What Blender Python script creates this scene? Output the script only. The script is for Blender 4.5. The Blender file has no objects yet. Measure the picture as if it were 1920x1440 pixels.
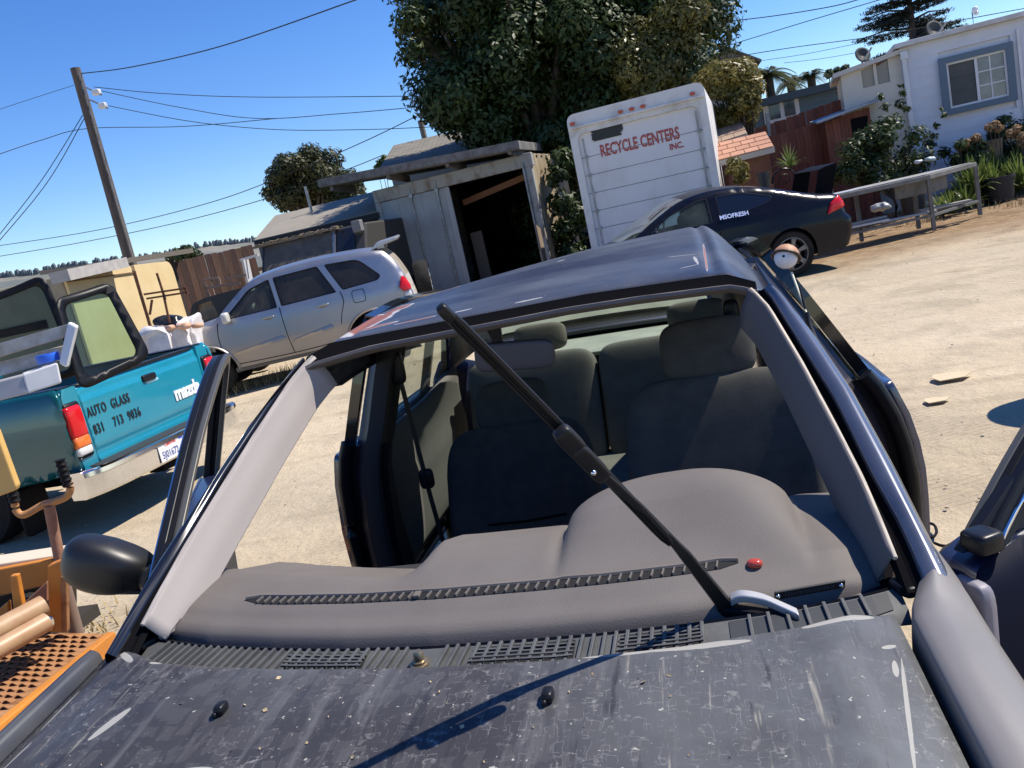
import bpy, bmesh, math, random
from math import sin, cos, pi, sqrt, radians as R
from mathutils import Vector, Matrix, geometry
from mathutils import noise as mnoise
V3 = Vector
S = bpy.context.scene
COL = S.collection
rnd = random.Random(7)

# ------------------------------------------------------------------ camera
FPX, ROLL, PITCH, YAW = 1555.0, R(12.5), R(10.9), R(12.3)
CAM = V3((.395, -1.285, 1.58))
def cam_axes(roll):
    fw = V3((-sin(YAW)*cos(PITCH), cos(YAW)*cos(PITCH), -sin(PITCH)))
    r0 = V3((cos(YAW), sin(YAW), 0)); u0 = r0.cross(fw)
    return fw, cos(roll)*r0 - sin(roll)*u0, sin(roll)*r0 + cos(roll)*u0
FW, CR, CU = cam_axes(ROLL)
def axes_matrix(fw, r, u):
    return Matrix((r, u, -fw)).transposed()
cd = bpy.data.cameras.new('camera'); co = bpy.data.objects.new('camera', cd); COL.objects.link(co)
cd.sensor_width = 36; cd.lens = FPX/1920*36; cd.clip_start = .05; cd.clip_end = 6000
co.matrix_world = Matrix.Translation(CAM) @ axes_matrix(FW, CR, CU).to_4x4()
S.camera = co
# ------------------------------------------------------------------ light
SUN_AZ, SUN_EL = R(66), R(53)            # clockwise from +Y
w = bpy.data.worlds.new('World'); S.world = w; w.use_nodes = True
nt = w.node_tree; bg = nt.nodes['Background']
sky = nt.nodes.new('ShaderNodeTexSky'); sky.sky_type = 'NISHITA'; sky.sun_disc = False
sky.sun_elevation = SUN_EL; sky.sun_rotation = SUN_AZ; sky.altitude = 50
sky.air_density = 1.0; sky.dust_density = 0.0; sky.ozone_density = 6
hs = nt.nodes.new('ShaderNodeHueSaturation'); hs.inputs['Saturation'].default_value = 1.22; hs.inputs['Hue'].default_value = .512
nt.links.new(sky.outputs[0], hs.inputs['Color']); nt.links.new(hs.outputs[0], bg.inputs[0]); bg.inputs[1].default_value = .115
sd = bpy.data.lights.new('sun', 'SUN'); so = bpy.data.objects.new('sun', sd); COL.objects.link(so)
sd.energy = 4.6; sd.angle = R(.5); sd.color = (1, .93, .82)
sdir = V3((sin(SUN_AZ)*cos(SUN_EL), cos(SUN_AZ)*cos(SUN_EL), sin(SUN_EL)))
so.rotation_euler = sdir.to_track_quat('Z', 'Y').to_euler(); so.location = (0, 0, 30)
S.view_settings.view_transform = 'Standard'; S.view_settings.look = 'None'
S.view_settings.exposure = .6; S.view_settings.gamma = 1
S.view_settings.use_curve_mapping = False
S.cycles.max_bounces = 8; S.cycles.transparent_max_bounces = 12
S.cycles.caustics_reflective = False; S.cycles.caustics_refractive = False

# ------------------------------------------------------------------ helpers
FWH = V3((-sin(YAW), cos(YAW), 0)); RTH = V3((cos(YAW), sin(YAW), 0))
def ray(px, py): return (FW*FPX + CR*(px-960) - CU*(py-720))
def at(px, py, depth):
    """world point of an image pixel at a chosen forward depth (metres)"""
    d = ray(px, py); return CAM + d*(depth/d.dot(FWH))
def sst(t): t = max(0, min(1, t)); return t*t*(3-2*t)
def lerp(a, b, t): return a+(b-a)*t
def interp(tab, x):
    if x <= tab[0][0]: return tab[0][1]
    for (x0, y0), (x1, y1) in zip(tab, tab[1:]):
        if x <= x1: return y0+(y1-y0)*(x-x0)/(x1-x0)
    return tab[-1][1]
def catmull(p, n=6):
    out = []
    for i in range(len(p)-1):
        a, b, c, d = p[max(0, i-1)], p[i], p[i+1], p[min(len(p)-1, i+2)]
        for k in range(n):
            t = k/n
            out.append(tuple(.5*(2*b[j]+(c[j]-a[j])*t+(2*a[j]-5*b[j]+4*c[j]-d[j])*t*t+(3*b[j]-a[j]-3*c[j]+d[j])*t**3) for j in range(len(b))))
    out.append(tuple(p[-1])); return out
def fillet(poly, r, n=5):
    out = []; m = len(poly)
    for i in range(m):
        p = Vector(poly[i][:2]); ri = poly[i][2] if len(poly[i]) > 2 else r
        a = Vector(poly[i-1][:2])-p; b = Vector(poly[(i+1) % m][:2])-p
        ri = min(ri, a.length*.45, b.length*.45)
        if ri < 1e-4: out.append(tuple(p)); continue
        q0 = p+a.normalized()*ri; q1 = p+b.normalized()*ri
        for k in range(n+1):
            t = k/n; out.append(tuple(q0*(1-t)**2+p*2*t*(1-t)+q1*t*t))
    return out
class MB:
    def __init__(s): s.v = []; s.f = []
    def add(s, vs, fs):
        o = len(s.v); s.v += [tuple(v) for v in vs]; s.f += [tuple(i+o for i in f) for f in fs]; return s
    def box(s, c, sz, rot=None, taper=1):
        x, y, z = [q/2 for q in sz]; c = V3(c)
        vs = [V3((a*x*(taper if k > 0 else 1), b*y*(taper if k > 0 else 1), k*z)) for k in (-1, 1) for b in (-1, 1) for a in (-1, 1)]
        if rot is not None: vs = [rot @ v for v in vs]
        return s.add([v+c for v in vs], [(0, 2, 3, 1), (4, 5, 7, 6), (0, 1, 5, 4), (2, 6, 7, 3), (0, 4, 6, 2), (1, 3, 7, 5)])
    def span(s, lo, hi):
        return s.box([(a+b)/2 for a, b in zip(lo, hi)], [abs(b-a) for a, b in zip(lo, hi)])
    def bar(s, p, q, wd, ht, up=(0, 0, 1)):
        p, q = V3(p), V3(q); d = (q-p).normalized(); up = V3(up)
        sx = d.cross(up)
        if sx.length < 1e-4: sx = d.cross(V3((1, 0, 0)))
        sx.normalize(); uz = sx.cross(d)
        vs = [b+sx*(i*wd/2)+uz*(j*ht/2) for b in (p, q) for i, j in ((-1, -1), (1, -1), (1, 1), (-1, 1))]
        return s.add(vs, [(0, 1, 2, 3), (7, 6, 5, 4), (0, 4, 5, 1), (1, 5, 6, 2), (2, 6, 7, 3), (3, 7, 4, 0)])
    def loft(s, rings, closed=True, cap=True):
        n = len(rings[0]); o = len(s.v)
        for r in rings: s.v += [tuple(p) for p in r]
        for i in range(len(rings)-1):
            for j in range(n if closed else n-1):
                a = o+i*n+j; b = o+i*n+(j+1) % n
                s.f.append((a, b, b+n, a+n))
        if cap and closed:
            s.f.append(tuple(o+j for j in range(n-1, -1, -1))); s.f.append(tuple(o+(len(rings)-1)*n+j for j in range(n)))
        return s
    def tube(s, pts, r, n=8, cap=True):
        pts = [V3(p) for p in pts]; rs = r if isinstance(r, (list, tuple)) else [r]*len(pts)
        up = V3((0, 0, 1)); rings = []
        for i, p in enumerate(pts):
            d = (pts[min(i+1, len(pts)-1)]-pts[max(i-1, 0)]).normalized()
            sx = d.cross(up)
            if sx.length < .05: sx = d.cross(V3((1, 0, 0)))
            sx.normalize(); uz = sx.cross(d)
            rings.append([p+(sx*cos(2*pi*k/n)+uz*sin(2*pi*k/n))*rs[i] for k in range(n)])
        return s.loft(rings, True, cap)
    def lathe(s, prof, c=(0, 0, 0), axis='z', n=24, cap=True):
        c = V3(c); rings = []
        for r, h in prof:
            ring = []
            for k in range(n):
                a = 2*pi*k/n
                p = (r*cos(a), r*sin(a), h)
                if axis == 'y': p = (r*cos(a), h, -r*sin(a))
                if axis == 'x': p = (h, r*cos(a), r*sin(a))
                ring.append(c+V3(p))
            rings.append(ring)
        return s.loft(rings, True, cap)
    def prism(s, pts, vec):
        pts = [V3(p) for p in pts]; vec = V3(vec); n = len(pts)
        return s.add(pts+[p+vec for p in pts], [tuple(range(n-1, -1, -1)), tuple(range(n, 2*n))]+[(i, (i+1) % n, n+(i+1) % n, n+i) for i in range(n)])
    def grid(s, fn, nu, nv, keep=None):
        o = len(s.v)
        for i in range(nu+1):
            for j in range(nv+1): s.v.append(tuple(fn(i/nu, j/nv)))
        for i in range(nu):
            for j in range(nv):
                if keep and not keep((i+.5)/nu, (j+.5)/nv): continue
                a = o+i*(nv+1)+j; s.f.append((a, a+nv+1, a+nv+2, a+1))
        return s
    def sq(s, c, sz, e=.45, rot=None, nu=20, nv=12, warp=None):
        """soft box (superquadric)"""
        c = V3(c); f = lambda t, p: math.copysign(abs(t)**p, t)
        def fn(u, v):
            a = 2*pi*u; b = -pi/2+pi*v
            p = V3((f(cos(b), e)*f(cos(a), e)*sz[0]/2, f(cos(b), e)*f(sin(a), e)*sz[1]/2, f(sin(b), e)*sz[2]/2))
            if warp: p = warp(p)
            return (rot @ p if rot is not None else p)+c
        return s.grid(fn, nu, nv)
    def cdt(s, poly, holes, sp, fn):
        def inside(p, pl):
            c = False; j = len(pl)-1
            for i in range(len(pl)):
                a, b = pl[i], pl[j]
                if (a[1] > p[1]) != (b[1] > p[1]) and p[0] < (b[0]-a[0])*(p[1]-a[1])/(b[1]-a[1])+a[0]: c = not c
                j = i
            return c
        pts = []; eds = []
        for loop in [poly]+list(holes):
            o = len(pts); loc = []
            for i in range(len(loop)):
                a = Vector(loop[i][:2]); b = Vector(loop[(i+1) % len(loop)][:2]); m = max(1, int((b-a).length/sp))
                for k in range(m): loc.append(a.lerp(b, k/m))
            pts += loc; eds += [(o+i, o+(i+1) % len(loc)) for i in range(len(loc))]
        x0 = min(p[0] for p in poly); x1 = max(p[0] for p in poly); y0 = min(p[1] for p in poly); y1 = max(p[1] for p in poly)
        y = y0+sp*.5; row = 0
        while y < y1:
            x = x0+sp*(.5 if row % 2 else 1)
            while x < x1:
                if inside((x, y), poly) and not any(inside((x, y), h) for h in holes): pts.append(Vector((x, y)))
                x += sp
            y += sp*.87; row += 1
        v, e, f, *_ = geometry.delaunay_2d_cdt(pts, eds, [], 0, 1e-5)
        fs = []
        for t in f:
            c = (v[t[0]]+v[t[1]]+v[t[2]])/3
            if inside(c, poly) and not any(inside(c, h) for h in holes): fs.append(tuple(t))
        return s.add([fn(p[0], p[1]) for p in v], fs)
def obj(name, mb, mat, parent=None, smooth=None, solid=0, bevel=0, sub=0, off=-1, weld=False):
    me = bpy.data.meshes.new(name); me.from_pydata(mb.v, [], mb.f); me.update()
    if mat: me.materials.append(mat)
    if weld:
        bm = bmesh.new(); bm.from_mesh(me); bmesh.ops.remove_doubles(bm, verts=bm.verts, dist=1e-4)
        bmesh.ops.recalc_face_normals(bm, faces=bm.faces); bm.to_mesh(me); bm.free()
    if smooth is not None:
        me.polygons.foreach_set('use_smooth', [True]*len(me.polygons)); me.set_sharp_from_angle(angle=R(smooth))
    o = bpy.data.objects.new(name, me); COL.objects.link(o)
    if parent: o.parent = parent
    if solid: m = o.modifiers.new('s', 'SOLIDIFY'); m.thickness = solid; m.offset = off
    if bevel: m = o.modifiers.new('b', 'BEVEL'); m.width = bevel; m.segments = 2; m.limit_method = 'ANGLE'
    if sub: m = o.modifiers.new('u', 'SUBSURF'); m.levels = sub; m.render_levels = sub
    return o
def thing(name, label, cat, loc=(0, 0, 0), rz=0, group=None, mat=None):
    o = bpy.data.objects.new(name, None); COL.objects.link(o); o.empty_display_size = .2
    if mat is not None: o.matrix_world = mat
    else: o.location = loc; o.rotation_euler = (0, 0, rz)
    return tag(o, label, cat, group)
def tag(o, label, cat, group=None, kind=None):
    if label: o['label'] = label
    if cat: o['category'] = cat
    if group: o['group'] = group
    if kind: o['kind'] = kind
    return o
def struct(o): o['kind'] = 'structure'; return o
def stuff(o): o['kind'] = 'stuff'; return o
def inst(src, name, parent, M=None, loc=None):
    o = src.copy(); COL.objects.link(o); o.parent = parent; o.name = name
    if M is not None: o.matrix_basis = M
    if loc is not None: o.location = loc
    return o
_font = None
def text(name, body, size, mat, parent, M, sx=1, bold=0, ext=.002, align='LEFT', space=1.0):
    cu = bpy.data.curves.new(name, 'FONT'); cu.body = body; cu.size = size; cu.extrude = ext; cu.offset = bold
    cu.align_x = align; cu.space_character = space; cu.resolution_u = 3
    t = bpy.data.objects.new(name, cu); COL.objects.link(t)
    dg = bpy.context.evaluated_depsgraph_get(); me = bpy.data.meshes.new_from_object(t.evaluated_get(dg))
    bpy.data.objects.remove(t); me.materials.clear(); me.materials.append(mat)
    me.transform(Matrix.Diagonal((sx, 1, 1, 1)))
    o = bpy.data.objects.new(name, me); COL.objects.link(o); o.parent = parent; o.matrix_basis = M; return o

# ------------------------------------------------------------------ materials
def nd(t, typ, **kw):
    n = t.nodes.new('ShaderNode'+typ)
    for k, v in kw.items(): setattr(n, k, v)
    return n
def M(name, col, rough=.6, metal=0, var=None, vs=4, vdet=6, bump=0, bs=40, coat=0, spec=.5, rvar=0, lo=.35, hi=.65, stretch=(1, 1, 1), emit=0, trans=0, crough=.05):
    m = bpy.data.materials.new(name); m.use_nodes = True; t = m.node_tree; b = t.nodes['Principled BSDF']
    b.inputs['Base Color'].default_value = (*col, 1); b.inputs['Roughness'].default_value = rough
    b.inputs['Metallic'].default_value = metal; b.inputs['Coat Weight'].default_value = coat; b.inputs['Coat Roughness'].default_value = crough
    b.inputs['Specular IOR Level'].default_value = spec
    if var or bump or rvar:
        tc = nd(t, 'TexCoord'); mp = nd(t, 'Mapping'); mp.inputs['Scale'].default_value = stretch
        t.links.new(tc.outputs['Object'], mp.inputs[0])
        n = nd(t, 'TexNoise'); n.inputs['Scale'].default_value = vs; n.inputs['Detail'].default_value = vdet; n.inputs['Roughness'].default_value = .62
        t.links.new(mp.outputs[0], n.inputs['Vector'])
    if var:
        r = nd(t, 'ValToRGB'); r.color_ramp.elements[0].position = lo; r.color_ramp.elements[1].position = hi
        r.color_ramp.elements[0].color = (*col, 1); r.color_ramp.elements[1].color = (*var, 1)
        t.links.new(n.outputs[0], r.inputs[0]); t.links.new(r.outputs[0], b.inputs['Base Color'])
    if rvar:
        mr = nd(t, 'MapRange'); mr.inputs[1].default_value = lo; mr.inputs[2].default_value = hi
        mr.inputs[3].default_value = rough; mr.inputs[4].default_value = rough+rvar
        t.links.new(n.outputs[0], mr.inputs[0]); t.links.new(mr.outputs[0], b.inputs['Roughness'])
    if bump:
        n2 = nd(t, 'TexNoise'); n2.inputs['Scale'].default_value = bs; n2.inputs['Detail'].default_value = 5
        t.links.new(mp.outputs[0], n2.inputs['Vector'])
        bu = nd(t, 'Bump'); bu.inputs['Strength'].default_value = bump; bu.inputs['Distance'].default_value = .01
        t.links.new(n2.outputs[0], bu.inputs['Height']); t.links.new(bu.outputs[0], b.inputs['Normal'])
    return m
def glass(name, tint=(.8, .88, .85), refl=1.5, rough=.02, dirt=0, dcol=(.4, .36, .3)):
    m = bpy.data.materials.new(name); m.use_nodes = True; t = m.node_tree; t.nodes.clear()
    out = nd(t, 'OutputMaterial'); tr = nd(t, 'BsdfTransparent'); tr.inputs[0].default_value = (*tint, 1)
    gl = nd(t, 'BsdfGlossy'); gl.inputs['Roughness'].default_value = rough
    fr = nd(t, 'Fresnel'); fr.inputs['IOR'].default_value = refl
    mx = nd(t, 'MixShader'); t.links.new(fr.outputs[0], mx.inputs[0]); t.links.new(tr.outputs[0], mx.inputs[1]); t.links.new(gl.outputs[0], mx.inputs[2])
    last = mx.outputs[0]
    if dirt:
        df = nd(t, 'BsdfDiffuse'); df.inputs[0].default_value = (*dcol, 1); m2 = nd(t, 'MixShader')
        tc = nd(t, 'TexCoord'); n = nd(t, 'TexNoise'); n.inputs['Scale'].default_value = 3; n.inputs['Detail'].default_value = 6
        mr = nd(t, 'MapRange'); mr.inputs[1].default_value = .3; mr.inputs[2].default_value = .75; mr.inputs[3].default_value = dirt*.4; mr.inputs[4].default_value = dirt*1.4
        t.links.new(tc.outputs['Object'], n.inputs['Vector']); t.links.new(n.outputs[0], mr.inputs[0]); t.links.new(mr.outputs[0], m2.inputs[0])
        t.links.new(last, m2.inputs[1]); t.links.new(df.outputs[0], m2.inputs[2]); last = m2.outputs[0]
    t.links.new(last, out.inputs[0]); return m
def leafmat(name, c1, c2, rough=.45, trans=.25):
    m = bpy.data.materials.new(name); m.use_nodes = True; t = m.node_tree; b = t.nodes['Principled BSDF']; out = t.nodes['Material Output']
    a = nd(t, 'Attribute'); a.attribute_name = 'tint'
    mx = nd(t, 'Mix', data_type='RGBA'); mx.inputs[6].default_value = (*c1, 1); mx.inputs[7].default_value = (*c2, 1)
    t.links.new(a.outputs['Fac'], mx.inputs[0]); t.links.new(mx.outputs[2], b.inputs['Base Color']); b.inputs['Roughness'].default_value = rough; b.inputs['Specular IOR Level'].default_value = .3
    tl = nd(t, 'BsdfTranslucent'); t.links.new(mx.outputs[2], tl.inputs[0]); ms = nd(t, 'MixShader'); ms.inputs[0].default_value = trans
    t.links.new(b.outputs[0], ms.inputs[1]); t.links.new(tl.outputs[0], ms.inputs[2]); t.links.new(ms.outputs[0], out.inputs[0]); return m
def blotches(m, spots, core=(.55, .56, .6), edge=None, rough=.5, warp=.35, wscale=18, axis='xy'):
    """worn patches of a shape of their own: ellipses with ragged edges laid over a material"""
    t = m.node_tree; b = t.nodes['Principled BSDF']; tc = nd(t, 'TexCoord')
    nz = nd(t, 'TexNoise'); nz.inputs['Scale'].default_value = wscale; nz.inputs['Detail'].default_value = 5
    t.links.new(tc.outputs['Object'], nz.inputs['Vector'])
    tot = None
    for (cx, cy, a, bb, ang) in spots:
        mp = nd(t, 'Mapping', vector_type='TEXTURE'); mp.inputs[1].default_value = (cx, cy, 0); mp.inputs[2].default_value = (0, 0, R(ang)); mp.inputs[3].default_value = (a, bb, 1e5)
        t.links.new(tc.outputs['Object'], mp.inputs[0])
        ln = nd(t, 'VectorMath', operation='LENGTH'); t.links.new(mp.outputs[0], ln.inputs[0])
        if tot is None: tot = ln.outputs['Value']
        else:
            mn = nd(t, 'Math', operation='MINIMUM'); t.links.new(tot, mn.inputs[0]); t.links.new(ln.outputs['Value'], mn.inputs[1]); tot = mn.outputs[0]
    ad = nd(t, 'Math', operation='MULTIPLY_ADD'); t.links.new(nz.outputs[0], ad.inputs[0]); ad.inputs[1].default_value = warp*2; t.links.new(tot, ad.inputs[2])
    rp = nd(t, 'ValToRGB'); rp.color_ramp.interpolation = 'LINEAR'
    e = rp.color_ramp.elements; e[0].position = .0; e[0].color = (1, 1, 1, 1); e[1].position = .5; e[1].color = (0, 0, 0, 1)
    hf = nd(t, 'Math', operation='MULTIPLY'); hf.inputs[1].default_value = .5; t.links.new(ad.outputs[0], hf.inputs[0])
    lim = (1+warp)/2
    e[0].position = lim-.03; e[1].position = lim
    t.links.new(hf.outputs[0], rp.inputs[0])
    colsrc = b.inputs['Base Color'].links[0].from_socket if b.inputs['Base Color'].links else None
    def over(fac, c):
        nonlocal colsrc
        mx = nd(t, 'Mix', data_type='RGBA'); t.links.new(fac, mx.inputs[0])
        if colsrc: t.links.new(colsrc, mx.inputs[6])
        else: mx.inputs[6].default_value = b.inputs['Base Color'].default_value
        if isinstance(c, tuple): mx.inputs[7].default_value = (*c, 1)
        else: t.links.new(c, mx.inputs[7])
        colsrc = mx.outputs[2]
    if edge:
        rp2 = nd(t, 'ValToRGB'); e2 = rp2.color_ramp.elements; e2[0].position = lim+.07; e2[0].color = (1, 1, 1, 1); e2[1].position = lim+.10; e2[1].color = (0, 0, 0, 1)
        t.links.new(hf.outputs[0], rp2.inputs[0]); over(rp2.outputs[0], edge)
    over(rp.outputs[0], core); t.links.new(colsrc, b.inputs['Base Color'])
    mr = nd(t, 'Mix', data_type='FLOAT'); t.links.new(rp.outputs[0], mr.inputs[0])
    if b.inputs['Roughness'].links: t.links.new(b.inputs['Roughness'].links[0].from_socket, mr.inputs[2])
    else: mr.inputs[2].default_value = b.inputs['Roughness'].default_value
    mr.inputs[3].default_value = rough; t.links.new(mr.outputs[0], b.inputs['Roughness'])
    mc = nd(t, 'Math', operation='MULTIPLY_ADD'); t.links.new(rp.outputs[0], mc.inputs[0]); cw = b.inputs['Coat Weight'].default_value; mc.inputs[1].default_value = -cw; mc.inputs[2].default_value = cw
    t.links.new(mc.outputs[0], b.inputs['Coat Weight'])
    return m

black = M('black_rubber', (.009, .009, .011), .55, spec=.12)
chan = M('urethane_black', (.007, .007, .008), .6, spec=0)
satin = M('satin_black', (.009, .010, .013), .36, spec=.25)
gloss = M('gloss_black', (.008, .008, .01), .12, coat=.6)
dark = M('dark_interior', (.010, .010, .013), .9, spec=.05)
chrome = M('chrome', (.75, .76, .78), .12, 1)
steel = M('galvanised_steel', (.36, .37, .38), .42, .7, var=(.22, .22, .21), vs=9)
tyre = M('tyre_rubber', (.012, .012, .012), .85, spec=.15, var=(.028, .026, .024), vs=5)
alloy = ALLOY = M('alloy_wheel', (.5, .51, .53), .3, .9); alloyd = M('alloy_dark', (.16, .16, .165), .4, .8)
redl = M('red_lens', (.55, .010, .015), .18, coat=.2, spec=.3)
ambl = M('amber_lens', (.75, .16, .02), .15, coat=.5)
clrl = M('clear_lens', (.6, .6, .6), .12, coat=.5)
whitep = M('white_paint', (.72, .73, .74), .45, var=(.6, .61, .6), vs=3)
wood_g = M('weathered_wood', (.22, .2, .18), .85, var=(.12, .11, .1), vs=6, stretch=(1, 1, 6), bump=.3)
rust = M('rust', (.2, .075, .03), .85, var=(.09, .04, .025), vs=14, bump=.3)

# ------------------------------------------------------------------ ground
def zg(x, y): return 0.0
gm = bpy.data.materials.new('dry_dirt'); gm.use_nodes = True; t = gm.node_tree; b = t.nodes['Principled BSDF']; b.inputs['Roughness'].default_value = .95; b.inputs['Specular IOR Level'].default_value = .1
tc = nd(t, 'TexCoord')
def noise(scale, det=6, vec=None, rough=.6, st=None):
    n = nd(t, 'TexNoise'); n.inputs['Scale'].default_value = scale; n.inputs['Detail'].default_value = det; n.inputs['Roughness'].default_value = rough
    if st:
        mp = nd(t, 'Mapping'); mp.inputs[3].default_value = st; mp.inputs[2].default_value = (0, 0, R(-18)); t.links.new(tc.outputs['Object'], mp.inputs[0]); t.links.new(mp.outputs[0], n.inputs['Vector'])
    else: t.links.new(tc.outputs['Object'], n.inputs['Vector'])
    return n.outputs[0]
def ramp(src, p0, c0, p1, c1):
    r = nd(t, 'ValToRGB'); e = r.color_ramp.elements; e[0].position = p0; e[0].color = (*c0, 1); e[1].position = p1; e[1].color = (*c1, 1); t.links.new(src, r.inputs[0]); return r.outputs[0]
def mixc(fac, a, bcol, mode='MIX'):
    m = nd(t, 'Mix', data_type='RGBA', blend_type=mode)
    if isinstance(fac, float): m.inputs[0].default_value = fac
    else: t.links.new(fac, m.inputs[0])
    for i, q in ((6, a), (7, bcol)):
        if isinstance(q, tuple): m.inputs[i].default_value = (*q, 1)
        else: t.links.new(q, m.inputs[i])
    return m.outputs[2]
base = ramp(noise(.55, 7), .35, (.475, .385, .262), .66, (.56, .465, .335))
base = mixc(ramp(noise(1.6, 6, st=(.35, 2.2, 1)), .55, (0, 0, 0), .72, (.75, .75, .75)), base, (.34, .275, .19))
base = mixc(ramp(noise(.22, 5, st=(.5, 1.6, 1)), .45, (0, 0, 0), .62, (.6, .6, .6)), base, (.40, .34, .245))
base = mixc(ramp(noise(28, 4), .62, (0, 0, 0), .74, (.6, .6, .6)), base, (.22, .18, .13))
base = mixc(ramp(noise(70, 3), .66, (0, 0, 0), .72, (.5, .5, .5)), base, (.5, .45, .37))
# browner loose soil along the planting at the back right
sp = nd(t, 'SeparateXYZ'); t.links.new(tc.outputs['Object'], sp.inputs[0])
dp = nd(t, 'Math', operation='MULTIPLY_ADD'); t.links.new(sp.outputs[0], dp.inputs[0]); dp.inputs[1].default_value = -.22; t.links.new(sp.outputs[1], dp.inputs[2])
nz = nd(t, 'Math', operation='MULTIPLY_ADD'); t.links.new(noise(.8, 4), nz.inputs[0]); nz.inputs[1].default_value = 3.; t.links.new(dp.outputs[0], nz.inputs[2])
mr = nd(t, 'MapRange'); mr.inputs[1].default_value = 10.6; mr.inputs[2].default_value = 13.; t.links.new(nz.outputs[0], mr.inputs[0])
rx = nd(t, 'MapRange'); rx.inputs[1].default_value = .5; rx.inputs[2].default_value = 2.; t.links.new(sp.outputs[0], rx.inputs[0])
ml = nd(t, 'Math', operation='MULTIPLY'); t.links.new(mr.outputs[0], ml.inputs[0]); t.links.new(rx.outputs[0], ml.inputs[1])
base = mixc(ml.outputs[0], base, ramp(noise(6, 6), .35, (.2, .13, .075), .7, (.34, .24, .14)))
t.links.new(base, b.inputs['Base Color'])
wv = nd(t, 'TexWave', wave_type='BANDS'); wv.inputs['Scale'].default_value = 7; wv.inputs['Distortion'].default_value = 1.5; wv.inputs['Detail'].default_value = 2
mp = nd(t, 'Mapping'); mp.inputs[2].default_value = (0, 0, R(70)); t.links.new(tc.outputs['Object'], mp.inputs[0]); t.links.new(mp.outputs[0], wv.inputs['Vector'])
wm = nd(t, 'Math', operation='MULTIPLY'); t.links.new(wv.outputs['Fac'], wm.inputs[0]); t.links.new(ramp(noise(.9, 3), .50, (0, 0, 0), .60, (.6, .6, .6)), wm.inputs[1])
h = nd(t, 'Math', operation='ADD'); t.links.new(noise(9, 9, rough=.7), h.inputs[0]); t.links.new(wm.outputs[0], h.inputs[1])
bu = nd(t, 'Bump'); bu.inputs['Strength'].default_value = .75; bu.inputs['Distance'].default_value = .045; t.links.new(h.outputs[0], bu.inputs['Height']); t.links.new(bu.outputs[0], b.inputs['Normal'])
g = MB()
def gaxis(lo, hi, a, bb, st):
    xs = [lo]; 
    x = a
    pre = []; q = a; d = st
    while q > lo: pre.append(q); q -= d; d *= 1.35
    pre.append(lo); xs = pre[::-1]; q = a+st
    while q < bb: xs.append(q); q += st
    d = st
    while q < hi: xs.append(q); q += d; d *= 1.35
    xs.append(hi); return xs
gx = gaxis(-3000, 3000, -9, 9, .3); gy = gaxis(-60, 3000, -2, 17, .3)
for y in gy:
    for x in gx:
        n = mnoise.fractal(V3((x*.7, y*.7, 0)), 1, 2, 4)*.018+mnoise.noise(V3((x*2.3, y*2.3, 4)))*.008 if abs(x) < 12 and y < 20 else 0
        g.v.append((x, y, zg(x, y)+n-.02))
nx = len(gx)
for j in range(len(gy)-1):
    for i in range(nx-1): a = j*nx+i; g.f.append((a, a+1, a+nx+1, a+nx))
struct(obj('ground', g, gm, smooth=60))
def G(p): return V3((p.x, p.y, zg(p.x, p.y)))
# small stones and dirt crumbs on the lot
g = MB()
for k in range(420):
    d = 2.5+rnd.random()**1.6*12; px = rnd.uniform(-900, 1500)/1555*d
    p = CAM+FWH*d+RTH*px; s_ = rnd.uniform(.003, .010)*(1 if rnd.random() < .96 else 2)
    c = V3((p.x, p.y, zg(p.x, p.y)-.012+s_*.3))
    vs = [c+V3((cos(a)*s_*rnd.uniform(.7, 1.3), sin(a)*s_*rnd.uniform(.7, 1.3), zz*s_)) for zz in (-.5, .35) for a in (0, 1.3, 2.5, 3.8, 5.1)]+[c+V3((0, 0, s_*.7))]
    g.add(vs, [(i, (i+1) % 5, 5+(i+1) % 5, 5+i) for i in range(5)]+[(5+i, 5+(i+1) % 5, 10) for i in range(5)])
stuff(tag(obj('gravel', g, M('pebble', (.36, .30, .22), .9, var=(.5, .44, .34), vs=3), smooth=40), 'small stones and crumbs scattered over the sandy lot', 'gravel'))
for k, (px, py, s_, lab) in enumerate([(1785, 705, .15, 'larger flat cream cardboard scrap lying on the sand right of the car'), (1757, 750, .09, 'smaller cream cardboard scrap nearer the bottom right on the sand')]):
    d = ray(px, py); p = CAM+d*(-(CAM.z)/d.z)
    pts = [(p.x+cos(a)*s_*r_, p.y+sin(a)*s_*r_*.75, .0) for a, r_ in zip([.2, 1.1, 2.2, 3.0, 4.0, 5.2], [.9, .7, 1.0, .8, 1, .75])]
    tag(obj('cardboard_scrap', MB().prism(pts, (0, 0, .005)), M('cardboard', (.58, .47, .31), .9, var=(.5, .4, .26), vs=9)), lab, 'cardboard', 'cardboard scraps on the sand')
def gpt(px, py, z=0):
    d = ray(px, py); return CAM+d*((z-CAM.z)/d.z)
for lab, ps in [('curled black cable end lying on the sand by the driver door', [(1738, 1005), (1748, 1008), (1756, 998), (1752, 985), (1742, 982), (1735, 992)]), ('short straight black wire on the sand beside the driver door', [(1752, 1018), (1765, 1023), (1780, 1024)])]:
    pts = catmull([tuple(gpt(*q, z=.006)) for q in ps], 4)
    tag(obj('wire_scrap', MB().tube(pts, .006, 6), black, smooth=60), lab, 'wire')

# ================================================================== MAIN CAR (front of the frame)
fw, r_, u_ = cam_axes(R(10.5))
ROT = axes_matrix(FW, CR, CU) @ axes_matrix(fw, r_, u_).inverted()
CARM = Matrix.Translation(CAM) @ ROT.to_4x4() @ Matrix.Translation(-CAM)
car = thing('sedan_car', 'faded dark blue sedan without windshield, filling the foreground, wiper raised', 'car', mat=CARM)

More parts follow.
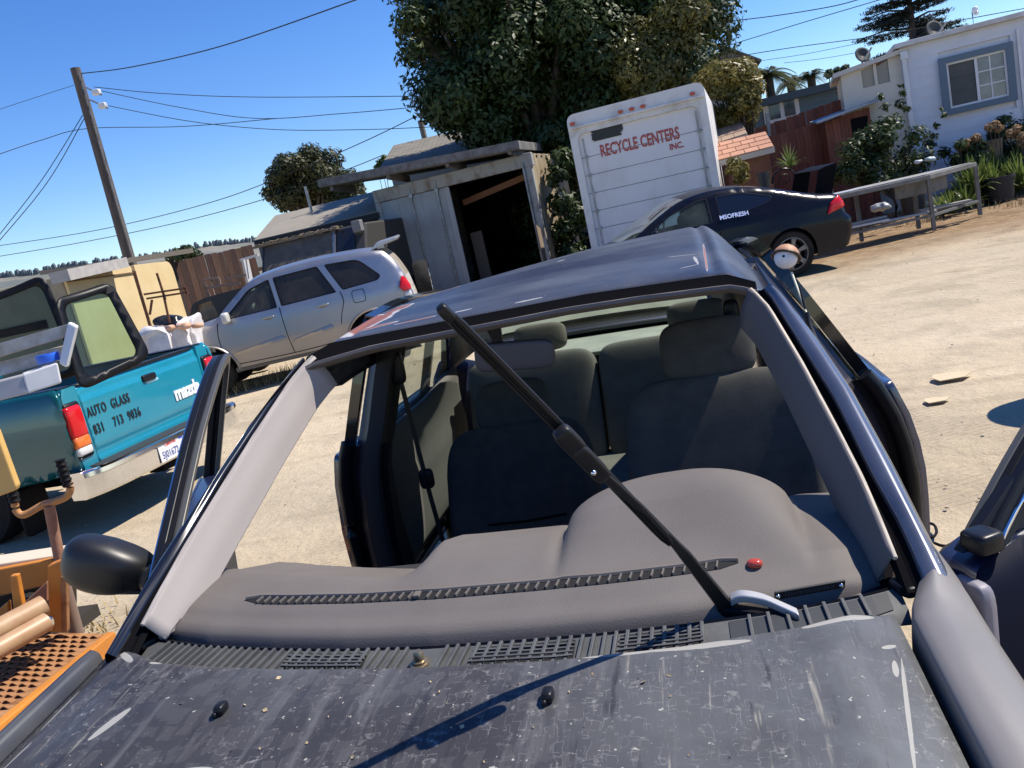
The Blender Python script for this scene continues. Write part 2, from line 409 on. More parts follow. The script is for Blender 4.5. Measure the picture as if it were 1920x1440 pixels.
# --- paints
def carpaint(name, streak=True):
    m = bpy.data.materials.new(name); m.use_nodes = True
    global t, tc
    t = m.node_tree; tc = nd(t, 'TexCoord'); b = t.nodes['Principled BSDF']
    c = ramp(noise(2.2, 6), .3, (.028, .0265, .031), .7, (.052, .050, .053)) if streak else ramp(noise(2.2, 6), .3, (.018, .02, .033), .7, (.04, .046, .066))
    if streak:
        # dusty, chalky clear coat; sheen painted in as a paler driver side
        sx = nd(t, 'SeparateXYZ'); t.links.new(tc.outputs['Object'], sx.inputs[0])
        a = nd(t, 'MapRange', interpolation_type='SMOOTHSTEP'); a.inputs[1].default_value = .02; a.inputs[2].default_value = .5; a.inputs[4].default_value = .85; t.links.new(sx.outputs[0], a.inputs[0])
        n1 = nd(t, 'Math', operation='MULTIPLY'); t.links.new(a.outputs[0], n1.inputs[0]); t.links.new(ramp(noise(3.5, 7), .32, (.15,)*3, .62, (1,)*3), n1.inputs[1])
        c = mixc(n1.outputs[0], c, (.135, .145, .152))
        # dried puddle outlines: warped voronoi cell edges
        nz = nd(t, 'TexNoise'); nz.inputs['Scale'].default_value = 26; nz.inputs['Detail'].default_value = 4; t.links.new(tc.outputs['Object'], nz.inputs['Vector'])
        def rings(scale, thr, wid, amt):
            mp = nd(t, 'Mapping'); mp.inputs[3].default_value = (1, .62, 1); t.links.new(tc.outputs['Object'], mp.inputs[0])
            va = nd(t, 'VectorMath', operation='MULTIPLY_ADD'); va.inputs[1].default_value = (amt,)*3; t.links.new(nz.outputs['Color'], va.inputs[0]); t.links.new(mp.outputs[0], va.inputs[2])
            vo = nd(t, 'TexVoronoi', feature='F1', distance='CHEBYCHEV'); vo.inputs['Scale'].default_value = scale; vo.inputs['Randomness'].default_value = .75; t.links.new(va.outputs[0], vo.inputs['Vector'])
            s1 = nd(t, 'Math', operation='SUBTRACT'); t.links.new(vo.outputs['Distance'], s1.inputs[0]); s1.inputs[1].default_value = thr
            ab = nd(t, 'Math', operation='ABSOLUTE'); t.links.new(s1.outputs[0], ab.inputs[0])
            return ramp(ab.outputs[0], wid*.4, (1,)*3, wid, (0,)*3), ramp(vo.outputs['Distance'], thr-.02, (1,)*3, thr+.01, (0,)*3)
        l1, in1 = rings(36, .37, .022, .026); l2, in2 = rings(66, .36, .035, .018)
        mask = ramp(noise(5, 4), .34, (0,)*3, .52, (1,)*3)
        lm = mixc(mask, (0, 0, 0), mixc(1.0, l1, l2, 'ADD'))
        c = mixc(mixc(1.0, in1, (.35, .35, .35), 'MULTIPLY'), c, (.085, .083, .084))
        c = mixc(mixc(1.0, lm, mixc(1.0, ramp(noise(60, 3), .42, (.0,)*3, .62, (.8,)*3), (.7,)*3, 'MULTIPLY'), 'MULTIPLY'), c, (.23, .225, .215))
        # run marks down the slope
        st = ramp(noise(9, 5, st=(2.6, .22, 1)), .57, (0,)*3, .68, (.55,)*3); c = mixc(st, c, (.13, .13, .13)); c = mixc(ramp(noise(14, 5, st=(2.4, .3, 1)), .60, (0,)*3, .68, (.7,)*3), c, (.018, .018, .024))
        sk = ramp(noise(22, 4, st=(2.2, .12, 1)), .64, (0,)*3, .70, (.8,)*3); c = mixc(mixc(1.0, sk, mask, 'MULTIPLY'), c, (.34, .31, .25))
        fl = ramp(noise(95, 2), .70, (0,)*3, .74, (.8,)*3); c = mixc(fl, c, (.45, .43, .38))
        edge = nd(t, 'MapRange'); edge.inputs[1].default_value = -.34; edge.inputs[2].default_value = -.14; edge.inputs[4].default_value = .5; t.links.new(sx.outputs[1], edge.inputs[0])
        e2 = nd(t, 'Math', operation='MULTIPLY'); t.links.new(edge.outputs[0], e2.inputs[0]); t.links.new(ramp(noise(6, 6), .4, (0,)*3, .65, (1,)*3), e2.inputs[1])
        c = mixc(e2.outputs[0], c, (.11, .12, .14))
    else:
        c = mixc(ramp(noise(3, 7, st=(.5, 1.4, 1)), .42, (0,)*3, .66, (.9,)*3), c, (.085, .095, .112))
        c = mixc(ramp(noise(60, 3), .68, (0,)*3, .74, (.5,)*3), c, (.3, .31, .33))
    t.links.new(c, b.inputs['Base Color'])
    mr = nd(t, 'MapRange'); mr.inputs[1].default_value = .3; mr.inputs[2].default_value = .7; mr.inputs[3].default_value = .42 if streak else .36; mr.inputs[4].default_value = .6 if streak else .55
    t.links.new(noise(4, 5), mr.inputs[0]); t.links.new(mr.outputs[0], b.inputs['Roughness'])
    b.inputs['Coat Weight'].default_value = .04 if streak else .12; b.inputs['Coat Roughness'].default_value = .22; b.inputs['Specular IOR Level'].default_value = .22 if streak else .4
    bu = nd(t, 'Bump'); bu.inputs['Strength'].default_value = .1; bu.inputs['Distance'].default_value = .004; t.links.new(noise(40, 5), bu.inputs['Height']); t.links.new(bu.outputs[0], b.inputs['Normal'])
    return m
hoodp = carpaint('faded_hood_paint'); roofp = carpaint('faded_roof_paint', False)
bodyp = M('dark_blue_paint', (.018, .026, .06), .25, var=(.03, .042, .08), vs=3, coat=.7)
jambp = M('navy_jamb_paint', (.01, .016, .05), .35, coat=.4)
primer = M('grey_fender_paint', (.150, .138, .130), .36, var=(.2, .185, .172), vs=3.2, vdet=8, coat=.15, stretch=(1.6, .4, 1), crough=.35, rvar=.1)
pillarp = M('grey_pillar_paint', (.13, .145, .185), .25, .35, var=(.08, .09, .13), vs=5, coat=.5)
blotches(hoodp, [(.352, -.188, .075, .009, 4), (.55, -.14, .055, .009, 20), (.24, -.196, .06, .005, 3), (.602, -.238, .004, .018, -10), (.592, -.335, .0028, .12, -11), (.606, -.19, .012, .004, 30), (-.662, -.078, .034, .006, -38), (-.578, -.112, .014, .005, -10), (-.712, -.20, .005, .05, 2), (-.70, -.33, .005, .045, -8), (-.55, -.278, .009, .038, -22), (-.35, -.405, .05, .010, 5)], core=(.31, .30, .275), warp=.36, wscale=16)
blotches(roofp, [(-.475, .99, .055, .15, -4), (-.44, 1.13, .045, .05, 20), (-.42, .86, .06, .013, 14), (-.30, .845, .05, .005, 5), (-.35, 1.42, .04, .02, 0), (.478, 1.0, .0025, .16, -2)], core=(.24, .085, .045), edge=(.42, .4, .38), warp=.55, wscale=13)

blotches(roofp, [(.452, .95, .004, .05, 4), (.42, 1.03, .04, .002, -14), (.43, .90, .03, .002, 16), (.02, .835, .035, .004, 5), (-.17, .85, .03, .005, 8), (-.1, 1.5, .03, .006, 10), (.05, 1.35, .012, .008, 0)], core=(.34, .34, .33), warp=.6, wscale=22)
# --- hood
YR = [(-.72, -.015), (-.69, -.04), (-.58, -.10), (-.45, -.13), (-.31, -.155), (-.1, -.178), (.14, -.186), (.33, -.172), (.5, -.142), (.6, -.105), (.64, -.085)]
def hoodz(x, y):
    yr = interp(YR, x); d = yr-y
    z = .949-.085*d-.10*max(0, d-.3)**2+.016*(1-(x/.68)**2)*min(1, d/.1)
    z -= .010*max(0, 1-d/.02)**2
    z -= .02*sst((abs(x+.052)-.615)/.075)
    z -= .007*math.exp(-((x-.585)/.025)**2)*min(1, d/.08)-.005*math.exp(-((x-.53)/.03)**2)*min(1, d/.08)
    z -= .007*math.exp(-((x+.655)/.025)**2)*min(1, d/.08)
    return z
YF = -1.12
def hoodp_fn(u, v):
    xl, xr = -.740, .635
    x = lerp(xl, xr, u); v = v**1.6; yr = interp(YR, x); yf = YF+.10*((x+.03)/.67)**2
    y = lerp(yr, yf, v); return (x, y, hoodz(x, y))
hood = obj('hood', MB().grid(hoodp_fn, 90, 60), hoodp, car, smooth=60, solid=.012, off=1)
hood['label'] = 'faded dark blue hood with dried water rings and peeling clear coat'
# underside void, closes the gap round the hood
obj('engine_bay', MB().span((-.70, -1.05, .35), (.63, -.12, .845)).span((-.66, -.3, .3), (.62, .12, .84)), M('engine_dark', (.008, .008, .009), .9), car)
# washer nozzles
for nx_, ny_, sc in ((.152, -.305, 1.0), (-.352, -.28, .9)):
    z = hoodz(nx_, ny_)
    o = obj('washer_nozzle', MB().sq((nx_, ny_, z+.007), (.017, .026, .016), .6, nu=14, nv=8).sq((nx_-.004, ny_-.013, z+.004), (.008, .009, .008), .7, nu=8, nv=6), satin, hood, smooth=60)
# crumbs / leaf bits on hood
g = MB()
for k in range(70):
    x = rnd.uniform(-.62, .45); y = -.2-rnd.random()**1.3*.34; z = hoodz(x, y)+.001
    a = rnd.uniform(0, 6.3); l = rnd.uniform(.001, .0028)*(1 if rnd.random() < .88 else 2); ww = l*rnd.uniform(.3, .7)
    ca, sa = cos(a), sin(a)
    g.add([(x+ca*l, y+sa*l, z+.001), (x-sa*ww, y+ca*ww, z+.003), (x-ca*l, y-sa*l, z+.001), (x+sa*ww, y-ca*ww, z)], [(0, 1, 2, 3)])
stuff(obj('leaf_crumbs', g, M('crumbs', (.5, .4, .24), .9, var=(.3, .2, .1), vs=9), car))

# --- fenders
def fender(sgn, name, mat, x0, xo):
    # cross sections along y: list of (offset from seam outward, z)
    rings = []
    for i in range(30):
        y = lerp(-1.02, .075 if sgn > 0 else -.045, i/29); d = max(0, -.09-y)
        zt = .955-.078*d-.10*max(0, d-.3)**2
        rise = sst((y+.16)/.16)*(sgn > 0)
        if sgn < 0: zt -= .014                         # rises to the pillar foot
        seam = x0+.012*0+ (.048*rise)
        w_ = xo-seam
        sec = [(-.004, -.06), (0, -.012), (.006, -.001), (.02*1, .004+.012*rise), (.4*w_, .004+.012*rise), (.70*w_, -.007+.006*rise), (.90*w_, -.026), (1.0*w_, -.066), (1.03*w_+.004, -.16), (1.05*w_+.01, -.30), (1.05*w_+.01, -.5)]
        sec = catmull(sec, 3)
        rings.append([(sgn*(seam+a), y, zt+b_) for a, b_ in sec])
    return obj(name, MB().loft(rings, False), mat, car, smooth=50, solid=.004)
f_r = fender(1, 'front_fender', primer, .647, .755); f_r['label'] = 'grey unpainted fender on the driver side'
f_l = fender(-1, 'front_fender', M('dusty_blue_fender', (.05, .055, .07), .4, var=(.10, .10, .10), vs=4, vdet=8, spec=.25), .746, .760); f_l['label'] = 'dark blue fender on the passenger side'
# nose: grille, bumper, headlights (below the camera)
g = MB()
g.grid(lambda u, v: (lerp(-.74, .74, u), -1.10-.09*(1-abs(2*u-1)**3)-.05*sin(pi*v), lerp(.30, .56, v)), 24, 8)
obj('front_bumper', g, primer, car, smooth=60, solid=.02)
g = MB(); g.span((-.3, -1.16, .6), (.3, -1.13, .7)); obj('grille', g, satin, car)
for s_ in (-1, 1): obj('headlight', MB().sq((s_*.52, -1.09, .67), (.34, .12, .13), .4), clrl, car, smooth=60)

# --- windshield plane helpers
def WP(x, s, d=0, up=0):
    """x across, s 0..1 from cowl to header, d metres below the windshield plane"""
    return V3((x, -.03+.776*s+.433*d, .97+.373*s-.901*d))
XO = [(-.1, .66), (.0, .66), (.09, .658), (.22, .653), (.37, .640), (.62, .616), (.86, .586), (.955, .562), (1.0, .54)]
XI = [(-.1, .692), (.03, .690), (.09, .688), (.24, .673), (.47, .658), (.785, .617), (.92, .600), (.98, .585)]
XP = [(-.1, .728), (0, .723), (.08, .717), (.25, .709), (.5, .689), (.725, .658), (.92, .622), (1.0, .60)]
XIL = [(-.1, .69), (.03, .682), (.09, .678), (.24, .664), (.47, .65), (.785, .612), (.92, .588), (.98, .57)]
XPL = [(-.1, .708), (0, .704), (.1, .703), (.17, .701), (.385, .676), (.665, .641), (.92, .58), (1, .56)]
trim_l = M('pillar_trim_sunlit', (.36, .325, .305), .8, bump=.06, bs=300, spec=.15)  # passenger side trim, its sunlit tone put into the colour
trimmat = M('trim_shaded_grey', (.15, .135, .132), .8, bump=.06, bs=300, spec=.12)  # driver side copy of the trim, shade put into the colour
foam = M('trim_edge_cream', (.5, .44, .36), .8)
for sgn in (1, -1):
    xi, xp = (XI, XP) if sgn > 0 else (XIL, XPL)
    # painted pillar
    rings = []
    for i in range(25):
        s = lerp(-.06, .955, i/24); a = interp(xi, s); b_ = interp(xp, s); w_ = b_-a
        sec = [(a-.004, .03), (a-.002, .004), (a+.004, -.004), (a+.5*w_, -.010), (a+.9*w_, -.004), (b_+.006, .012), (b_+.012, .04), (b_-.002, .055), (b_-.01, .09)]
        rings.append([WP(sgn*x, s, d) for x, d in catmull(sec, 3)])
    o = obj('windshield_pillar', MB().loft(rings, False), pillarp if sgn > 0 else gloss, car, smooth=50)
    # rubber and primer channel left by the missing glass
    rings = []
    for i in range(25):
        s = lerp(-.05, .965, i/24); a = interp(XO, s); b_ = interp(xi, s)
        rings.append([WP(sgn*x, s, d) for x, d in ((a-.003, .02), (a+.004, .012), (a+.5*(b_-a), .014), (b_+.002, .006), (b_+.004, .03))])
    obj('windshield_channel', MB().loft(rings, False), chan, car, smooth=30)
    # plastic trim inside
    rings = []; edge = []
    for i in range(31):
        s = lerp(.015, .972 if sgn < 0 else .962, i/30); a = interp(XO, s)
        foot = sst((.14-s)/.14); hd = sst((s-.86)/.11)
        ai = a-.028+.016*foot; dd = .088-.05*foot
        sec = [(a, .0), (a-.004, .002), (a-.010, .02), (a-.022, .052), (ai, dd), (ai-.002, dd+.012)]
        rings.append([WP(sgn*x, s, d) for x, d in catmull(sec, 3)])
        edge.append(WP(sgn*(a+.0015), s, .0005))
    tr = obj('pillar_trim', MB().loft(rings, False), trimmat if sgn > 0 else trim_l, car, smooth=50, solid=.003)
    obj('trim_edge', MB().tube(edge, .0042, 6), foam if sgn > 0 else trim_l, tr, smooth=60)

# --- header: seal, lining edge
HB = [(-.60, .90), (-.557, .94), (-.398, .985), (-.112, 1.004), (.118, 1.022), (.295, 1.02), (.515, 1.005), (.553, .978), (.60, .93)]
HF = [(-.62, .93), (-.578, .97), (-.517, 1.033), (-.214, 1.05), (.171, 1.073), (.514, 1.058), (.584, .985), (.62, .94)]
def hdr(n=40):
    g1 = MB(); g2 = MB(); r1 = []; r2 = []
    for i in range(n+1):
        x = lerp(-.575, .575, i/n); b_ = interp(HB, x); f_ = interp(HF, x)
        wob = .0015*mnoise.noise(V3((x*14, 0, 3)))
        r1.append([WP(x, b_-.005, .012), WP(x, b_, .006), WP(x, (b_+f_)/2, .008), WP(x, f_+.004, .002), WP(x, f_+.006, .02)])
        r2.append([WP(x, b_+.004, .004), WP(x, b_-.004, .001+wob), WP(x, b_-.010, .007+wob), WP(x, b_+.0, .022), WP(x, b_+.045, .05), WP(x, b_+.15, .08)])
    g1.loft(r1, False); g2.loft(r2, False)
    obj('windshield_channel', g1, chan, car, smooth=40); obj('headliner_edge', g2, trimmat, car, smooth=50)
hdr()

# --- roof
def roofpt(u, v):
    x = lerp(-1, 1, u); xe = .612 if x > 0 else .60
    X = x*xe; f_ = interp(HF, max(-.578, min(.584, X))); p0 = WP(X, f_, 0)
    yb = 1.93-.10*abs(x)**3; y = lerp(p0.y, yb, v)
    crown = .052*sin(pi*min(1, v*.92))**.8+.028*v
    tilt = .058*v*x
    z = p0.z+crown*(1-.25*x*x)+tilt-.005*v
    ax = abs(x)
    if ax > .80: z -= .085*((ax-.80)/.20)**2*(.4+.6*min(1, v*6))
    z -= .010*math.exp(-((ax-.80)/.022)**2)*sst(v*14)
    if v < .03: z -= .004*(1-v/.03)
    return V3((X, y, z))
roof = obj('roof', MB().grid(roofpt, 120, 50), roofp, car, smooth=60, solid=.006, off=-1)
roof['label'] = 'faded blue roof with rust patches and grooves along both sides'
obj('headliner', MB().grid(lambda u, v: roofpt(.03+.94*u, .02+.96*v)-V3((0, 0, .03)), 30, 16), M('headliner', (.3, .29, .27), .95), car, smooth=60)

# --- rear half of the body
def bw(z):           # half width of the body side at height z
    return interp([(.15, .74), (.35, .80), (.62, .815), (.82, .80), (.92, .775), (.96, .755), (1.2, .675), (1.36, .615), (1.5, .60)], z)
def taper(y): return 1-.10*max(0, (y-1.7)/1.4)**2
AJAR = [(.3, .19), (.5, .19), (.73, .18), (.9, .15), (1.0, .13), (1.2, .085), (1.35, .05), (1.5, .03)]
def bws(sg, y, z): return bw(z)*taper(y)+(interp(AJAR, z)*sst((3.0-y)/1.4) if sg > 0 else 0)
def sidept(sg): return lambda y, z: (sg*bws(sg, y, z), y, z)
RAILZ = [(.5, 1.30), (.72, 1.325), (1.2, 1.372), (1.6, 1.375), (1.93, 1.355)]
for sg in (1, -1):
    # rear door: skin, with window opening
    low = [(1.29, .28), (1.29, .90), (2.35, .905), (2.40, .78), (2.25, .62), (2.15, .28)]
    d_ = thing('x', None, None); bpy.data.objects.remove(d_)
    skin = obj('rear_door', MB().cdt(fillet(low, .02), [], .08, sidept(sg)), bodyp, car, smooth=50, solid=.05, off=-1 if sg < 0 else 1)
    # rolled black leading edge of the door
    obj('door_seal', MB().tube([sidept(sg)(1.265, lerp(.3, .955, i/14)) for i in range(15)], .024, 8), satin, skin, smooth=60)
    obj('door_front_face', MB().loft([[sidept(sg)(1.272, z), (sg*(bws(sg, 1.272, z)-.16), 1.262, z)] for z in [lerp(.3, .94, k/14) for k in range(15)]], False), black, skin, smooth=60)
    obj('frame_jamb', MB().loft([[(sg*(bws(sg, 1.3, z)-.03), 1.285+.05*sst((z-.9)/.45), z), (sg*(bws(sg, 1.3, z)-.09), 1.27+.05*sst((z-.9)/.45), z)] for z in [lerp(.94, 1.345, k/10) for k in range(11)]], False), jambp, skin, smooth=60)
    fr = MB()
    for pth in ([(1.30, .90), (1.32, 1.2), (1.35, 1.345)], [(1.35, 1.345), (1.7, 1.36), (2.26, 1.33)], [(2.26, 1.33), (2.42, 1.12), (2.5, .9)], [(2.15, 1.34), (2.18, 1.1), (2.2, .9)]):
        pts = catmull([sidept(sg)(*q) for q in pth], 5)
        for a, b_ in zip(pts, pts[1:]): fr.bar(a, b_, .03, .035, (sg, 0, .3))
    obj('window_frame', fr, gloss, skin)
    obj('window_glass', MB().cdt([(1.31, .89), (1.355, 1.34), (2.25, 1.325), (2.48, .89)], [], .12, lambda y, z: (sg*(bws(sg, y, z)-.02), y, z)), glass('dusty_side_glass', (.72, .8, .74), dirt=.22, dcol=(.45, .45, .36)), skin, smooth=60)
    # quarter panel
    q = [(2.19, .28), (2.29, .62), (2.43, .78), (2.38, .93), (2.42, 1.0), (2.85, .93), (3.15, .85), (3.17, .35), (2.6, .28)]
    obj('quarter_panel', MB().cdt(fillet(q, .03), [], .09, sidept(sg)), bodyp, car, smooth=50, solid=.02, off=-1 if sg < 0 else 1)
    # rear pillar and roof rail
    rings = []
    for i in range(22):
        y = lerp(.62, 1.96, i/21); e = roofpt(.5+.5*sg, max(0, min(1, (y-.74)/1.10))); zb = e.z
        X = sg*abs(e.x)
        rings.append([(X*.985, e.y, zb+.004), (X+sg*.012, e.y, zb-.008), (X+sg*.022, e.y, zb-.03), (X+sg*.012, e.y, zb-.05), (X-sg*.02, e.y, zb-.05)])
    obj('roof_rail', MB().loft(rings, False), pillarp, car, smooth=50)
    obj('drip_moulding', MB().tube([V3(r[1])+V3((sg*.008, 0, .004)) for r in rings[5:]], .007, 6), satin, car, smooth=60)
    e = roofpt(.5+.49*sg, 1)
    cp = [e, (sg*.60, 2.35, 1.23), (sg*.66, 2.9, .97)]; cp2 = [(sg*.49, 1.92, e.z+.01), (sg*.52, 2.35, 1.24), (sg*.56, 2.9, .99)]
    cin = [(sg*.63, 2.26, 1.33), (sg*.68, 2.46, 1.12), (sg*.73, 2.6, .93)]
    a_, b_, c_ = [catmull([tuple(q) for q in k_], 6) for k_ in (cp2, cp, cin)]
    obj('rear_pillar', MB().loft([[p, q, r] for p, q, r in zip(a_, b_, c_)], False), roofp, car, smooth=60, solid=.02)
    # door opening pillar between front and rear door
    mid = M('centre_pillar_paint', (.02, .024, .04), .35, var=(.05, .03, .025), vs=8)
    rings = []
    for i in range(14):
        z = lerp(.25, 1.33, i/13); X = bws(sg, 1.25, z)-.045; yy = 1.24+.09*(z-.25)/1.08*.6
        wd = lerp(.16, .075, sst((z-.3)/.7))
        rings.append([(sg*X, yy, z), (sg*(X-.03), yy-.03, z), (sg*(X-.075), yy-.02, z), (sg*(X-.085), yy+wd, z), (sg*(X-.02), yy+wd, z)])
    bp = obj('centre_pillar', MB().loft(rings, True), mid, car, smooth=35)
    rings2 = [[V3(r[1])+V3((-sg*.004, -.006, 0)), V3(r[2])+V3((-sg*.01, -.012, 0)), V3(r[3])+V3((-sg*.012, 0, 0))] for r in rings]
    obj('pillar_cover', MB().loft(rings2, False), M('interior_grey_plastic', (.035, .035, .038), .75, spec=.12), bp, smooth=40, solid=.004)
    # seat belt on the pillar
    zt = 1.18; X = bw(zt)-.14
    bb = MB().bar((sg*X, 1.30, zt), (sg*(X-.01), 1.33, .72), .035, .004, (1, 0, 0)).bar((sg*(X-.01), 1.33, .72), (sg*(X-.02), 1.37, .35), .035, .004, (1, 0, 0))
    bl = obj('seat_belt', bb, M('belt_webbing', (.02, .02, .022), .8), car)
    obj('belt_anchor', MB().sq((sg*X, 1.295, zt), (.05, .035, .11), .5), satin, bl, smooth=60)
    obj('belt_buckle', MB().sq((sg*(X-.012), 1.325, .78), (.05, .03, .07), .5), satin, bl, smooth=60)
    # rear door inner panel
    pan = MB().grid(lambda u, v: (sg*(bws(sg, lerp(1.3, 2.1, u), lerp(.4, .92, v))-.075-.03*sin(pi*v)**.5-.01*(v < .6)), lerp(1.37, 2.52, u), lerp(.4, .92+.035*sst((u-.55)/.4), v)), 24, 14)
    obj('door_panel', pan, M('door_panel_cloth', (.1, .098, .088), .85), skin, smooth=50, solid=.03)
    # sill
    obj('door_sill', MB().span((sg*.62, .1, .22), (sg*.76, 1.3, .33)), mid, car, bevel=.01)
    # wheels
    for yw in (-.62, 2.42):
        wh = obj('wheel', MB(), None, car)
        bpy.data.objects.remove(wh)
        c = (sg*.70, yw, .25)
        wh = obj('wheel', MB().lathe([(.19, -.085), (.25, -.09), (.28, -.07), (.285, 0), (.28, .07), (.25, .09), (.19, .085)], c, 'x', 28), tyre, car, smooth=40)
        obj('rim', MB().lathe([(.02, sg*.07), (.1, sg*.075), (.15, sg*.05), (.18, sg*.07), (.192, sg*.075), (.192, -sg*.05), (.02, -sg*.05)], c, 'x', 24), steel, wh, smooth=40)
# roof end, rear glass, shelf, trunk
def rglass(u, v):
    x = lerp(-.52, .52, u); a = roofpt(.5+.5*x/.61, 1)-V3((0, 0, .008)); b_ = V3((x*1.06, 2.90, .985))
    p = a.lerp(b_, v); p.z += .03*sin(pi*v); p.y += .05*(1-(x/.52)**2)*.5; return p
obj('rear_window', MB().grid(rglass, 16, 10), glass('rear_glass', (.82, .9, .86), dirt=.10), car, smooth=60)
obj('trunk_lid', MB().grid(lambda u, v: (lerp(-.62, .62, u), 2.90+.3*v+.05*(1-(2*u-1)**2)*v, .985-.02*v-.10*max(0, v-.75)-.02*(2*u-1)**2), 16, 8), roofp, car, smooth=60, solid=.02)
obj('rear_panel', MB().grid(lambda u, v: (lerp(-.70, .70, u), 3.2-.05*(2*u-1)**2, lerp(.3, .94, v)), 10, 4), bodyp, car, smooth=60, solid=.02)
for s_ in (-1, 1): obj('tail_light', MB().sq((s_*.5, 3.2, .72), (.32, .06, .14), .4), redl, car, smooth=60)
shelfm = M('parcel_shelf', (.33, .36, .31), .9, var=(.26, .28, .25), vs=7)
obj('parcel_shelf', MB().span((-.6, 2.42, .925), (.6, 2.92, .945)), shelfm, car, bevel=.006)
floor_ = MB().span((-.62, .2, .24), (.62, 2.4, .28)); floor_.span((-.62, .42, .28), (.62, .46, .84)); floor_.span((-.09, .4, .28), (.09, 1.9, .42))
obj('cabin_floor', floor_, M('carpet', (.02, .02, .022), .95), car)

# --- seats
cloth = M('grey_seat_cloth', (.095, .092, .082), .95, var=(.07, .068, .064), vs=14, vdet=8, bump=.15, bs=500, spec=.08)
clothr = M('rear_seat_cloth', (.17, .168, .145), .95, var=(.14, .138, .12), vs=12, bump=.15, bs=500, spec=.08)
def seat(c, yaw, rec, lab, hz):
    s = thing('front_seat', None, None); s.parent = car; s.location = c; s.rotation_euler = (0, 0, yaw); s['label'] = lab
    RX = Matrix.Rotation(-rec, 3, 'X')
    def warp(p):
        k = (p.z/.31); p.x *= 1-.10*max(0, k)**2-.04*max(0, -k); 
        side = abs(p.x)/.27
        if p.y < 0: p.y -= .035*sst((side-.62)/.3)*(1-max(0, k))
        return p
    bk = MB().sq((0, 0, 0), (.55, .15, .62), .32, RX, 48, 28, warp)
    obj('backrest', bk, cloth, s, smooth=60)
    top = RX @ V3((0, 0, .30))
    hr = MB().sq(top+RX @ V3((0, -.005, hz)), (.275, .115, .185), .5, RX, 32, 18)
    obj('headrest', hr, cloth, s, smooth=60)
    for x in (-.06, .06): obj('headrest_post', MB().tube([top+V3((x, 0, -.05)), top+RX @ V3((x, 0, hz))], .007, 8), chrome, s, smooth=60)
    obj('cushion', MB().sq((0, -.25, -.30), (.52, .52, .18), .35, None, 30, 16), cloth, s, smooth=60)
    bolster = MB()
    bolster.tube([RX @ V3((-.14, -.078, -.04)), RX @ V3((0, -.081, -.045)), RX @ V3((.14, -.078, -.04))], .004, 6)
    obj('seam', bolster, dark, s, smooth=60)
    return s
seat((.455, 1.10, .74), 0, R(17), 'driver seat with grey cloth partly in the sun', .085)
seat((-.235, 1.49, .575), R(6), R(20), 'passenger seat set far back in shade', .075)
rs = thing('rear_seat', None, None); rs.parent = car
RX = Matrix.Rotation(-R(16), 3, 'X')
for cx_, w_ in ((-.30, .60), (.30, .585)):
    obj('backrest', MB().sq((cx_, 2.34, .70), (w_, .17, .56), .25, RX, 40, 22), clothr, rs, smooth=60)
obj('cushion', MB().sq((0, 2.05, .42), (1.2, .6, .2), .3), clothr, rs, smooth=60)
for cx_, w_, yy in ((-.26, .25, 2.52), (.46, .26, 2.48)):
    obj('headrest', MB().sq((cx_, yy, 1.03), (w_, .10, .13), .5, RX), clothr, rs, smooth=60)

# --- dashboard
dashm = M('dash_plastic', (.128, .113, .103), .6, var=(.150, .135, .124), vs=3.5, vdet=9, bump=.10, bs=380, rvar=.08, spec=.22)
Y0 = [(-.70, .052), (-.69, .045), (-.55, 0), (-.4, -.032), (-.25, -.056), (-.09, -.07), (.09, -.072), (.2, -.07), (.33, -.062), (.48, -.042), (.6, -.014), (.64, .0), (.66, .01)]
VENT = .088
def dashz(x, y):
    v = y-interp(Y0, x)
    prof = [(-.01, .90), (0, .921), (.006, .934), (.02, .943), (.045, .950), (.06, .956), (.08, .964), (.12, .969), (.20, .977), (.25, .979), (.30, .974), (.42, .935), (.47, .90), (.52, .75)]
    z = interp(prof, v)
    wl = sst((-.13-x)/.07)                                   # shallower on the passenger side
    if wl: z = lerp(z, interp([(-.01, .90), (0, .921), (.006, .934), (.02, .943), (.045, .950), (.06, .956), (.08, .962), (.12, .966), (.15, .968), (.175, .966), (.20, .958), (.30, .91), (.47, .85), (.52, .75)], v+.10*(x+.36)*sst((v-.05)/.07)), wl)
    z += .007*sst((x+.24)/.10)*sst((.13-x)/.04)*sst((v-.1)/.1)
    # instrument hump
    t = (x-.335)/.212
    if abs(t) < 1:
        hx = (1-abs(t)**2.3)**(.5 if t < 0 else .66)
        z += .094*hx*sst((y-.045+.06*abs(t)**2)/.25)*(1 if y < .34 else max(0, 1-((y-.34)/.1)**2))
    z -= .012*sst((x-.57)/.09)+.004*sst((-x-.60)/.09)
    return z
def dashfn(u, v):
    x = lerp(-.688, .640, u); y0 = interp(Y0, x); y = y0-.01+.53*v
    return (x, y, dashz(x, y))
dash = obj('dashboard', MB().grid(dashfn, 170, 110), dashm, car, smooth=70)
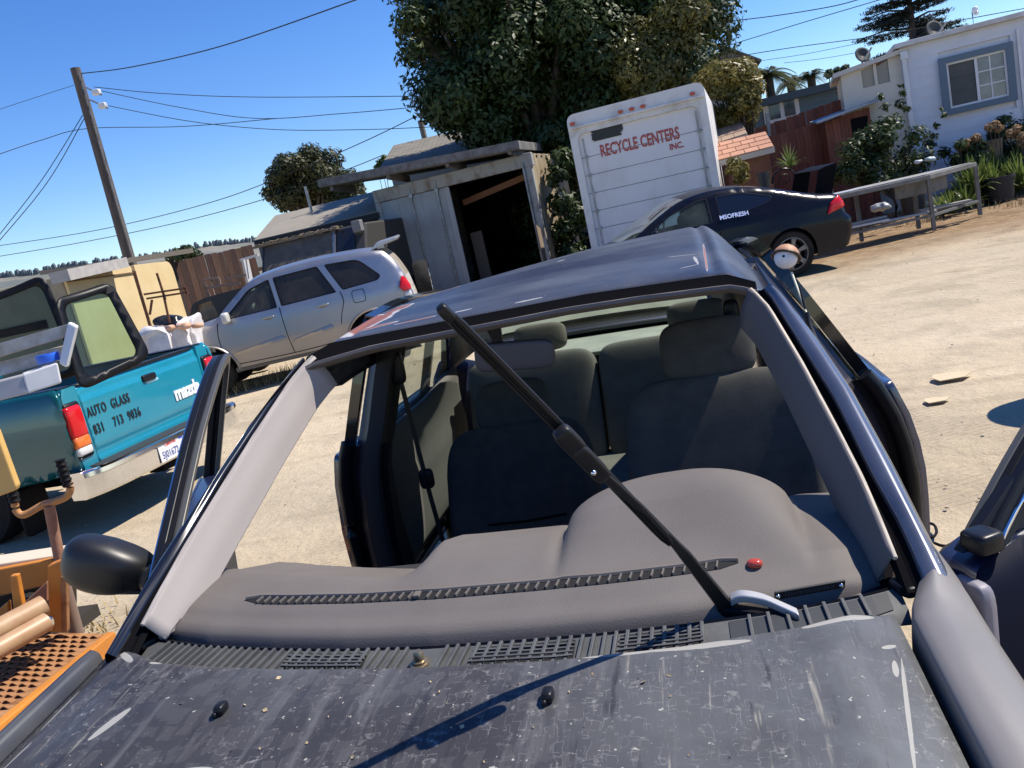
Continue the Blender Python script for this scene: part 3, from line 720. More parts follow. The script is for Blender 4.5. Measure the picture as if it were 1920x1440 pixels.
# defroster slot: dark strip on the dash for its shade, with separate ribs
slot = MB(); ribs = []
xs = [lerp(-.50, .43, i/60) for i in range(61)]
top = [V3((x, interp(Y0, x)+VENT, 0)) for x in xs]
rows = []
for p in top:
    wv = .011*min(1, (p.x+.505)/.04, (.44-p.x)/.04)
    rows.append([(p.x, p.y-wv, dashz(p.x, p.y-wv)+.0012), (p.x, p.y, dashz(p.x, p.y)+.0014), (p.x, p.y+wv, dashz(p.x, p.y+wv)+.0022)])
slot.loft(rows, False)
obj('defroster_slot', slot, M('slot_shade', (.006, .006, .007), .9), dash, smooth=60)
lip = MB().loft([[(r[2][0], r[2][1]-.003, r[2][2]), (r[2][0], r[2][1]-.001, r[2][2]+.004), (r[2][0], r[2][1]+.006, r[2][2]+.004), (r[2][0], r[2][1]+.012, r[2][2]+.001)] for r in rows], False)
obj('slot_lip', lip, dashm, dash, smooth=60)
rb = MB().box((0, 0, 0), (.0028, .018, .006))
src = None
for i in range(49):
    x = lerp(-.465, .395, i/48); y = interp(Y0, x)+VENT; p = V3((x, y-.001, dashz(x, y)+.0022))
    if abs(x+.13) < .006: continue
    if src is None: src = obj('vent_rib', rb, dashm, dash, bevel=.0006); o = src
    else: o = inst(src, 'vent_rib', dash)
    o.location = p; o.rotation_euler = (R(8), 0, R(-22+14*(x+.47)))
obj('vent_rib', MB().box((-.13, interp(Y0, -.13)+VENT, dashz(-.13, interp(Y0, -.13)+VENT)+.003), (.012, .02, .006)), dashm, dash, bevel=.001)
x = .455; y = interp(Y0, x)+.075
obj('sensor_light', MB().sq((x, y, dashz(x, y)+.003), (.026, .022, .016), .9), M('red_sensor', (.42, .05, .03), .15, coat=.5), dash, smooth=80)
y = interp(Y0, .455)+.012
# plate with rivets at the foot of the dash
pa = V3((.475, interp(Y0, .475)+.005, .938)); pb = V3((.585, interp(Y0, .585)+.005, .936))
pl = obj('plate', MB().bar(pa, pb, .004, .020, (0, -.35, 1)), M('plate_black', (.02, .02, .022), .4), dash, bevel=.0015)
for q in (.05, .94): obj('rivet', MB().sq(pa.lerp(pb, q)+V3((0, -.004, .001)), (.008, .006, .008), .9, nu=10, nv=6), chrome, pl, smooth=60)
embs = MB()
for i in range(17):
    p = pa.lerp(pb, .16+i*.042)+V3((0, -.0032, .0015)); embs.box(p, (.0022, .001, .005 if i % 3 else .0038))
stuff(obj('embossing', embs, M('emboss', (.07, .07, .075), .4), pl))
# airbag / end-cap relief on passenger side
# black gap under the dash front
gap = MB().loft([[(x, interp(Y0, x)+.012, .935-.01), (x, interp(Y0, x)-.002, .917), (x, interp(Y0, x)-.024, .926), (x, interp(Y0, x)-.032, .934), (x, interp(Y0, x)-.036, .925)] for x in [lerp(-.70, .66, i/50) for i in range(51)]], False)
obj('windshield_channel', gap, satin, car, smooth=40)

# --- cowl grille: base, ribs, meshes
cowlm = M('cowl_plastic', (.085, .088, .088), .62, var=(.05, .052, .054), vs=16, bump=.05, bs=200)
cowld = M('cowl_plastic_dark', (.028, .03, .032), .5)
def cy(x): return interp(Y0, x)-.036
def cz(x, y): 
    a, b_ = cy(x), interp(YR, x)+.008
    return lerp(.930, .922, max(0, min(1, (a-y)/max(.02, a-b_))))
MESH = [(-.335, -.185), (.03-.03, .165), (.235, .36)]
def inmesh(x): return any(a < x < b_ for a, b_ in MESH)
cow = MB().loft([[(x, cy(x)+.006, .924), (x, cy(x), .931), (x, interp(YR, x)+.004, .921), (x, interp(YR, x)-.01, .905)] for x in [lerp(-.665, .66, i/60) for i in range(61)]], False)
cowl = obj('cowl_grille', cow, cowlm, car, smooth=40)
for a, b_ in MESH:
    n = 12; rows = [[(x, cy(x)-.006, cz(x, cy(x))+.0014), (x, interp(YR, x)+.014, cz(x, interp(YR, x)+.012)+.0014)] for x in [lerp(a, b_, i/n) for i in range(n+1)]]
    obj('mesh_shade', MB().loft(rows, False), M('hole_shade', (.004, .004, .004), .9), cowl)  # dark sheet under the bars stands for shade in the holes
    cb = MB()
    for k in range(1, 5):
        f = k/5
        pts = [V3((x, lerp(cy(x)-.006, interp(YR, x)+.014, f), cz(x, cy(x))+.0028)) for x in [lerp(a, b_, i/n) for i in range(n+1)]]
        for p, q in zip(pts, pts[1:]): cb.bar(p, q, .0042, .002)
    stuff(obj('mesh_bars', cb, cowlm, cowl))
x = -.615; ribs = {}
while x < .615:
    st = .0175 if not inmesh(x) else .0188
    if x > .43: st = .028
    sl = lerp(-.024, .004, (x+.6)/1.2)
    if abs(x+.085) > .028 and not (.37 < x < .43):
        a = V3((x, cy(x)-.001, .9345)); b_ = V3((x+sl, interp(YR, x)+.006, .9245))
        L = (b_-a).length
        key = round(L, 2)
        m = MB().bar(a, b_, .0055 if not inmesh(x) else .006, .008)
        obj('grille_rib', m, cowlm, cowl, bevel=.0012)
    x += st
for x0, x1 in ((.40, .64),):
    g = MB().loft([[(x, cy(x)-.004, .932), (x, interp(YR, x)+.006, .9235)] for x in [lerp(x0, x1, i/10) for i in range(11)]], False)
    obj('grille_panel', g, cowld, cowl)
obj('wiper_spindle', MB().lathe([(.013, 0), (.013, .006), (.009, .007), (.008, .018), (.006, .022)], (-.085, -.14, .926), 'z', 16).lathe([(.018, -.002), (.018, .002), (.01, .003)], (-.085, -.14, .926), 'z', 16), M('spindle_brass', (.35, .28, .18), .35, .8), cowl, smooth=40)
obj('corner_gasket', MB().sq((.668, -.035, .935), (.03, .05, .02), .5, Matrix.Rotation(R(25), 3, 'Z')), satin, cowl, smooth=60)
obj('corner_gasket', MB().sq((-.675, .0, .93), (.03, .05, .02), .5, Matrix.Rotation(R(-25), 3, 'Z')), satin, cowl, smooth=60)

# --- raised wiper
E0, HG, TIP, FE, PV = V3((.405, -.034, .914)), V3((.240, -.225, 1.325)), V3((.13, -.37, 1.50)), V3((.334, -.15, 1.092)), V3((.509, -.045, .915))
blk = M('wiper_black', (.011, .011, .012), .4, rvar=.1, spec=.3)
bd = (FE-TIP).normalized(); HG = TIP+bd*((FE-TIP).length*.50+.085)
arm = MB()
d = (HG-E0).normalized(); side = V3((1, 0, 0))
mids = [(E0-d*.012, .027, .015), (E0+d*.03, .026, .015), (E0+d*.17, .019, .011), (E0+d*.2, .015, .010), (E0+d*.30, .0145, .009), (E0+d*((HG-E0).length-.03), .014, .008), (HG, .013, .008)]
nrm = V3((.35, -.85, -.35)).normalized(); sx = d.cross(nrm).normalized(); nn = sx.cross(d)
fr_ = lambda p: sin(pi*max(0, min(1, (p-E0).dot(d)/(HG-E0).length)))*.0085
sgx = 1 if sx.dot(CR) > 0 else -1
mids = [(p+sx*sgx*fr_(p), w_, h_) for p, w_, h_ in mids]
arm.loft([[p+sx*(-w_/2)+nn*(-h_/2), p+sx*(w_/2)+nn*(-h_/2), p+sx*(w_/2*.8)+nn*(h_/2), p+sx*(-w_/2*.8)+nn*(h_/2)] for p, w_, h_ in mids])
wa = obj('wiper_arm', arm, blk, car, bevel=.0025)
link = MB()
lp = catmull([tuple(E0+V3((.002, -.01, .028))), tuple(E0+V3((.02, -.014, .036))), tuple(E0+V3((.05, -.022, .032))), tuple(E0+V3((.075, -.04, .026))), tuple(E0+V3((.098, -.058, .020)))], 5)
link.loft([[V3(p)+V3((0, -.009, .004)), V3(p)+V3((0, .009, .006)), V3(p)+V3((0, .009, -.006)), V3(p)+V3((0, -.009, -.008))] for p in lp])
obj('wiper_link', link, M('bare_aluminium', (.5, .49, .47), .4, .5), wa, smooth=50, bevel=.002)
obj('pivot_cover', MB().bar(E0+V3((-.02, -.005, .012)), E0+V3((.085, -.05, .008)), .022, .02), black, wa, bevel=.006)
bd = (FE-TIP); L = bd.length; bd.normalize(); bs = bd.cross(nrm).normalized(); bn = bs.cross(bd)
bl = MB(); rings = []
for i in range(30):
    f = i/29; p = TIP+bd*(L*f); k = .55+.45*min(1, f/.05, (1-f)/.04)
    bow = -.010*sin(pi*f)
    sec = [(q0*.68, q1*.8) for q0, q1 in [(-.0125, -.002), (-.0115, .0045), (-.005, .0065), (-.0035, .0035), (-.0005, .0035), (.001, .007), (.0025, .0035), (.006, .0035), (.0075, .0065), (.011, .004), (.0125, -.002), (.002, -.006), (.001, -.013), (-.001, -.013), (-.002, -.006)]]
    rings.append([p+bs*(a*k)+bn*((b_+bow)*1) for a, b_ in sec])
bl.loft(rings)
wb = obj('wiper_blade', bl, blk, car, smooth=25)
obj('blade_cap', MB().sq(TIP+bd*.008+bn*.003, (.014, .024, .016), .5, Matrix((bs, bd, bn)).transposed()), blk, wb, smooth=60)
hp = TIP+bd*(L*.50)
obj('blade_clip', MB().sq(hp+bn*.006, (.026, .05, .022), .45, Matrix((bs, bd, bn)).transposed()).sq(hp+bd*.045+bn*.010, (.024, .07, .02), .45, Matrix((bs, bd, bn)).transposed()), blk, wb, smooth=60)
obj('clip_pin', MB().sq(hp+bd*.052+bn*.02+bs*.004, (.008, .012, .008), .8, nu=10, nv=6), chrome, wb, smooth=60)

# --- rear-view mirror
mr_ = obj('rear_view_mirror', MB().sq((-.045, .83, 1.238), (.215, .03, .078), .38, Matrix.Rotation(R(4), 3, 'Y'), 32, 14), M('mirror_shell', (.055, .053, .062), .5), car, smooth=60)
obj('mirror_stem', MB().loft([[(-.085+a*.022, .80, 1.335), (-.085+a*.022, .82, 1.335), (-.08+a*.012, .83, 1.28), (-.08+a*.012, .81, 1.28)] for a in (-1, 1)], True), satin, mr_, bevel=.004)

# --- antenna and topper
ab = V3((.668, .63, 1.235))
an = obj('antenna', MB().tube([ab+V3((.012, -.09, -.07)), ab, ab+V3((-.002, .015, .03))], [.008, .007, .007], 8).tube([ab, ab+V3((-.005, .05, .085))], .0028, 8), satin, car, smooth=60)
obj('antenna_mast', MB().tube([ab+V3((-.002, .015, .03)), ab+V3((-.012, .10, .115))], .0028, 8), M('cream_rod', (.6, .58, .42), .5), an, smooth=60)
obj('clip_bracket', MB().bar(ab+V3((-.012, -.03, -.01)), ab+V3((.0, -.1, -.075)), .012, .006), gloss, an, bevel=.002)
tp = thing('antenna_topper', 'white foam antenna ball with tan cap beside the driver side roof edge', 'antenna ball', mat=CARM @ Matrix.Translation(ab+V3((-.018, .12, .15))))
obj('ball', MB().sq((0, 0, 0), (.054, .054, .054), 1.0, nu=24, nv=16), M('foam_white', (.72, .72, .75), .6, var=(.5, .5, .52), vs=30, lo=.5, hi=.7, bump=.08, bs=60), tp, smooth=80)
capR = Matrix.Rotation(R(-32), 3, 'X') @ Matrix.Rotation(R(18), 3, 'Y')
cp = MB(); rings = []
for i in range(9):
    a = lerp(R(2), R(88), i/8); rings.append([capR @ V3((cos(k*pi/12)*cos(a)*.031, sin(k*pi/12)*cos(a)*.031, sin(a)*.031)) for k in range(24)])
cp.loft(rings, True, True)
cpo = obj('cap', cp, M('cap_tan', (.45, .23, .12), .6), tp, smooth=60)
obj('cap_band', MB().tube([capR @ V3((cos(k*pi/12)*.0318, sin(k*pi/12)*.0318, .001)) for k in range(25)], .0035, 6), M('cap_band', (.06, .03, .02), .5), cpo, smooth=60)
obj('cap_button', MB().sq(capR @ V3((0, 0, .032)), (.008, .008, .006), .8, nu=10, nv=6), M('cap_button', (.5, .4, .2), .5), cpo, smooth=60)
obj('vent_hole', MB().sq((-.008, -.0258, .006), (.006, .004, .006), .8, nu=10, nv=6), black, tp, smooth=60)

# --- open front doors
def door(sg, ang, lab):
    """door in its closed position, then swung about the hinge"""
    hx, hy = sg*.765, .10; ox, oy = (.778, .012) if sg > 0 else (-.765, .10)
    d_ = thing('front_door', None, None); d_.parent = car; d_['label'] = lab
    d_.location = (ox, oy, 0); d_.rotation_euler = (0, 0, -sg*ang)
    def P(y, z, o=0): return V3((sg*(bw(z)-.765+o), y-hy, z))
    low = [(.10, .30), (.085, .7), (.09, .93, .03), (.22, .955), (1.13, .965, .03), (1.14, .75), (1.10, .30)]
    obj('door_skin', MB().cdt(fillet(low, .03), [], .07, lambda y, z: P(y, z)), bodyp if sg < 0 else M('navy_door_shaded', (.007, .009, .020), .6, spec=.06), d_, smooth=50, solid=.008)  # driver door has a darker body paint copy, its shade in the colour
    inn = [(.11, .32), (.10, .7), (.10, .94, .03), (1.12, .95, .03), (1.12, .75), (1.09, .32)]
    obj('door_panel', MB().cdt(fillet(inn, .03), [], .09, lambda y, z: P(y, z, -.075-.02*sst((.85-z)/.1))), M('door_panel_dark', (.05, .047, .045), .8), d_, smooth=50)
    e = MB()
    ps = fillet(low, .03)
    e.loft([[P(y, z), P(y, z, -.078)] for y, z in ps+ps[:1]], False)
    obj('door_edge', e, jambp, d_, smooth=40)
    if sg > 0: obj('edge_cap', MB().sq(P(.10, .82, -.03)+V3((0, -.012, 0)), (.075, .03, .20), .35), M('grey_door_edge', (.20, .19, .22), .5), d_, smooth=60)
    # window frame, double channel
    path = catmull([(.14, .955), (.30, 1.065), (.55, 1.215), (.80, 1.315), (.95, 1.345), (1.06, 1.335), (1.12, 1.24), (1.14, 1.10), (1.145, .955)], 6)
    for nm, o1, o2, wd, mt in (('window_frame', -.002, -.022, .034, satin), ('glass_channel', -.02, -.038, .024, black), ('frame_lining', -.036, -.052, .03, M('frame_grey', (.09, .09, .085), .45, .3))):
        rings = []
        for i, (y, z) in enumerate(path):
            a = Vector(path[max(0, i-1)]); b_ = Vector(path[min(len(path)-1, i+1)]); t_ = (b_-a).normalized(); n_ = Vector((t_.y, -t_.x))
            q = Vector((y, z)); r2 = q+n_*wd
            rings.append([P(q.x, q.y, o1), P(q.x, q.y, o2), P(r2.x, r2.y, o2), P(r2.x, r2.y, o1)])
        obj(nm, MB().loft(rings), mt, d_, bevel=.003)
    obj('bright_bead', MB().tube([P(y+.012, z-.012, -.0) for y, z in path[:30]], .0035, 6), chrome, d_, smooth=60)
    sail = obj('mirror_base', MB().prism([P(.10, .95, -.01), P(.30, .955, -.01), P(.30, 1.06, -.01), P(.14, .97, -.01)], (sg*-.025, 0, 0)), satin, d_, bevel=.004)
    return d_, P
dl, P = door(-1, R(24), 'passenger front door swung open and seen edge on')
def mw(p):
    p.z *= 1-.30*max(0, p.x/.11); p.y += .02*(p.x/.11)**2; return p
mc_ = Matrix.Rotation(-R(24), 3, 'Z') @ (V3((-.935, .255, .995))-V3((-.765, .10, 0)))
mo = Matrix.Rotation(-R(24), 3, 'Z') @ Matrix.Rotation(YAW, 3, 'Z') @ Matrix.Rotation(R(24), 3, 'Y')
obj('side_mirror', MB().sq(mc_, (.20, .11, .122), .68, mo, 32, 20, mw).tube([mc_+mo @ V3((.05, .0, -.005)), mc_+mo @ V3((.10, .01, -.012)), P(.22, .965, -.01)], [.05, .036, .03], 12), M('mirror_black', (.011, .011, .012), .42), dl, smooth=60)
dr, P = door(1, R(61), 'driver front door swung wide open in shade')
obj('hinge_cap', MB().sq(P(.135, .965), (.05, .05, .035), .4), satin, dr, smooth=60)
for z in (.45, .75):
    obj('door_hinge', MB().bar(P(.12, z, -.04), P(.02, z, -.06), .03, .06), steel, dr, bevel=.005)

# ================================================================== OTHER VEHICLES
def wheel(parent, c, r, wd, side=-1, spokes=5, name='wheel', rimr=None, alloy=None):
    alloy = alloy or ALLOY
    rr = rimr or r*.66; c = V3(c)
    o = obj(name, MB().lathe([(rr, -wd/2), (r*.93, -wd/2), (r*.99, -wd*.38), (r, 0), (r*.99, wd*.38), (r*.93, wd/2), (rr, wd/2), (rr, -wd/2)], c, 'y', 30, False), tyre, parent, smooth=40)
    g = MB().lathe([(rr*1.02, side*wd*.49), (rr*.95, side*wd*.50), (rr*.90, side*wd*.40), (rr*.88, 0)], c, 'y', 30, False)
    g.lathe([(rr*.24, side*wd*.2), (rr*.22, side*wd*.46), (rr*.05, side*wd*.48), (.001, side*wd*.48)], c, 'y', 16, False)
    for k in range(spokes):
        a = 2*pi*k/spokes+.3
        for da in (-.09, .09):
            g.bar(c+V3((cos(a)*rr*.15, side*wd*.42, sin(a)*rr*.15)), c+V3((cos(a+da)*rr*.92, side*wd*.44, sin(a+da)*rr*.92)), rr*.13, wd*.12, (0, 1, 0))
    obj('rim', g, alloy, o, smooth=35)
    obj('brake_disc', MB().lathe([(.001, side*wd*.1), (rr*.7, side*wd*.1), (rr*.7, side*wd*.05)], c, 'y', 20, False), M('brake_dark', (.03, .028, .026), .7), o)
    return o
class Body:
    """car shell from a side outline: x runs to the rear, -y is the side towards the viewer"""
    def __init__(s, root, up, sill, W, arches, fil, mat, crown=.05):
        s.root, s.up, s.sill, s.W, s.arches, s.fil, s.mat, s.crown = root, up, sill, W, arches, fil, mat, crown
    def ztop(s, x):
        z = None
        for (a, b_) in zip(s.up, s.up[1:]):
            if min(a[0], b_[0]) <= x <= max(a[0], b_[0]) and abs(a[0]-b_[0]) > 1e-6:
                q = a[1]+(b_[1]-a[1])*(x-a[0])/(b_[0]-a[0]); z = q if z is None else max(z, q)
        return z if z is not None else s.up[0][1]
    def dist(s, x, z):
        p = Vector((x, z)); d = 9
        for a, b_ in zip(s.up, s.up[1:]):
            q, t_ = geometry.intersect_point_line(p, Vector(a[:2]), Vector(b_[:2])); t_ = max(0, min(1, t_))
            q = Vector(a[:2]).lerp(Vector(b_[:2]), t_); d = min(d, (p-Vector(q[:2])).length)
        return d
    def y(s, x, z):
        d = min(s.fil, s.dist(x, z)); f_ = s.fil
        return s.W(x, z)-(f_-sqrt(max(0, f_*f_-(f_-d)**2)))
    def side(s, sg, holes, name='body_side', sp=.075):
        low = []
        x0, x1 = s.up[0][0], s.up[-1][0]
        low.append((x1, s.up[-1][1])); xs_ = sorted(s.arches, key=lambda a: -a[0])
        for xc, r, zc in xs_:
            hw = sqrt(max(0, r*r-(s.sill-zc)**2)); a0 = math.atan2(s.sill-zc, hw)
            for k in range(13):
                a = lerp(a0, pi-a0, k/12); low.append((xc+r*cos(a), zc+r*sin(a)))
        low.append((x0, s.up[0][1]))
        poly = [p[:2] for p in s.up]+low[1:-1]
        return obj(name, MB().cdt(poly, holes, sp, lambda x, z: (x, sg*s.y(x, z), z)), s.mat, s.root, smooth=55)
    def top(s, i0, i1, name, mat, keep=None, parent=None, lift=0, nu=18, tmax=1):
        pts = s.up[i0:i1+1]; rows = []
        for k, p in enumerate(pts):
            a = Vector(s.up[max(0, i0+k-1)][:2]); b_ = Vector(s.up[min(len(s.up)-1, i0+k+1)][:2]); d = (b_-a).normalized(); n_ = Vector((-d.y, d.x))
            w_ = s.W(p[0], p[1])-s.fil; row = []
            for j in range(nu+1):
                t_ = lerp(-tmax, tmax, j/nu); c = (p[2] if len(p) > 2 else s.crown)*(1-abs(t_)**2.2)+lift
                row.append((p[0]+n_.x*c, t_*w_, p[1]+n_.y*c))
            rows.append(row)
        return obj(name, MB().loft(rows, False), mat, parent or s.root, smooth=55)
def inset(poly, d):
    c = sum((Vector(p[:2]) for p in poly), Vector((0, 0)))/len(poly)
    return [tuple(Vector(p[:2])+(c-Vector(p[:2])).normalized()*d) for p in poly]

# ---- silver SUV with a spare wheel on the tailgate
p = at(676+48, 686, 12.35); RW = V3((p.x, p.y, zg(p.x, p.y)))
rz = YAW+R(4); rd = V3((cos(rz), sin(rz), 0))
SL, RX_ = 4.05, 3.33
suv = thing('suv', 'dusty silver SUV with a spare wheel on its tailgate', 'suv', RW-rd*RX_+V3((-sin(rz), cos(rz), 0))*.74, rz)
silver = M('dusty_silver_paint', (.36, .365, .385), .28, .9, coat=.15, rvar=.15, var=(.38, .37, .37), vs=1.6)
# dust heavier low on the doors
t = silver.node_tree; tc = nd(t, 'TexCoord'); b = t.nodes['Principled BSDF']; sp = nd(t, 'SeparateXYZ'); t.links.new(tc.outputs['Object'], sp.inputs[0])
ma = nd(t, 'Math', operation='MULTIPLY_ADD'); t.links.new(noise(2.5, 5), ma.inputs[0]); ma.inputs[1].default_value = .5; t.links.new(sp.outputs[2], ma.inputs[2])
mr = nd(t, 'MapRange'); mr.inputs[1].default_value = .65; mr.inputs[2].default_value = 1.15; mr.inputs[3].default_value = .85; mr.inputs[4].default_value = .12; t.links.new(ma.outputs[0], mr.inputs[0])
cs = b.inputs['Base Color'].links[0].from_socket
t.links.new(mixc(mr.outputs[0], cs, (.33, .28, .21)), b.inputs['Base Color'])
iv = nd(t, 'Math', operation='MULTIPLY_ADD'); t.links.new(mr.outputs[0], iv.inputs[0]); iv.inputs[1].default_value = -.9; iv.inputs[2].default_value = .9; t.links.new(iv.outputs[0], b.inputs['Metallic'])
up = [(.02, .45), (.0, .70), (.06, .86), (.25, .95), (.60, 1.01), (.98, 1.06), (1.10, 1.10), (1.35, 1.30), (1.62, 1.49), (1.85, 1.575), (2.3, 1.625), (2.8, 1.635), (3.3, 1.615), (3.62, 1.575), (3.72, 1.52), (3.82, 1.38), (3.92, 1.14), (3.96, .98), (3.99, .80), (3.98, .55), (3.95, .42)]
upb = catmull(up, 3)
def Wsuv(x, z):
    w_ = .865-.05*max(0, (abs(x-2.0)-1.1)/.95)**2*1.6
    if z > 1.02: w_ -= (z-1.02)*.26
    w_ += .012*math.exp(-((z-.62)/.1)**2)-.16*(z-.74)**2*(z < 1.1)-.02*(z >= 1.1); return w_
SB = Body(suv, upb, .36, Wsuv, [(.84, .42, .33), (RX_, .43, .33)], .06, silver)
w1 = fillet([(1.22, 1.075), (1.66, 1.43, .05), (1.98, 1.515), (2.02, 1.09)], .03); w2 = fillet([(2.08, 1.095), (2.04, 1.52), (2.70, 1.545), (2.90, 1.12)], .03)
w3 = fillet([(2.99, 1.13), (2.80, 1.545), (3.30, 1.52, .1), (3.58, 1.22, .12), (3.52, 1.16, .05)], .04)
gl_s = glass('suv_glass', (.16, .18, .17), dirt=.16, dcol=(.22, .2, .17)); gl_f = glass('suv_front_glass', (.42, .5, .46), dirt=.12, dcol=(.3, .28, .24))
for sg in (-1, 1):
    bs_ = SB.side(sg, [w1, w2, w3])
    for ww, gm_ in ((w1, gl_f), (w2, gl_s), (w3, gl_s)):
        obj('window', MB().cdt(inset(ww, -.006), [], .2, lambda x, z: (x, sg*(SB.y(x, z)-.014), z)), gm_, suv, smooth=60)
        fr = MB(); pts = ww+ww[:1]
        fr.loft([[(x, sg*(SB.y(x, z)+.001), z), (x2, sg*(SB.y(x2, z2)+.002), z2), (x2, sg*(SB.y(x2, z2)-.016), z2)] for (x, z), (x2, z2) in zip(pts, inset(pts, .022))], False)
        obj('window_seal', fr, black, suv)
    if sg > 0: continue
    # door shut lines, handles, mouldings, fuel flap
    for pth in ([(1.14, 1.06), (1.10, .8), (1.16, .42)], [(2.05, 1.09), (2.06, .75), (2.10, .40)], [(2.95, 1.12), (2.97, .98), (2.90, .80), (2.86, .66)], [(1.16, .42), (2.10, .40), (2.8, .42)]):
        pts = catmull(pth, 6); obj('shut_line', MB().tube([(x, sg*(SB.y(x, z)+.0005), z) for x, z in pts], .006, 5), dark, bs_)
    for hx_ in (1.86, 2.66):
        hd = obj('door_handle', MB().sq((hx_, sg*(SB.y(hx_, .98)+.018), .985), (.19, .03, .035), .6), silver, suv, smooth=60)
        obj('handle_recess', MB().sq((hx_, sg*(SB.y(hx_, .98)), .975), (.12, .012, .06), .8), M('recess_shade', (.15, .15, .16), .5), hd, smooth=60)
    for x0, x1 in ((1.22, 2.03), (2.12, 2.74)):
        rows = []
        for k in range(17):
            x = lerp(x0, x1, k/16); za = lerp(.53, .62, k/16); zb_ = lerp(.60, .71, k/16)-(.0 if 0 < k < 16 else .03); y0_ = SB.y(x, .62)
            rows.append([(x, sg*(SB.y(x, za)-.01), za), (x, sg*(SB.y(x, za)+.009), za+.015), (x, sg*(SB.y(x, zb_)+.010), zb_-.02), (x, sg*(SB.y(x, zb_)-.01), zb_)])
        obj('side_moulding', MB().loft(rows), silver, suv, smooth=50)
    obj('fuel_flap', MB().tube([(3.2+a, sg*(SB.y(3.2+a, 1.0+c)+.001), 1.0+c) for a, c in fillet([(-.09, -.09), (.09, -.09), (.09, .09), (-.09, .09)], .04)+[(-.09, -.05)]], .005, 5), dark, suv)
    for xc, zc in ((.84, .33), (RX_, .33)):
        ar = [(xc+.46*cos(a), zc+.46*sin(a)) for a in [lerp(.05, pi-.05, k/18) for k in range(19)]]
        ar2 = [(xc+.425*cos(a), zc+.425*sin(a)) for a in [lerp(.05, pi-.05, k/18) for k in range(19)]]
        obj('arch_flare', MB().loft([[(x, sg*(SB.y(x, z)+.002), z), (.5*(x+x2), sg*(SB.y(x, z)+.03), .5*(z+z2)), (x2, sg*(SB.y(x2, z2)+.02), z2), (x2, sg*(SB.y(x2, z2)-.05), z2)] for (x, z), (x2, z2) in zip(ar, ar2)], False), silver, suv, smooth=60)
obj('lower_sill', MB().span((1.2, -.80, .30), (2.95, .80, .37)), M('sill_grey', (.12, .115, .11), .7), suv, bevel=.02)
nU = len(upb)-1; ix = lambda x: min(range(nU//2+6), key=lambda i: abs(upb[i][0]-x))
i1, i2 = ix(1.08), ix(1.70); i3 = next(i for i, q in enumerate(upb) if q[0] > 3.70); i4 = next(i for i, q in enumerate(upb) if q[0] > 3.90)
SB.top(0, i1, 'hood', silver); SB.top(i1, i2, 'windshield', gl_f); SB.top(i2, i3, 'roof', silver); 
tgm = M('dusty_tailgate', (.36, .32, .26), .65, var=(.42, .4, .38), vs=3)
SB.top(i3, i4, 'rear_window', M('dust_caked_glass', (.23, .195, .15), .6, var=(.28, .25, .2), vs=4)); SB.top(i4, nU, 'tailgate', tgm)
sw = MB(); rows = []
for j in range(17):
    t_ = lerp(-1, 1, j/16); y_ = t_*.60; x_ = 3.80-.05*t_*t_; z_ = 1.70-.03*t_*t_
    z_ += .035; rows.append([(x_-.26, y_, z_-.12), (x_-.14, y_, z_-.02), (x_+.16, y_, z_+.01), (x_+.17, y_, z_-.022), (x_-.10, y_, z_-.075)])
sw.loft(rows, True)
obj('roof_spoiler', sw, M('spoiler_silver', (.42, .43, .46), .35, .4, coat=.4), suv, smooth=50, bevel=.004)
for y_ in (-.55, .55): obj('spoiler_foot', MB().box((3.66, y_, 1.625), (.12, .04, .07)), silver, suv, bevel=.01)
sc_ = V3((4.16, .10, .93)); spw = MB().lathe([(.21, -.10), (.33, -.115), (.355, -.07), (.36, 0), (.355, .07), (.33, .115), (.21, .10)], sc_, 'x', 32)
sp_ = obj('spare_wheel', spw, tyre, suv, smooth=40)
rimg = MB().lathe([(.225, .11), (.21, .115), (.2, .08), (.06, .06), (.05, .1), (.001, .1)], sc_, 'x', 28, False)
for k in range(5):
    a = 2*pi*k/5; rimg.bar(sc_+V3((.1, .04*cos(a), .04*sin(a))), sc_+V3((.11, .2*cos(a), .2*sin(a))), .07, .03, (1, 0, 0))
obj('rim', rimg, M('spare_rim', (.42, .42, .43), .4, .3), sp_, smooth=35)
obj('wheel_bracket', MB().box((4.02, .1, .93), (.12, .3, .3)), dark, sp_)
for sg in (-1, 1):
    tl = obj('tail_light', MB().cdt(fillet([(3.80, .99), (3.865, 1.15), (3.905, 1.13), (3.965, .99), (3.96, .93), (3.86, .92)], .02), [], .05, lambda x, z: (x, sg*(SB.y(x, z)+.012+.02*(x > 3.8)), z)), redl, suv, smooth=60, solid=.02, off=0)
    obj('reversing_lamp', MB().cdt(fillet([(3.85, .72), (3.86, .91), (3.95, .92), (3.975, .72)], .03), [], .05, lambda x, z: (x, sg*(SB.y(x, z)+.014), z)), clrl, tl, smooth=60, solid=.02, off=0)
    obj('indicator', MB().cdt(fillet([(3.86, .74), (3.86, .80), (3.95, .82), (3.96, .74)], .02), [], .05, lambda x, z: (x, sg*(SB.y(x, z)+.026), z)), ambl, tl, smooth=60, solid=.01, off=0)
    obj('side_mirror', MB().sq((1.30, sg*.97, 1.11), (.10, .20, .16), .5), M('mirror_cream', (.5, .49, .45), .4), suv, smooth=60)
    for xw in (.84, RX_): wheel(suv, (xw, sg*.72, .34), .345, .22, sg)
    obj('front_seat', MB().sq((1.95, sg*.36, 1.05), (.14, .48, .6), .4).sq((2.0, sg*.36, 1.42), (.09, .26, .16), .5), dark, suv, smooth=60)
obj('rear_bench', MB().sq((2.95, 0, 1.0), (.14, 1.25, .6), .35), dark, suv, smooth=60)
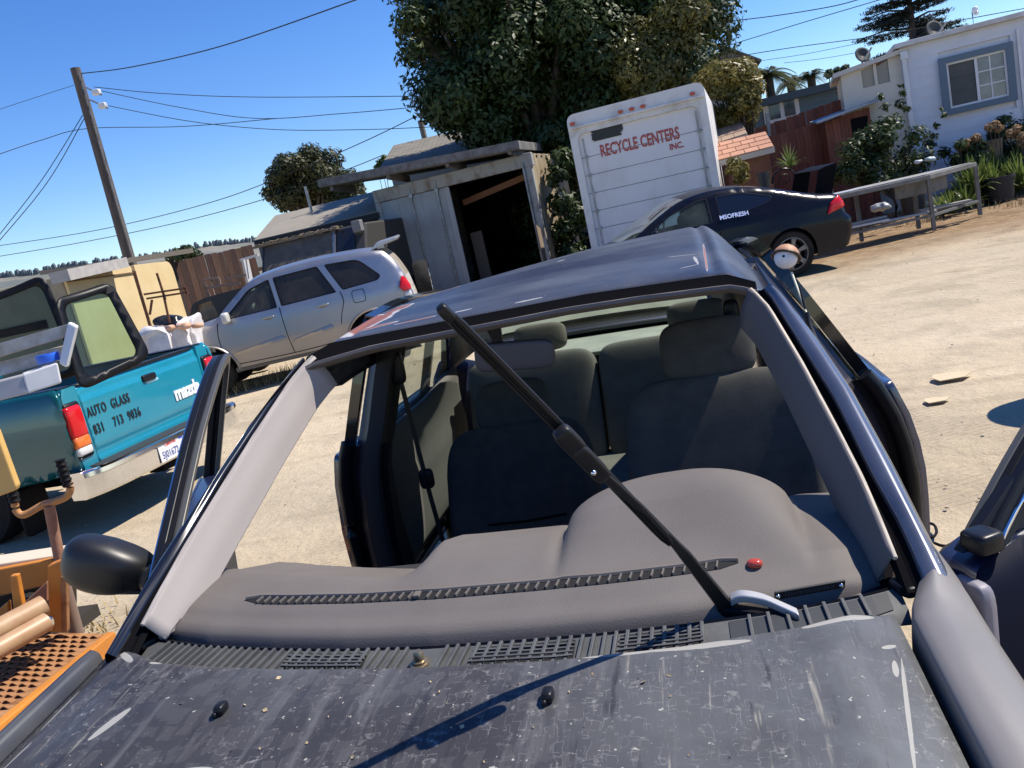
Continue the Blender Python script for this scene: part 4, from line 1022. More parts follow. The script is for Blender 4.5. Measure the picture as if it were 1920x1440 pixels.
obj('cabin', MB().span((1.1, -.72, .45), (3.7, .72, .75)).span((.2, -.62, .3), (3.85, .62, .5)).span((1.15, -.7, .7), (1.45, .7, 1.04)), dark, suv)
obj('steering_wheel', MB().tube([(1.62+.08*sin(a), -.36+.18*cos(a), 1.08+.17*sin(a)) for a in [2*pi*k/20 for k in range(21)]], .015, 6), dark, suv, smooth=60)
obj('rear_bumper', MB().sq((3.95, 0, .52), (.22, 1.72, .26), .3), tgm, suv, smooth=60)
obj('badge', MB().sq((3.995, -.42, .98), (.03, .14, .035), .5).sq((4.0, -.45, .9), (.03, .2, .04), .5), clrl, suv, smooth=60)

# ---- black coupe with a tall wing
p = at(1487, 513, 11.5); RW = V3((p.x, p.y, 0)); rz = YAW+R(2); rd = V3((cos(rz), sin(rz), 0)); RXc = 3.42
cp_ = thing('coupe', 'black two door coupe with tall rear wing and tinted rear side window', 'car', RW-rd*RXc+V3((-sin(rz), cos(rz), 0))*.74, rz)
blackp = M('black_car_paint', (.003, .004, .009), .2, coat=.06, crough=.1, spec=.22, var=(.008, .008, .011), vs=2)
up = [(.03, .35), (.0, .55), (.08, .66), (.4, .76), (.8, .85), (1.10, .90), (1.25, .95), (1.6, 1.14), (1.95, 1.30), (2.2, 1.365), (2.5, 1.39), (2.85, 1.365), (3.2, 1.29), (3.55, 1.17), (3.85, 1.06), (4.1, 1.0), (4.22, .97), (4.26, .86), (4.30, .70), (4.36, .62), (4.35, .42), (4.28, .26)]
upb = catmull(up, 3)
def Wc(x, z):
    w_ = .845-.06*max(0, (abs(x-2.2)-1.1)/1.1)**2*1.5
    if z > .88: w_ -= (z-.88)*.45
    w_ += .02*math.exp(-((z-.6)/.12)**2)+.02*math.exp(-((x-RXc)/.4)**2)*math.exp(-((z-.68)/.15)**2); return w_
CB = Body(cp_, upb, .20, Wc, [(.86, .355, .31), (RXc, .36, .31)], .07, blackp, .045)
w1 = fillet([(1.42, .955), (1.86, 1.185, .08), (2.26, 1.30), (2.42, 1.305), (2.40, .965)], .03); w2 = fillet([(2.52, .965), (2.53, 1.30), (2.9, 1.29, .06), (3.32, 1.14, .08), (3.2, 1.07, .05)], .03)
gl_g = glass('coupe_door_glass', (.68, .84, .79), 1.35, dirt=.10, dcol=(.35, .42, .38))
for sg in (-1, 1):
    bs_ = CB.side(sg, [w1, w2])
    obj('window', MB().cdt(inset(w1, -.006), [], .2, lambda x, z: (x, sg*(CB.y(x, z)-.012), z)), gl_g, cp_, smooth=60)
    obj('window', MB().cdt(inset(w2, -.006), [], .2, lambda x, z: (x, sg*(CB.y(x, z)-.004), z)), M('black_tint', (.008, .008, .01), .08, coat=.5), cp_, smooth=60)
    for ww in (w1, w2):
        pts = ww+ww[:1]
        obj('window_seal', MB().loft([[(x, sg*(CB.y(x, z)+.001), z), (x2, sg*(CB.y(x2, z2)+.002), z2), (x2, sg*(CB.y(x2, z2)-.014), z2)] for (x, z), (x2, z2) in zip(pts, inset(pts, .02))], False), satin, cp_)
    for xw in (.86, RXc): wheel(cp_, (xw, sg*.73, .315), .32, .21, sg, 6, rimr=.225, alloy=alloyd)
    obj('tail_light', MB().cdt(fillet([(3.98, .74), (4.05, .88), (4.20, .965), (4.255, .86), (4.265, .80)], .02), [], .05, lambda x, z: (x, sg*(CB.y(x, z)+.012), z)), redl, cp_, smooth=60, solid=.02, off=0)
    obj('front_seat', MB().sq((2.35, sg*.34, .82), (.16, .48, .6), .4).sq((2.42, sg*.34, 1.15), (.09, .24, .14), .5), dark, cp_, smooth=60)
    obj('wing_support', MB().cdt(fillet([(4.02, .99), (4.14, 1.35), (4.40, 1.39), (4.26, .95)], .02), [], .2, lambda x, z: (x, sg*.42, z)), M('wing_black', (.005, .005, .007), .7, spec=.04), cp_, solid=.03, off=0)
pts = catmull([(2.34, .955), (2.47, .95), (2.42, .5), (2.35, .24)], 6)[6:]
obj('shut_line', MB().tube([(x, -(CB.y(x, z)+.0005), z) for x, z in pts], .005, 5), dark, cp_)
obj('wing_blade', MB().loft([[(x+.0, y, z) for x, z in ((4.13, 1.345), (4.20, 1.37), (4.40, 1.395), (4.405, 1.382), (4.20, 1.345))] for y in (-.44, -.25, 0, .25, .44)]), M('wing_black2', (.006, .006, .008), .6, spec=.08), cp_, smooth=40)
i1 = min(range(25), key=lambda i: abs(upb[i][0]-1.22)); i2 = min(range(40), key=lambda i: abs(upb[i][0]-2.15)); i3 = next(i for i, q in enumerate(upb) if q[0] > 2.95); i4 = next(i for i, q in enumerate(upb) if q[0] > 3.85); nU = len(upb)-1
roofc = M('dusty_black_roof', (.012, .012, .014), .4, coat=.1, spec=.3, var=(.05, .048, .045), vs=5)
CB.top(0, i1, 'hood', blackp); CB.top(i1, i2, 'windshield', gl_g); CB.top(i2, i3, 'roof', roofc); CB.top(i3, i4, 'rear_window', M('dark_rear_glass', (.015, .015, .018), .1, coat=.5)); CB.top(i4, nU, 'rear_bumper', blackp)
obj('cabin', MB().span((1.2, -.66, .3), (3.9, .66, .62)).span((.1, -.66, .22), (4.2, .66, .4)).span((1.25, -.66, .6), (1.6, .66, .9)), dark, cp_)
obj('steering_wheel', MB().tube([(1.78+.06*sin(a), -.34+.17*cos(a), .98+.16*sin(a)) for a in [2*pi*k/20 for k in range(21)]], .014, 6), dark, cp_, smooth=60)
obj('side_mirror', MB().sq((1.55, -.93, .98), (.10, .18, .11), .5), blackp, cp_, smooth=60)
M_ = Matrix.Translation(V3((2.50, -(CB.y(2.6, .99)+.022), .985))) @ Matrix.Rotation(R(2), 4, 'Y') @ Matrix.Rotation(R(90-22), 4, 'X')
text('sticker', 'MSOFRESH', .085, M('sticker_blue', (.55, .65, .95), .5), cp_, M_, 1.0, .002, .001)

# ---- teal pickup seen at its tail
T0 = V3((-3.91, 4.72, 0)); rz = R(-4)
pk = thing('pickup_truck', 'teal pickup truck with black stencilled tailgate lettering and chrome bumper', 'truck', T0, rz)
pk.scale = (1.06,)*3
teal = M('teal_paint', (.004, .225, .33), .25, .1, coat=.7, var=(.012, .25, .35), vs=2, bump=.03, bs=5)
teald = M('teal_shaded', (.004, .075, .095), .22, .2, coat=.6, var=(.006, .095, .115), vs=2)  # darker copy of the teal, paints the shade on the near bed side
HWT = .855
# tailgate: plane x=0, y across, z up
tg = [(-.685, .475), (-.685, 1.03), (.685, 1.03), (.685, .475)]
def tgx(y, z): return .0+.012*sst((1.0-z)/.03)*(z < 1.0)-.016*math.exp(-((z-.965)/.018)**2)-.016*math.exp(-((z-.55)/.02)**2)
tgo = obj('tailgate', MB().cdt(fillet(tg, .025), [], .03, lambda y, z: (tgx(y, z)-.012*sst((z-.99)/.04), y, z)), teal, pk, smooth=50, solid=.04, off=-1)
obj('tailgate_cap', MB().sq((-.03, 0, 1.035), (.075, 1.37, .022), .3), satin, pk, smooth=60)
hd = obj('tailgate_handle', MB().sq((.01, .04, .925), (.04, .16, .055), .4), satin, tgo, smooth=60)
obj('handle_bezel', MB().sq((.002, .07, .892), (.03, .16, .03), .5), M('bezel_blue', (.25, .5, .6), .3), hd, smooth=60)
MT = lambda y, z, ry=0: Matrix.Translation(V3((.0165, y, z))) @ Matrix(((0, 0, 1), (1, 0, 0), (0, 1, 0))).to_4x4() @ Matrix.Rotation(ry, 4, 'Z')
ink = M('stencil_black', (.01, .012, .014), .7)
for wd_, y_, z_ in (('AUTO', -.665, .80), ('GLASS', -.425, .80), ('831', -.655, .672), ('713', -.455, .672), ('9036', -.30, .672)): text('lettering', wd_, .098, ink, tgo, MT(y_, z_, R(.3)), .62, .002, .001, space=1.22)
text('logo', 'mazda', .155, M('logo_white', (.7, .72, .74), .4), tgo, MT(.265, .675), .92, .007, .003, space=.92)
# sides of the bed with taillights
for sg in (-1, 1):
    def Wt(x, z): return HWT-.02*sst((.62-z)/.2)-.03*sst((z-.95)/.1)+.012*sst((z-.62)/.05)*sst((.9-z)/.05)
    hole = []
    arch = [(-1.10+.40*cos(a), .36+.40*sin(a)) for a in [lerp(.3, pi-.3, k/14) for k in range(15)]]
    arch = [q for q in arch]
    poly = [(0, .46), (.015, .52), (.015, .98), (-.02, 1.04), (-2.05, 1.04), (-2.05, .42), (-1.50, .42)]+arch[::-1]+[(-.70, .42)]
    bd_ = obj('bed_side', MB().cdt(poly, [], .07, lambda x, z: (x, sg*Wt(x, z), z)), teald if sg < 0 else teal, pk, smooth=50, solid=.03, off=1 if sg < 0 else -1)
    obj('corner_post', MB().loft([[(-.02, sg*Wt(0, z)*.995, z), (.008, sg*(Wt(0, z)-.012), z), (.015, sg*(Wt(0, z)-.04), z), (.012, sg*.695, z), (-.02, sg*.69, z)] for z in [lerp(.47, 1.04, k/10) for k in range(11)]]), teal, pk, smooth=60)
    obj('bed_rail', MB().span((-2.0, sg*.70, 1.035), (-.02, sg*.82, 1.052)), satin, pk, bevel=.008)
    tl = obj('tail_light', MB().sq((-.045, sg*.80, .805), (.19, .15, .235), .28), redl, pk, smooth=60)
    obj('indicator', MB().sq((-.045, sg*.799, .665), (.185, .148, .085), .28), ambl, tl, smooth=60)
    obj('reversing_lamp', MB().sq((-.045, sg*.797, .60), (.18, .143, .065), .3), clrl, tl, smooth=60)
    obj('lens_surround', MB().sq((-.06, sg*.79, .745), (.19, .15, .40), .2), satin, tl, smooth=60)
    obj('side_reflector', MB().sq((-.005, sg*.755, 1.0), (.03, .06, .02), .4), redl, pk, smooth=60)
    for xw in (-1.10, -3.9): wheel(pk, (xw, sg*.68, .335), .345, .22, sg)
    obj('mud_flap', MB().sq((-.62, sg*.74, .22), (.03, .27, .34), .25), black, pk, smooth=50)
# bumper
bmp = MB(); sec = [(.0, .475), (.15, .48), (.175, .465), (.178, .435), (.165, .425), (.16, .305), (.135, .285), (.03, .29)]
rows = []
for k in range(19):
    t_ = lerp(-1, 1, k/18); xb = -.10*abs(t_)**6
    rows.append([(x+xb, t_*.93, z) for x, z in sec])
bmp.loft(rows)
bo = obj('rear_bumper', bmp, chrome, pk, smooth=35)
obj('step_pad', MB().sq((.08, 0, .482), (.15, 1.62, .012), .25), M('step_pad_black', (.025, .025, .026), .6), bo)
plt_ = obj('licence_plate', MB().span((.165, -.285, .305), (.172, .02, .455)), whitep, pk, bevel=.004)
MP = lambda y, z: Matrix.Translation(V3((.1725, y, z))) @ Matrix(((0, 0, 1), (1, 0, 0), (0, 1, 0))).to_4x4()
text('plate_number', '5J01672', .075, M('plate_blue', (.05, .07, .25), .5), plt_, MP(-.26, .33), .8, .001, .0008)
text('plate_state', 'California', .034, M('plate_red', (.6, .05, .05), .5), plt_, MP(-.21, .415), 1, .0008, .0008)
obj('plate_sticker', MB().span((.172, -.035, .42), (.1735, .01, .447)), M('sticker_dark_blue', (.02, .08, .5), .5), plt_)
# bed floor, front wall, cab
obj('bed_floor', MB().span((-2.05, -.74, .60), (-.03, .74, .64)).span((-2.06, -.76, .6), (-2.02, .76, 1.05)), M('bed_liner', (.02, .022, .024), .6), pk)
obj('chassis', MB().span((-4.3, -.4, .28), (-.1, .4, .46)), dark, pk)
obj('tow_bar', MB().span((-.12, -.1, .2), (.02, .1, .29)), dark, pk)
cab = MB(); cr_ = []
for x, zt, wt in ((-2.12, 1.10, .78), (-2.12, 1.52, .62), (-2.4, 1.56, .62), (-3.0, 1.54, .60), (-3.55, 1.12, .74)):
    cr_.append([(x, -.79, .42), (x, -.79, 1.02), (x, -wt, zt), (x, wt, zt), (x, .79, 1.02), (x, .79, .42)])
obj('cab', cab.loft(cr_), teal, pk, smooth=30, bevel=.03)
obj('engine_hood', MB().span((-4.6, -.78, .42), (-3.55, .78, 1.02)), teal, pk, bevel=.08)
obj('rear_cab_window', MB().span((-2.115, -.52, 1.14), (-2.10, .52, 1.47)), glass('cab_glass', (.3, .4, .38)), pk)
text('model_letters', 'SE-5', .11, M('faded_decal', (.12, .2, .22), .5), pk, Matrix.Translation(V3((-.66, -.872, .66))) @ Matrix.Rotation(R(90), 4, 'X'), 1.2, .003, .001)
PKM = Matrix.Translation(T0) @ Matrix.Rotation(rz, 4, 'Z')

# ---- load in the bed
frit = M('windscreen_frit', (.006, .006, .007), .4, spec=.2)
def windscreen(name, lab, pts, tint, bulge, fw_=.05, topband=.0):
    """curved auto glass: four world corners TL,TR,BR,BL"""
    tl_, tr_, br, bl_ = [V3(q) for q in pts]; n_ = (tr_-tl_).cross(bl_-tl_).normalized()
    if n_.dot(CAM-tl_) < 0: n_ = -n_
    root = thing(name, lab, 'windshield', tuple((bl_+br)/2)); o_ = V3(root.location)
    def P(u, v):
        r_c = .06
        p = (tl_.lerp(tr_, u)).lerp(bl_.lerp(br, u), v); return p-n_*bulge*(1-(2*u-1)**2)-o_
    W_ = (tr_-tl_).length; H_ = (bl_-tl_).length
    rr = fillet([(0, 0), (W_, 0), (W_, H_), (0, H_)], .09, 6)
    ri = fillet([(fw_, fw_), (W_-fw_, fw_), (W_-fw_, H_-fw_), (fw_, H_-fw_)], .07, 6)
    f = lambda x, y: P(x/W_, y/H_)
    obj('glass_pane', MB().cdt(rr, [], .12, f), glass(name+'_glass', tint, 1.2, dirt=.03), root, smooth=60)
    obj('black_border', MB().cdt(rr, [ri], .06, lambda x, y: f(x, y)+n_*.003), frit, root, smooth=60, solid=.008, off=0)
    return root
windscreen('windshield', 'tinted windshield standing in the truck bed beside the tailgate, pale box seen through it', [at(100, 560, 5.55), at(207, 527, 5.95), at(285, 670, 5.85), at(150, 735, 5.35)], (.42, .66, .58), .03, .06)
windscreen('windshield', 'darker windshield at the left edge standing in the truck bed', [at(-50, 565, 5.6), at(82, 512, 5.75), at(162, 700, 5.6), at(-20, 740, 5.4)], (.3, .42, .42), .03, .045)
bx = lambda name, lab, cat, mat, cs, vec, bv=.01: tag(obj(name, MB().prism([tuple(c) for c in cs], tuple(vec)), mat, bevel=bv), lab, cat)
bx('storage_box', 'white plastic box on the left side rail of the teal truck', 'box', M('box_white', (.72, .71, .68), .5, var=(.62, .6, .56), vs=6), [at(42, 702, 5.05), at(108, 680, 5.05), at(116, 718, 5.0), at(52, 738, 5.0)], FWH*.35-RTH*.2)
bx('storage_box', 'grey lidded case at the left edge on the truck side rail', 'box', M('box_grey', (.38, .37, .36), .5), [at(-45, 725, 5.15), at(42, 703, 5.06), at(52, 738, 5.0), at(-40, 762, 5.1)], FWH*.3-RTH*.1)
tp_c = at(90, 671, 5.15)
tb = obj('tape_roll', MB().lathe([(.038, -.026), (.064, -.026), (.066, -.02), (.066, .02), (.064, .026), (.038, .026), (.038, -.026)], tp_c, 'z', 28, False), M('tape_blue', (.02, .12, .62), .45), smooth=40)
tag(tb, 'roll of blue tape lying on the white box', 'tape')
tray = thing('ladder_rack', 'long grey rack lying in the truck bed with a white end piece', 'rack', tuple(at(60, 660, 5.2)))
o_ = V3(tray.location); alu = M('aluminium_dull', (.4, .39, .38), .5, .5, var=(.25, .23, .2), vs=8)
obj('rack_beam', MB().prism([tuple(q-o_) for q in (at(-40, 655, 5.3), at(128, 607, 5.2), at(122, 632, 5.2), at(-40, 682, 5.3))], tuple(FWH*.1)), alu, tray, bevel=.006)
obj('rack_board', MB().prism([tuple(q-o_) for q in (at(-40, 690, 5.35), at(118, 648, 5.3), at(112, 676, 5.3), at(-40, 716, 5.3))], tuple(FWH*.1)), M('rack_board_m', (.35, .3, .24), .7, var=(.55, .53, .5), vs=9), tray, bevel=.006)
obj('rack_end', MB().prism([tuple(q-o_) for q in (at(127, 604, 5.15), at(143, 612, 5.1), at(124, 690, 5.05), at(110, 682, 5.1))], tuple(FWH*.08-RTH*.02)), whitep, tray, bevel=.01)

# ================================================================== BUILDINGS AND YARD
class Facade:
    """upright face placed from two image pixels at chosen depths, dropped to the ground; local x along it, y back, z up"""
    def __init__(s, pxl, dl, pxr, dr):
        a = at(*pxl, dl); b_ = at(*pxr, dr); s.o = V3((a.x, a.y, 0)); d = V3((b_.x-a.x, b_.y-a.y, 0)); s.w = d.length; s.d = d.normalized()
        s.rz = math.atan2(s.d.y, s.d.x); s.n = V3((s.d.y, -s.d.x, 0)); s.b = -s.n
    def uv(s, px, py, back=0):
        o = s.o+s.b*back; r_ = ray(px, py); p = CAM+r_*((o-CAM).dot(s.n)/r_.dot(s.n)); q = p-s.o
        return (q.dot(s.d), q.z)
    def root(s, name, lab, cat, group=None): return thing(name, lab, cat, tuple(s.o), s.rz, group)

# ---- box truck with the scrawled-over name
F = Facade((1060, 217), 15.3, (1318, 152), 14.55)
rt = F.root('box_truck', 'white box truck seen from its rear with red lettering and black scrawl', 'truck')
zt = F.uv(1190, 184)[1]; Wd = F.w
whm = M('dirty_white_panel', (.68, .68, .68), .5, var=(.5, .49, .46), vs=1.3, vdet=9, lo=.45, hi=.8, stretch=(1, 1, .5), bump=.12, bs=3.5)
wht = M('white_box_trim', (.66, .655, .63), .5, var=(.42, .4, .36), vs=3, vdet=9, lo=.5, hi=.75)
oc = fillet([(0, .75, .01), (0, zt, .16), (Wd, zt, .16), (Wd, .75, .01)], .1)
ic = fillet([(.13, .74, .001), (.13, zt-.36, .15), (Wd-.13, zt-.36, .15), (Wd-.13, .74, .001)], .1)
obj('box_shell', MB().cdt(oc, [], .5, lambda x, z: (x, .10, z)).loft([[(x, .0, z), (x, 4.4, z)] for x, z in oc+oc[:1]], False), wht, rt, smooth=40)
obj('rear_frame', MB().cdt(oc, [ic], .3, lambda x, z: (x, 0, z)).loft([[(x, .0, z), (x, .07, z)] for x, z in ic+ic[:1]], False), wht, rt, smooth=40)
obj('drip_rail', MB().span((.02, -.05, zt-.26), (Wd-.02, .0, zt-.215)), wht, rt, bevel=.008)
zz = zt-.36
rows_ = [zt-.36, zt-.78, zt-1.10, zt-1.42, zt-1.74, zt-2.06, .76]
dirtl = M('seam_dirt', (.12, .11, .1), .8)
for k, (a, b_) in enumerate(zip(rows_, rows_[1:])):
    obj('door_panel', MB().span((.10, .06, b_+.008), (Wd-.10, .085, a)), whm, rt, bevel=.004)
obj('door_backing', MB().span((.10, .086, .76), (Wd-.10, .095, zt-.3)), dirtl, rt)
for x in (.20, Wd-.22): obj('side_strip', MB().span((x, .045, .80), (x+.03, .06, zt-.45)), M('strip_grey', (.45, .45, .45), .5, var=(.25, .24, .22), vs=8), rt)
for x in (.22, Wd-.20):
    for zk in rows_[1:-1]: obj('hinge', MB().box((x, .045, zk), (.05, .03, .07)), steel, rt)
for px in (1072, 1162, 1183, 1204, 1297):
    u = F.uv(px, 228-(px-1060)*.255)[0]
    lm = obj('marker_light', MB().box((u, -.025, zt-.165), (.085, .05, .05)), M('marker_amber', (.5, .07, .03), .3), rt, bevel=.01)
red = M('sign_red', (.36, .05, .05), .6, var=(.42, .12, .1), vs=20)
def FM(u, z, y=-.0, ang=0): return Matrix.Translation(V3((u, y, z))) @ Matrix.Rotation(R(90), 4, 'X') @ Matrix.Rotation(ang, 4, 'Z')
u0, z0 = F.uv(1127, 294, .05); u1, z1 = F.uv(1275, 256, .05)
to = text('lettering', 'RECYCLE CENTERS', .285, red, rt, FM(u0, z0, .055), 1, .008, .001)
wdt = max(v.co.x for v in to.data.vertices); to.data.transform(Matrix.Diagonal(((u1-u0)/wdt, 1, 1, 1)))
ui, zi = F.uv(1255, 276, .05); text('lettering', 'INC.', .14, red, rt, FM(ui, zi-.05, .055), .9, .005, .001)
# black paint scrawl over the first word
sc = MB(); uL, zL = F.uv(1112, 266, .05); uR, zR = F.uv(1166, 252, .05)
for k in range(7):
    z = zL+.02+k*.028+.15*(0); a = uL+rnd.uniform(-.02, .03); b_ = uR+rnd.uniform(-.05, .05); dz = rnd.uniform(-.01, .02)
    sc.span((a, .046+k*.0004, z-.02), (b_, .049+k*.0004, z+.018+dz))
stuff(obj('paint_scrawl', sc, M('scrawl_black', (.008, .008, .009), .4), rt))
obj('rear_bumper', MB().span((.1, -.12, .42), (Wd-.1, .02, .56)), steel, rt, bevel=.01)
obj('chassis', MB().span((.4, .1, .45), (Wd-.4, 5.6, .74)), dark, rt)
for x in (.25, Wd-.25):
    for y_ in (1.2, 5.4): obj('wheel', MB().lathe([(.2, -.12), (.36, -.13), (.42, 0), (.36, .13), (.2, .12)], (x, y_, .42), 'x', 24), tyre, rt, smooth=40)
cabm = MB().loft([[(.2, y_, .5), (Wd-.2, y_, .5), (Wd-.2-i_, y_, z), (.2+i_, y_, z)] for y_, z, i_ in ((4.5, 2.2, .1), (5.6, 2.2, .12), (6.2, 1.5, .02), (6.6, 1.3, .02))])
obj('cab', cabm, whm, rt, bevel=.05)

# ---- container shed with a flat canopy
F = Facade((720, 480), 20.6, (1000, 420), 19.3)
cs = F.root('storage_container', 'old grey shipping container shed with an open dark doorway and flat canopy', 'shed')
uA, zA = F.uv(700, 366); uB, zB = F.uv(968, 292); Hc = (zA+zB)/2+.05
gry = M('container_grey_paint', (.34, .37, .37), .6, var=(.26, .28, .28), vs=1.4, vdet=8, bump=.05, bs=20)
blotches(gry, [], ) if 0 else None
rst = M('container_beam', (.33, .33, .31), .7, var=(.14, .08, .05), vs=3.5, vdet=9, lo=.5, hi=.72, stretch=(1, 1, .6))
us = [F.uv(x, y)[0] for x, y in ((705, 400), (768, 400), (815, 390), (838, 390), (958, 330), (985, 330))]
obj('header_beam', MB().span((uA, -.04, Hc-.30), (uB+.35, .12, Hc)), rst, cs, bevel=.02)
obj('side_wall', MB().span((uA, .1, 0), (uA+.06, 5.5, Hc-.02)).span((uA, -.03, 0), (uA+.14, .1, Hc-.3)), rst, cs, bevel=.01)
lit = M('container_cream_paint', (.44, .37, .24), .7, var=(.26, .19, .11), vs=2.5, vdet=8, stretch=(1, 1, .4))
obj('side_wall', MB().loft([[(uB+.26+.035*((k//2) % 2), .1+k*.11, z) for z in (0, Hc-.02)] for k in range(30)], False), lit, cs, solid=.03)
obj('corner_post', MB().span((uB+.08, -.03, 0), (uB+.30, .1, Hc-.3)), rst, cs, bevel=.01)
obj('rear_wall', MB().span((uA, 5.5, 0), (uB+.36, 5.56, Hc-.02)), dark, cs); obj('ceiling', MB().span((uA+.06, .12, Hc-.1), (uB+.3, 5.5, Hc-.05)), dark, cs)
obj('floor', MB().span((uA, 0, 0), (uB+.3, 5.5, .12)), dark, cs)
wA = us[3]-us[0]
dp_ = MB(); n = 5
obj('door_leaf', MB().span((us[0]+.13, -.005, .14), (us[3]+.03, .05, Hc-.31)), gry, cs, bevel=.01)
for k in (1, 2): obj('door_rib', MB().span((lerp(us[0], us[3], k/3)-.03, -.02, .16), (lerp(us[0], us[3], k/3)+.03, -.004, Hc-.33)), gry, cs, bevel=.008)
obj('door_gasket', MB().span((us[3]+.03, -.01, .14), (us[3]+.16, .04, Hc-.31)), M('gasket', (.36, .37, .36), .7), cs, bevel=.01)
hk = []
for (xa, ya, xb, yb) in ((764, 345, 800, 470), (812, 332, 860, 540)):
    u1_, z1_ = F.uv(xa, ya); 
    rod = obj('locking_rod', MB().tube([(u1_+.03, -.05, Hc-.12), (u1_+.03, -.05, .1)], .022, 8), steel, cs, smooth=60)
    obj('rod_bracket', MB().box((u1_+.03, -.045, Hc-.33), (.09, .06, .10)), steel, rod, bevel=.01); obj('rod_bracket', MB().box((u1_+.03, -.045, 1.0), (.09, .06, .08)), steel, rod, bevel=.01)
obj('locking_rod', MB().tube([(uB+.12, -.06, Hc-.2), (uB+.12, -.06, .1)], .024, 8), steel, cs, smooth=60)
obj('lintel_board', MB().bar((us[3]+.1, .9, Hc-.72), (uB+.2, .7, Hc-.42), .05, .14), M('board_orange', (.2, .09, .045), .8), cs)
obj('inner_board', MB().bar((us[3]+.3, .8, .1), (us[3]+.25, .9, 1.5), .3, .03, (0, 1, 0)), M('inner_board', (.12, .1, .08), .8), cs)
# canopy
c0 = F.uv(600, 348, -.7); c1 = F.uv(972, 270, -.7); th = .20
can = MB().prism([(c0[0], -.7, c0[1]-.06), (c1[0], -.7, c1[1]-.12), (c1[0]-.45, 3.2, c1[1]+.0), (c0[0]+.2, 3.6, c0[1]+.10)], (0, 0, th))
canm = M('canopy_grey', (.17, .165, .155), .85, var=(.08, .075, .07), vs=3, vdet=8, bump=.2, bs=15)
obj('canopy_roof', can, canm, cs, bevel=.02)
obj('canopy_fascia', MB().bar((c0[0]-.02, -.73, c0[1]+.05), (c1[0]+.02, -.73, c1[1]-.01), .03, .17), M('fascia_grey', (.2, .19, .18), .8, var=(.1, .09, .08), vs=7), cs)
for f_ in (.05, .35, .65, .95): obj('canopy_bracket', MB().bar((lerp(c0[0], c1[0], f_), -.65, lerp(c0[1], c1[1], f_)-.1), (lerp(c0[0], c1[0], f_), .5, lerp(c0[1], c1[1], f_)-.18), .08, .14), wood_g, cs)
# leaning junk board right of the shed
q = F.uv(1020, 430, -.2); tag(obj('plywood_sheet', MB().bar(at(1008, 425, 17.9), at(1024, 500, 17.6), .32, .03, (1, 0, .3)), M('ply_brown', (.2, .15, .1), .85)), 'brown board leaning at the dark right end of the container shed', 'board')

# ---- shingled house behind the shed
def gable(name, lab, F, x0, x1, y0, y1, ze, zr, wallm, roofm, over=.3, cat='house', axis='x'):
    r_ = F.root(name, lab, cat)
    ym = (y0+y1)/2; xm = (x0+x1)/2
    if axis == 'x':
        w_ = MB().add([(x0, y0, 0), (x1, y0, 0), (x1, y1, 0), (x0, y1, 0), (x0, y0, ze), (x1, y0, ze), (x1, y1, ze), (x0, y1, ze), (x0, ym, zr-.05), (x1, ym, zr-.05)], [(0, 1, 5, 4), (2, 3, 7, 6), (0, 4, 8, 7, 3), (1, 2, 6, 9, 5)])
        k = (zr-ze)/(ym-y0)
        rf = MB().prism([(x0-over, y0-over, ze-over*k), (x1+over, y0-over, ze-over*k), (x1+over, ym, zr), (x0-over, ym, zr)], (0, .0, .07)).prism([(x0-over, y1+over, ze-over*k), (x1+over, y1+over, ze-over*k), (x1+over, ym+.002, zr), (x0-over, ym+.002, zr)], (0, 0, .07))
    else:
        w_ = MB().add([(x0, y0, 0), (x1, y0, 0), (x1, y1, 0), (x0, y1, 0), (x0, y0, ze), (x1, y0, ze), (x1, y1, ze), (x0, y1, ze), (xm, y0, zr-.05), (xm, y1, zr-.05)], [(0, 1, 5, 8, 4), (2, 3, 7, 9, 6), (0, 4, 7, 3), (1, 2, 6, 5)])
        k = (zr-ze)/(xm-x0)
        rf = MB().prism([(x0-over, y0-over, ze-over*k), (xm, y0-over, zr), (xm, y1+over, zr), (x0-over, y1+over, ze-over*k)], (0, 0, .07)).prism([(x1+over, y0-over, ze-over*k), (xm+.002, y0-over, zr), (xm+.002, y1+over, zr), (x1+over, y1+over, ze-over*k)], (0, 0, .07))
    obj('wall', w_, wallm, r_); obj('roof', rf, roofm, r_); return r_
def shingle_mat(name, c1, c2, sc):
    m = bpy.data.materials.new(name); m.use_nodes = True
    global t, tc
    t = m.node_tree; tc = nd(t, 'TexCoord'); b = t.nodes['Principled BSDF']; b.inputs['Roughness'].default_value = .9
    mp = nd(t, 'Mapping'); mp.inputs[3].default_value = (1, 1, 1); t.links.new(tc.outputs['Object'], mp.inputs[0])
    br = nd(t, 'TexBrick'); br.inputs['Scale'].default_value = sc; br.inputs['Color1'].default_value = (*c1, 1); br.inputs['Color2'].default_value = (*c2, 1); br.inputs['Mortar'].default_value = (*[q*.4 for q in c1], 1)
    br.inputs['Mortar Size'].default_value = .02; br.inputs['Brick Width'].default_value = .7; br.inputs['Row Height'].default_value = .28
    t.links.new(mp.outputs[0], br.inputs['Vector']); t.links.new(br.outputs[0], b.inputs['Base Color']); return m
taupe = shingle_mat('taupe_shingles', (.17, .155, .125), (.235, .215, .175), 2.2)
F2 = Facade((715, 320), 26, (1000, 290), 25.5)
ul, zl = F2.uv(712, 320); ur, zr_ = F2.uv(735, 277, 3.2)
gable('house', 'house with taupe shingle roof rising behind the container shed', F2, ul+.3, ul+7.5, 0, 6.4, zl, F2.uv(800, 262, 3.2)[1], M('house_wall', (.3, .28, .24), .8), taupe)
tag(obj('roof_pipe', MB().tube([at(797, 262, 30), at(788, 226, 30)], .10, 10), wood_g, smooth=60), 'short grey pole standing up behind the taupe shingle roof', 'pole')

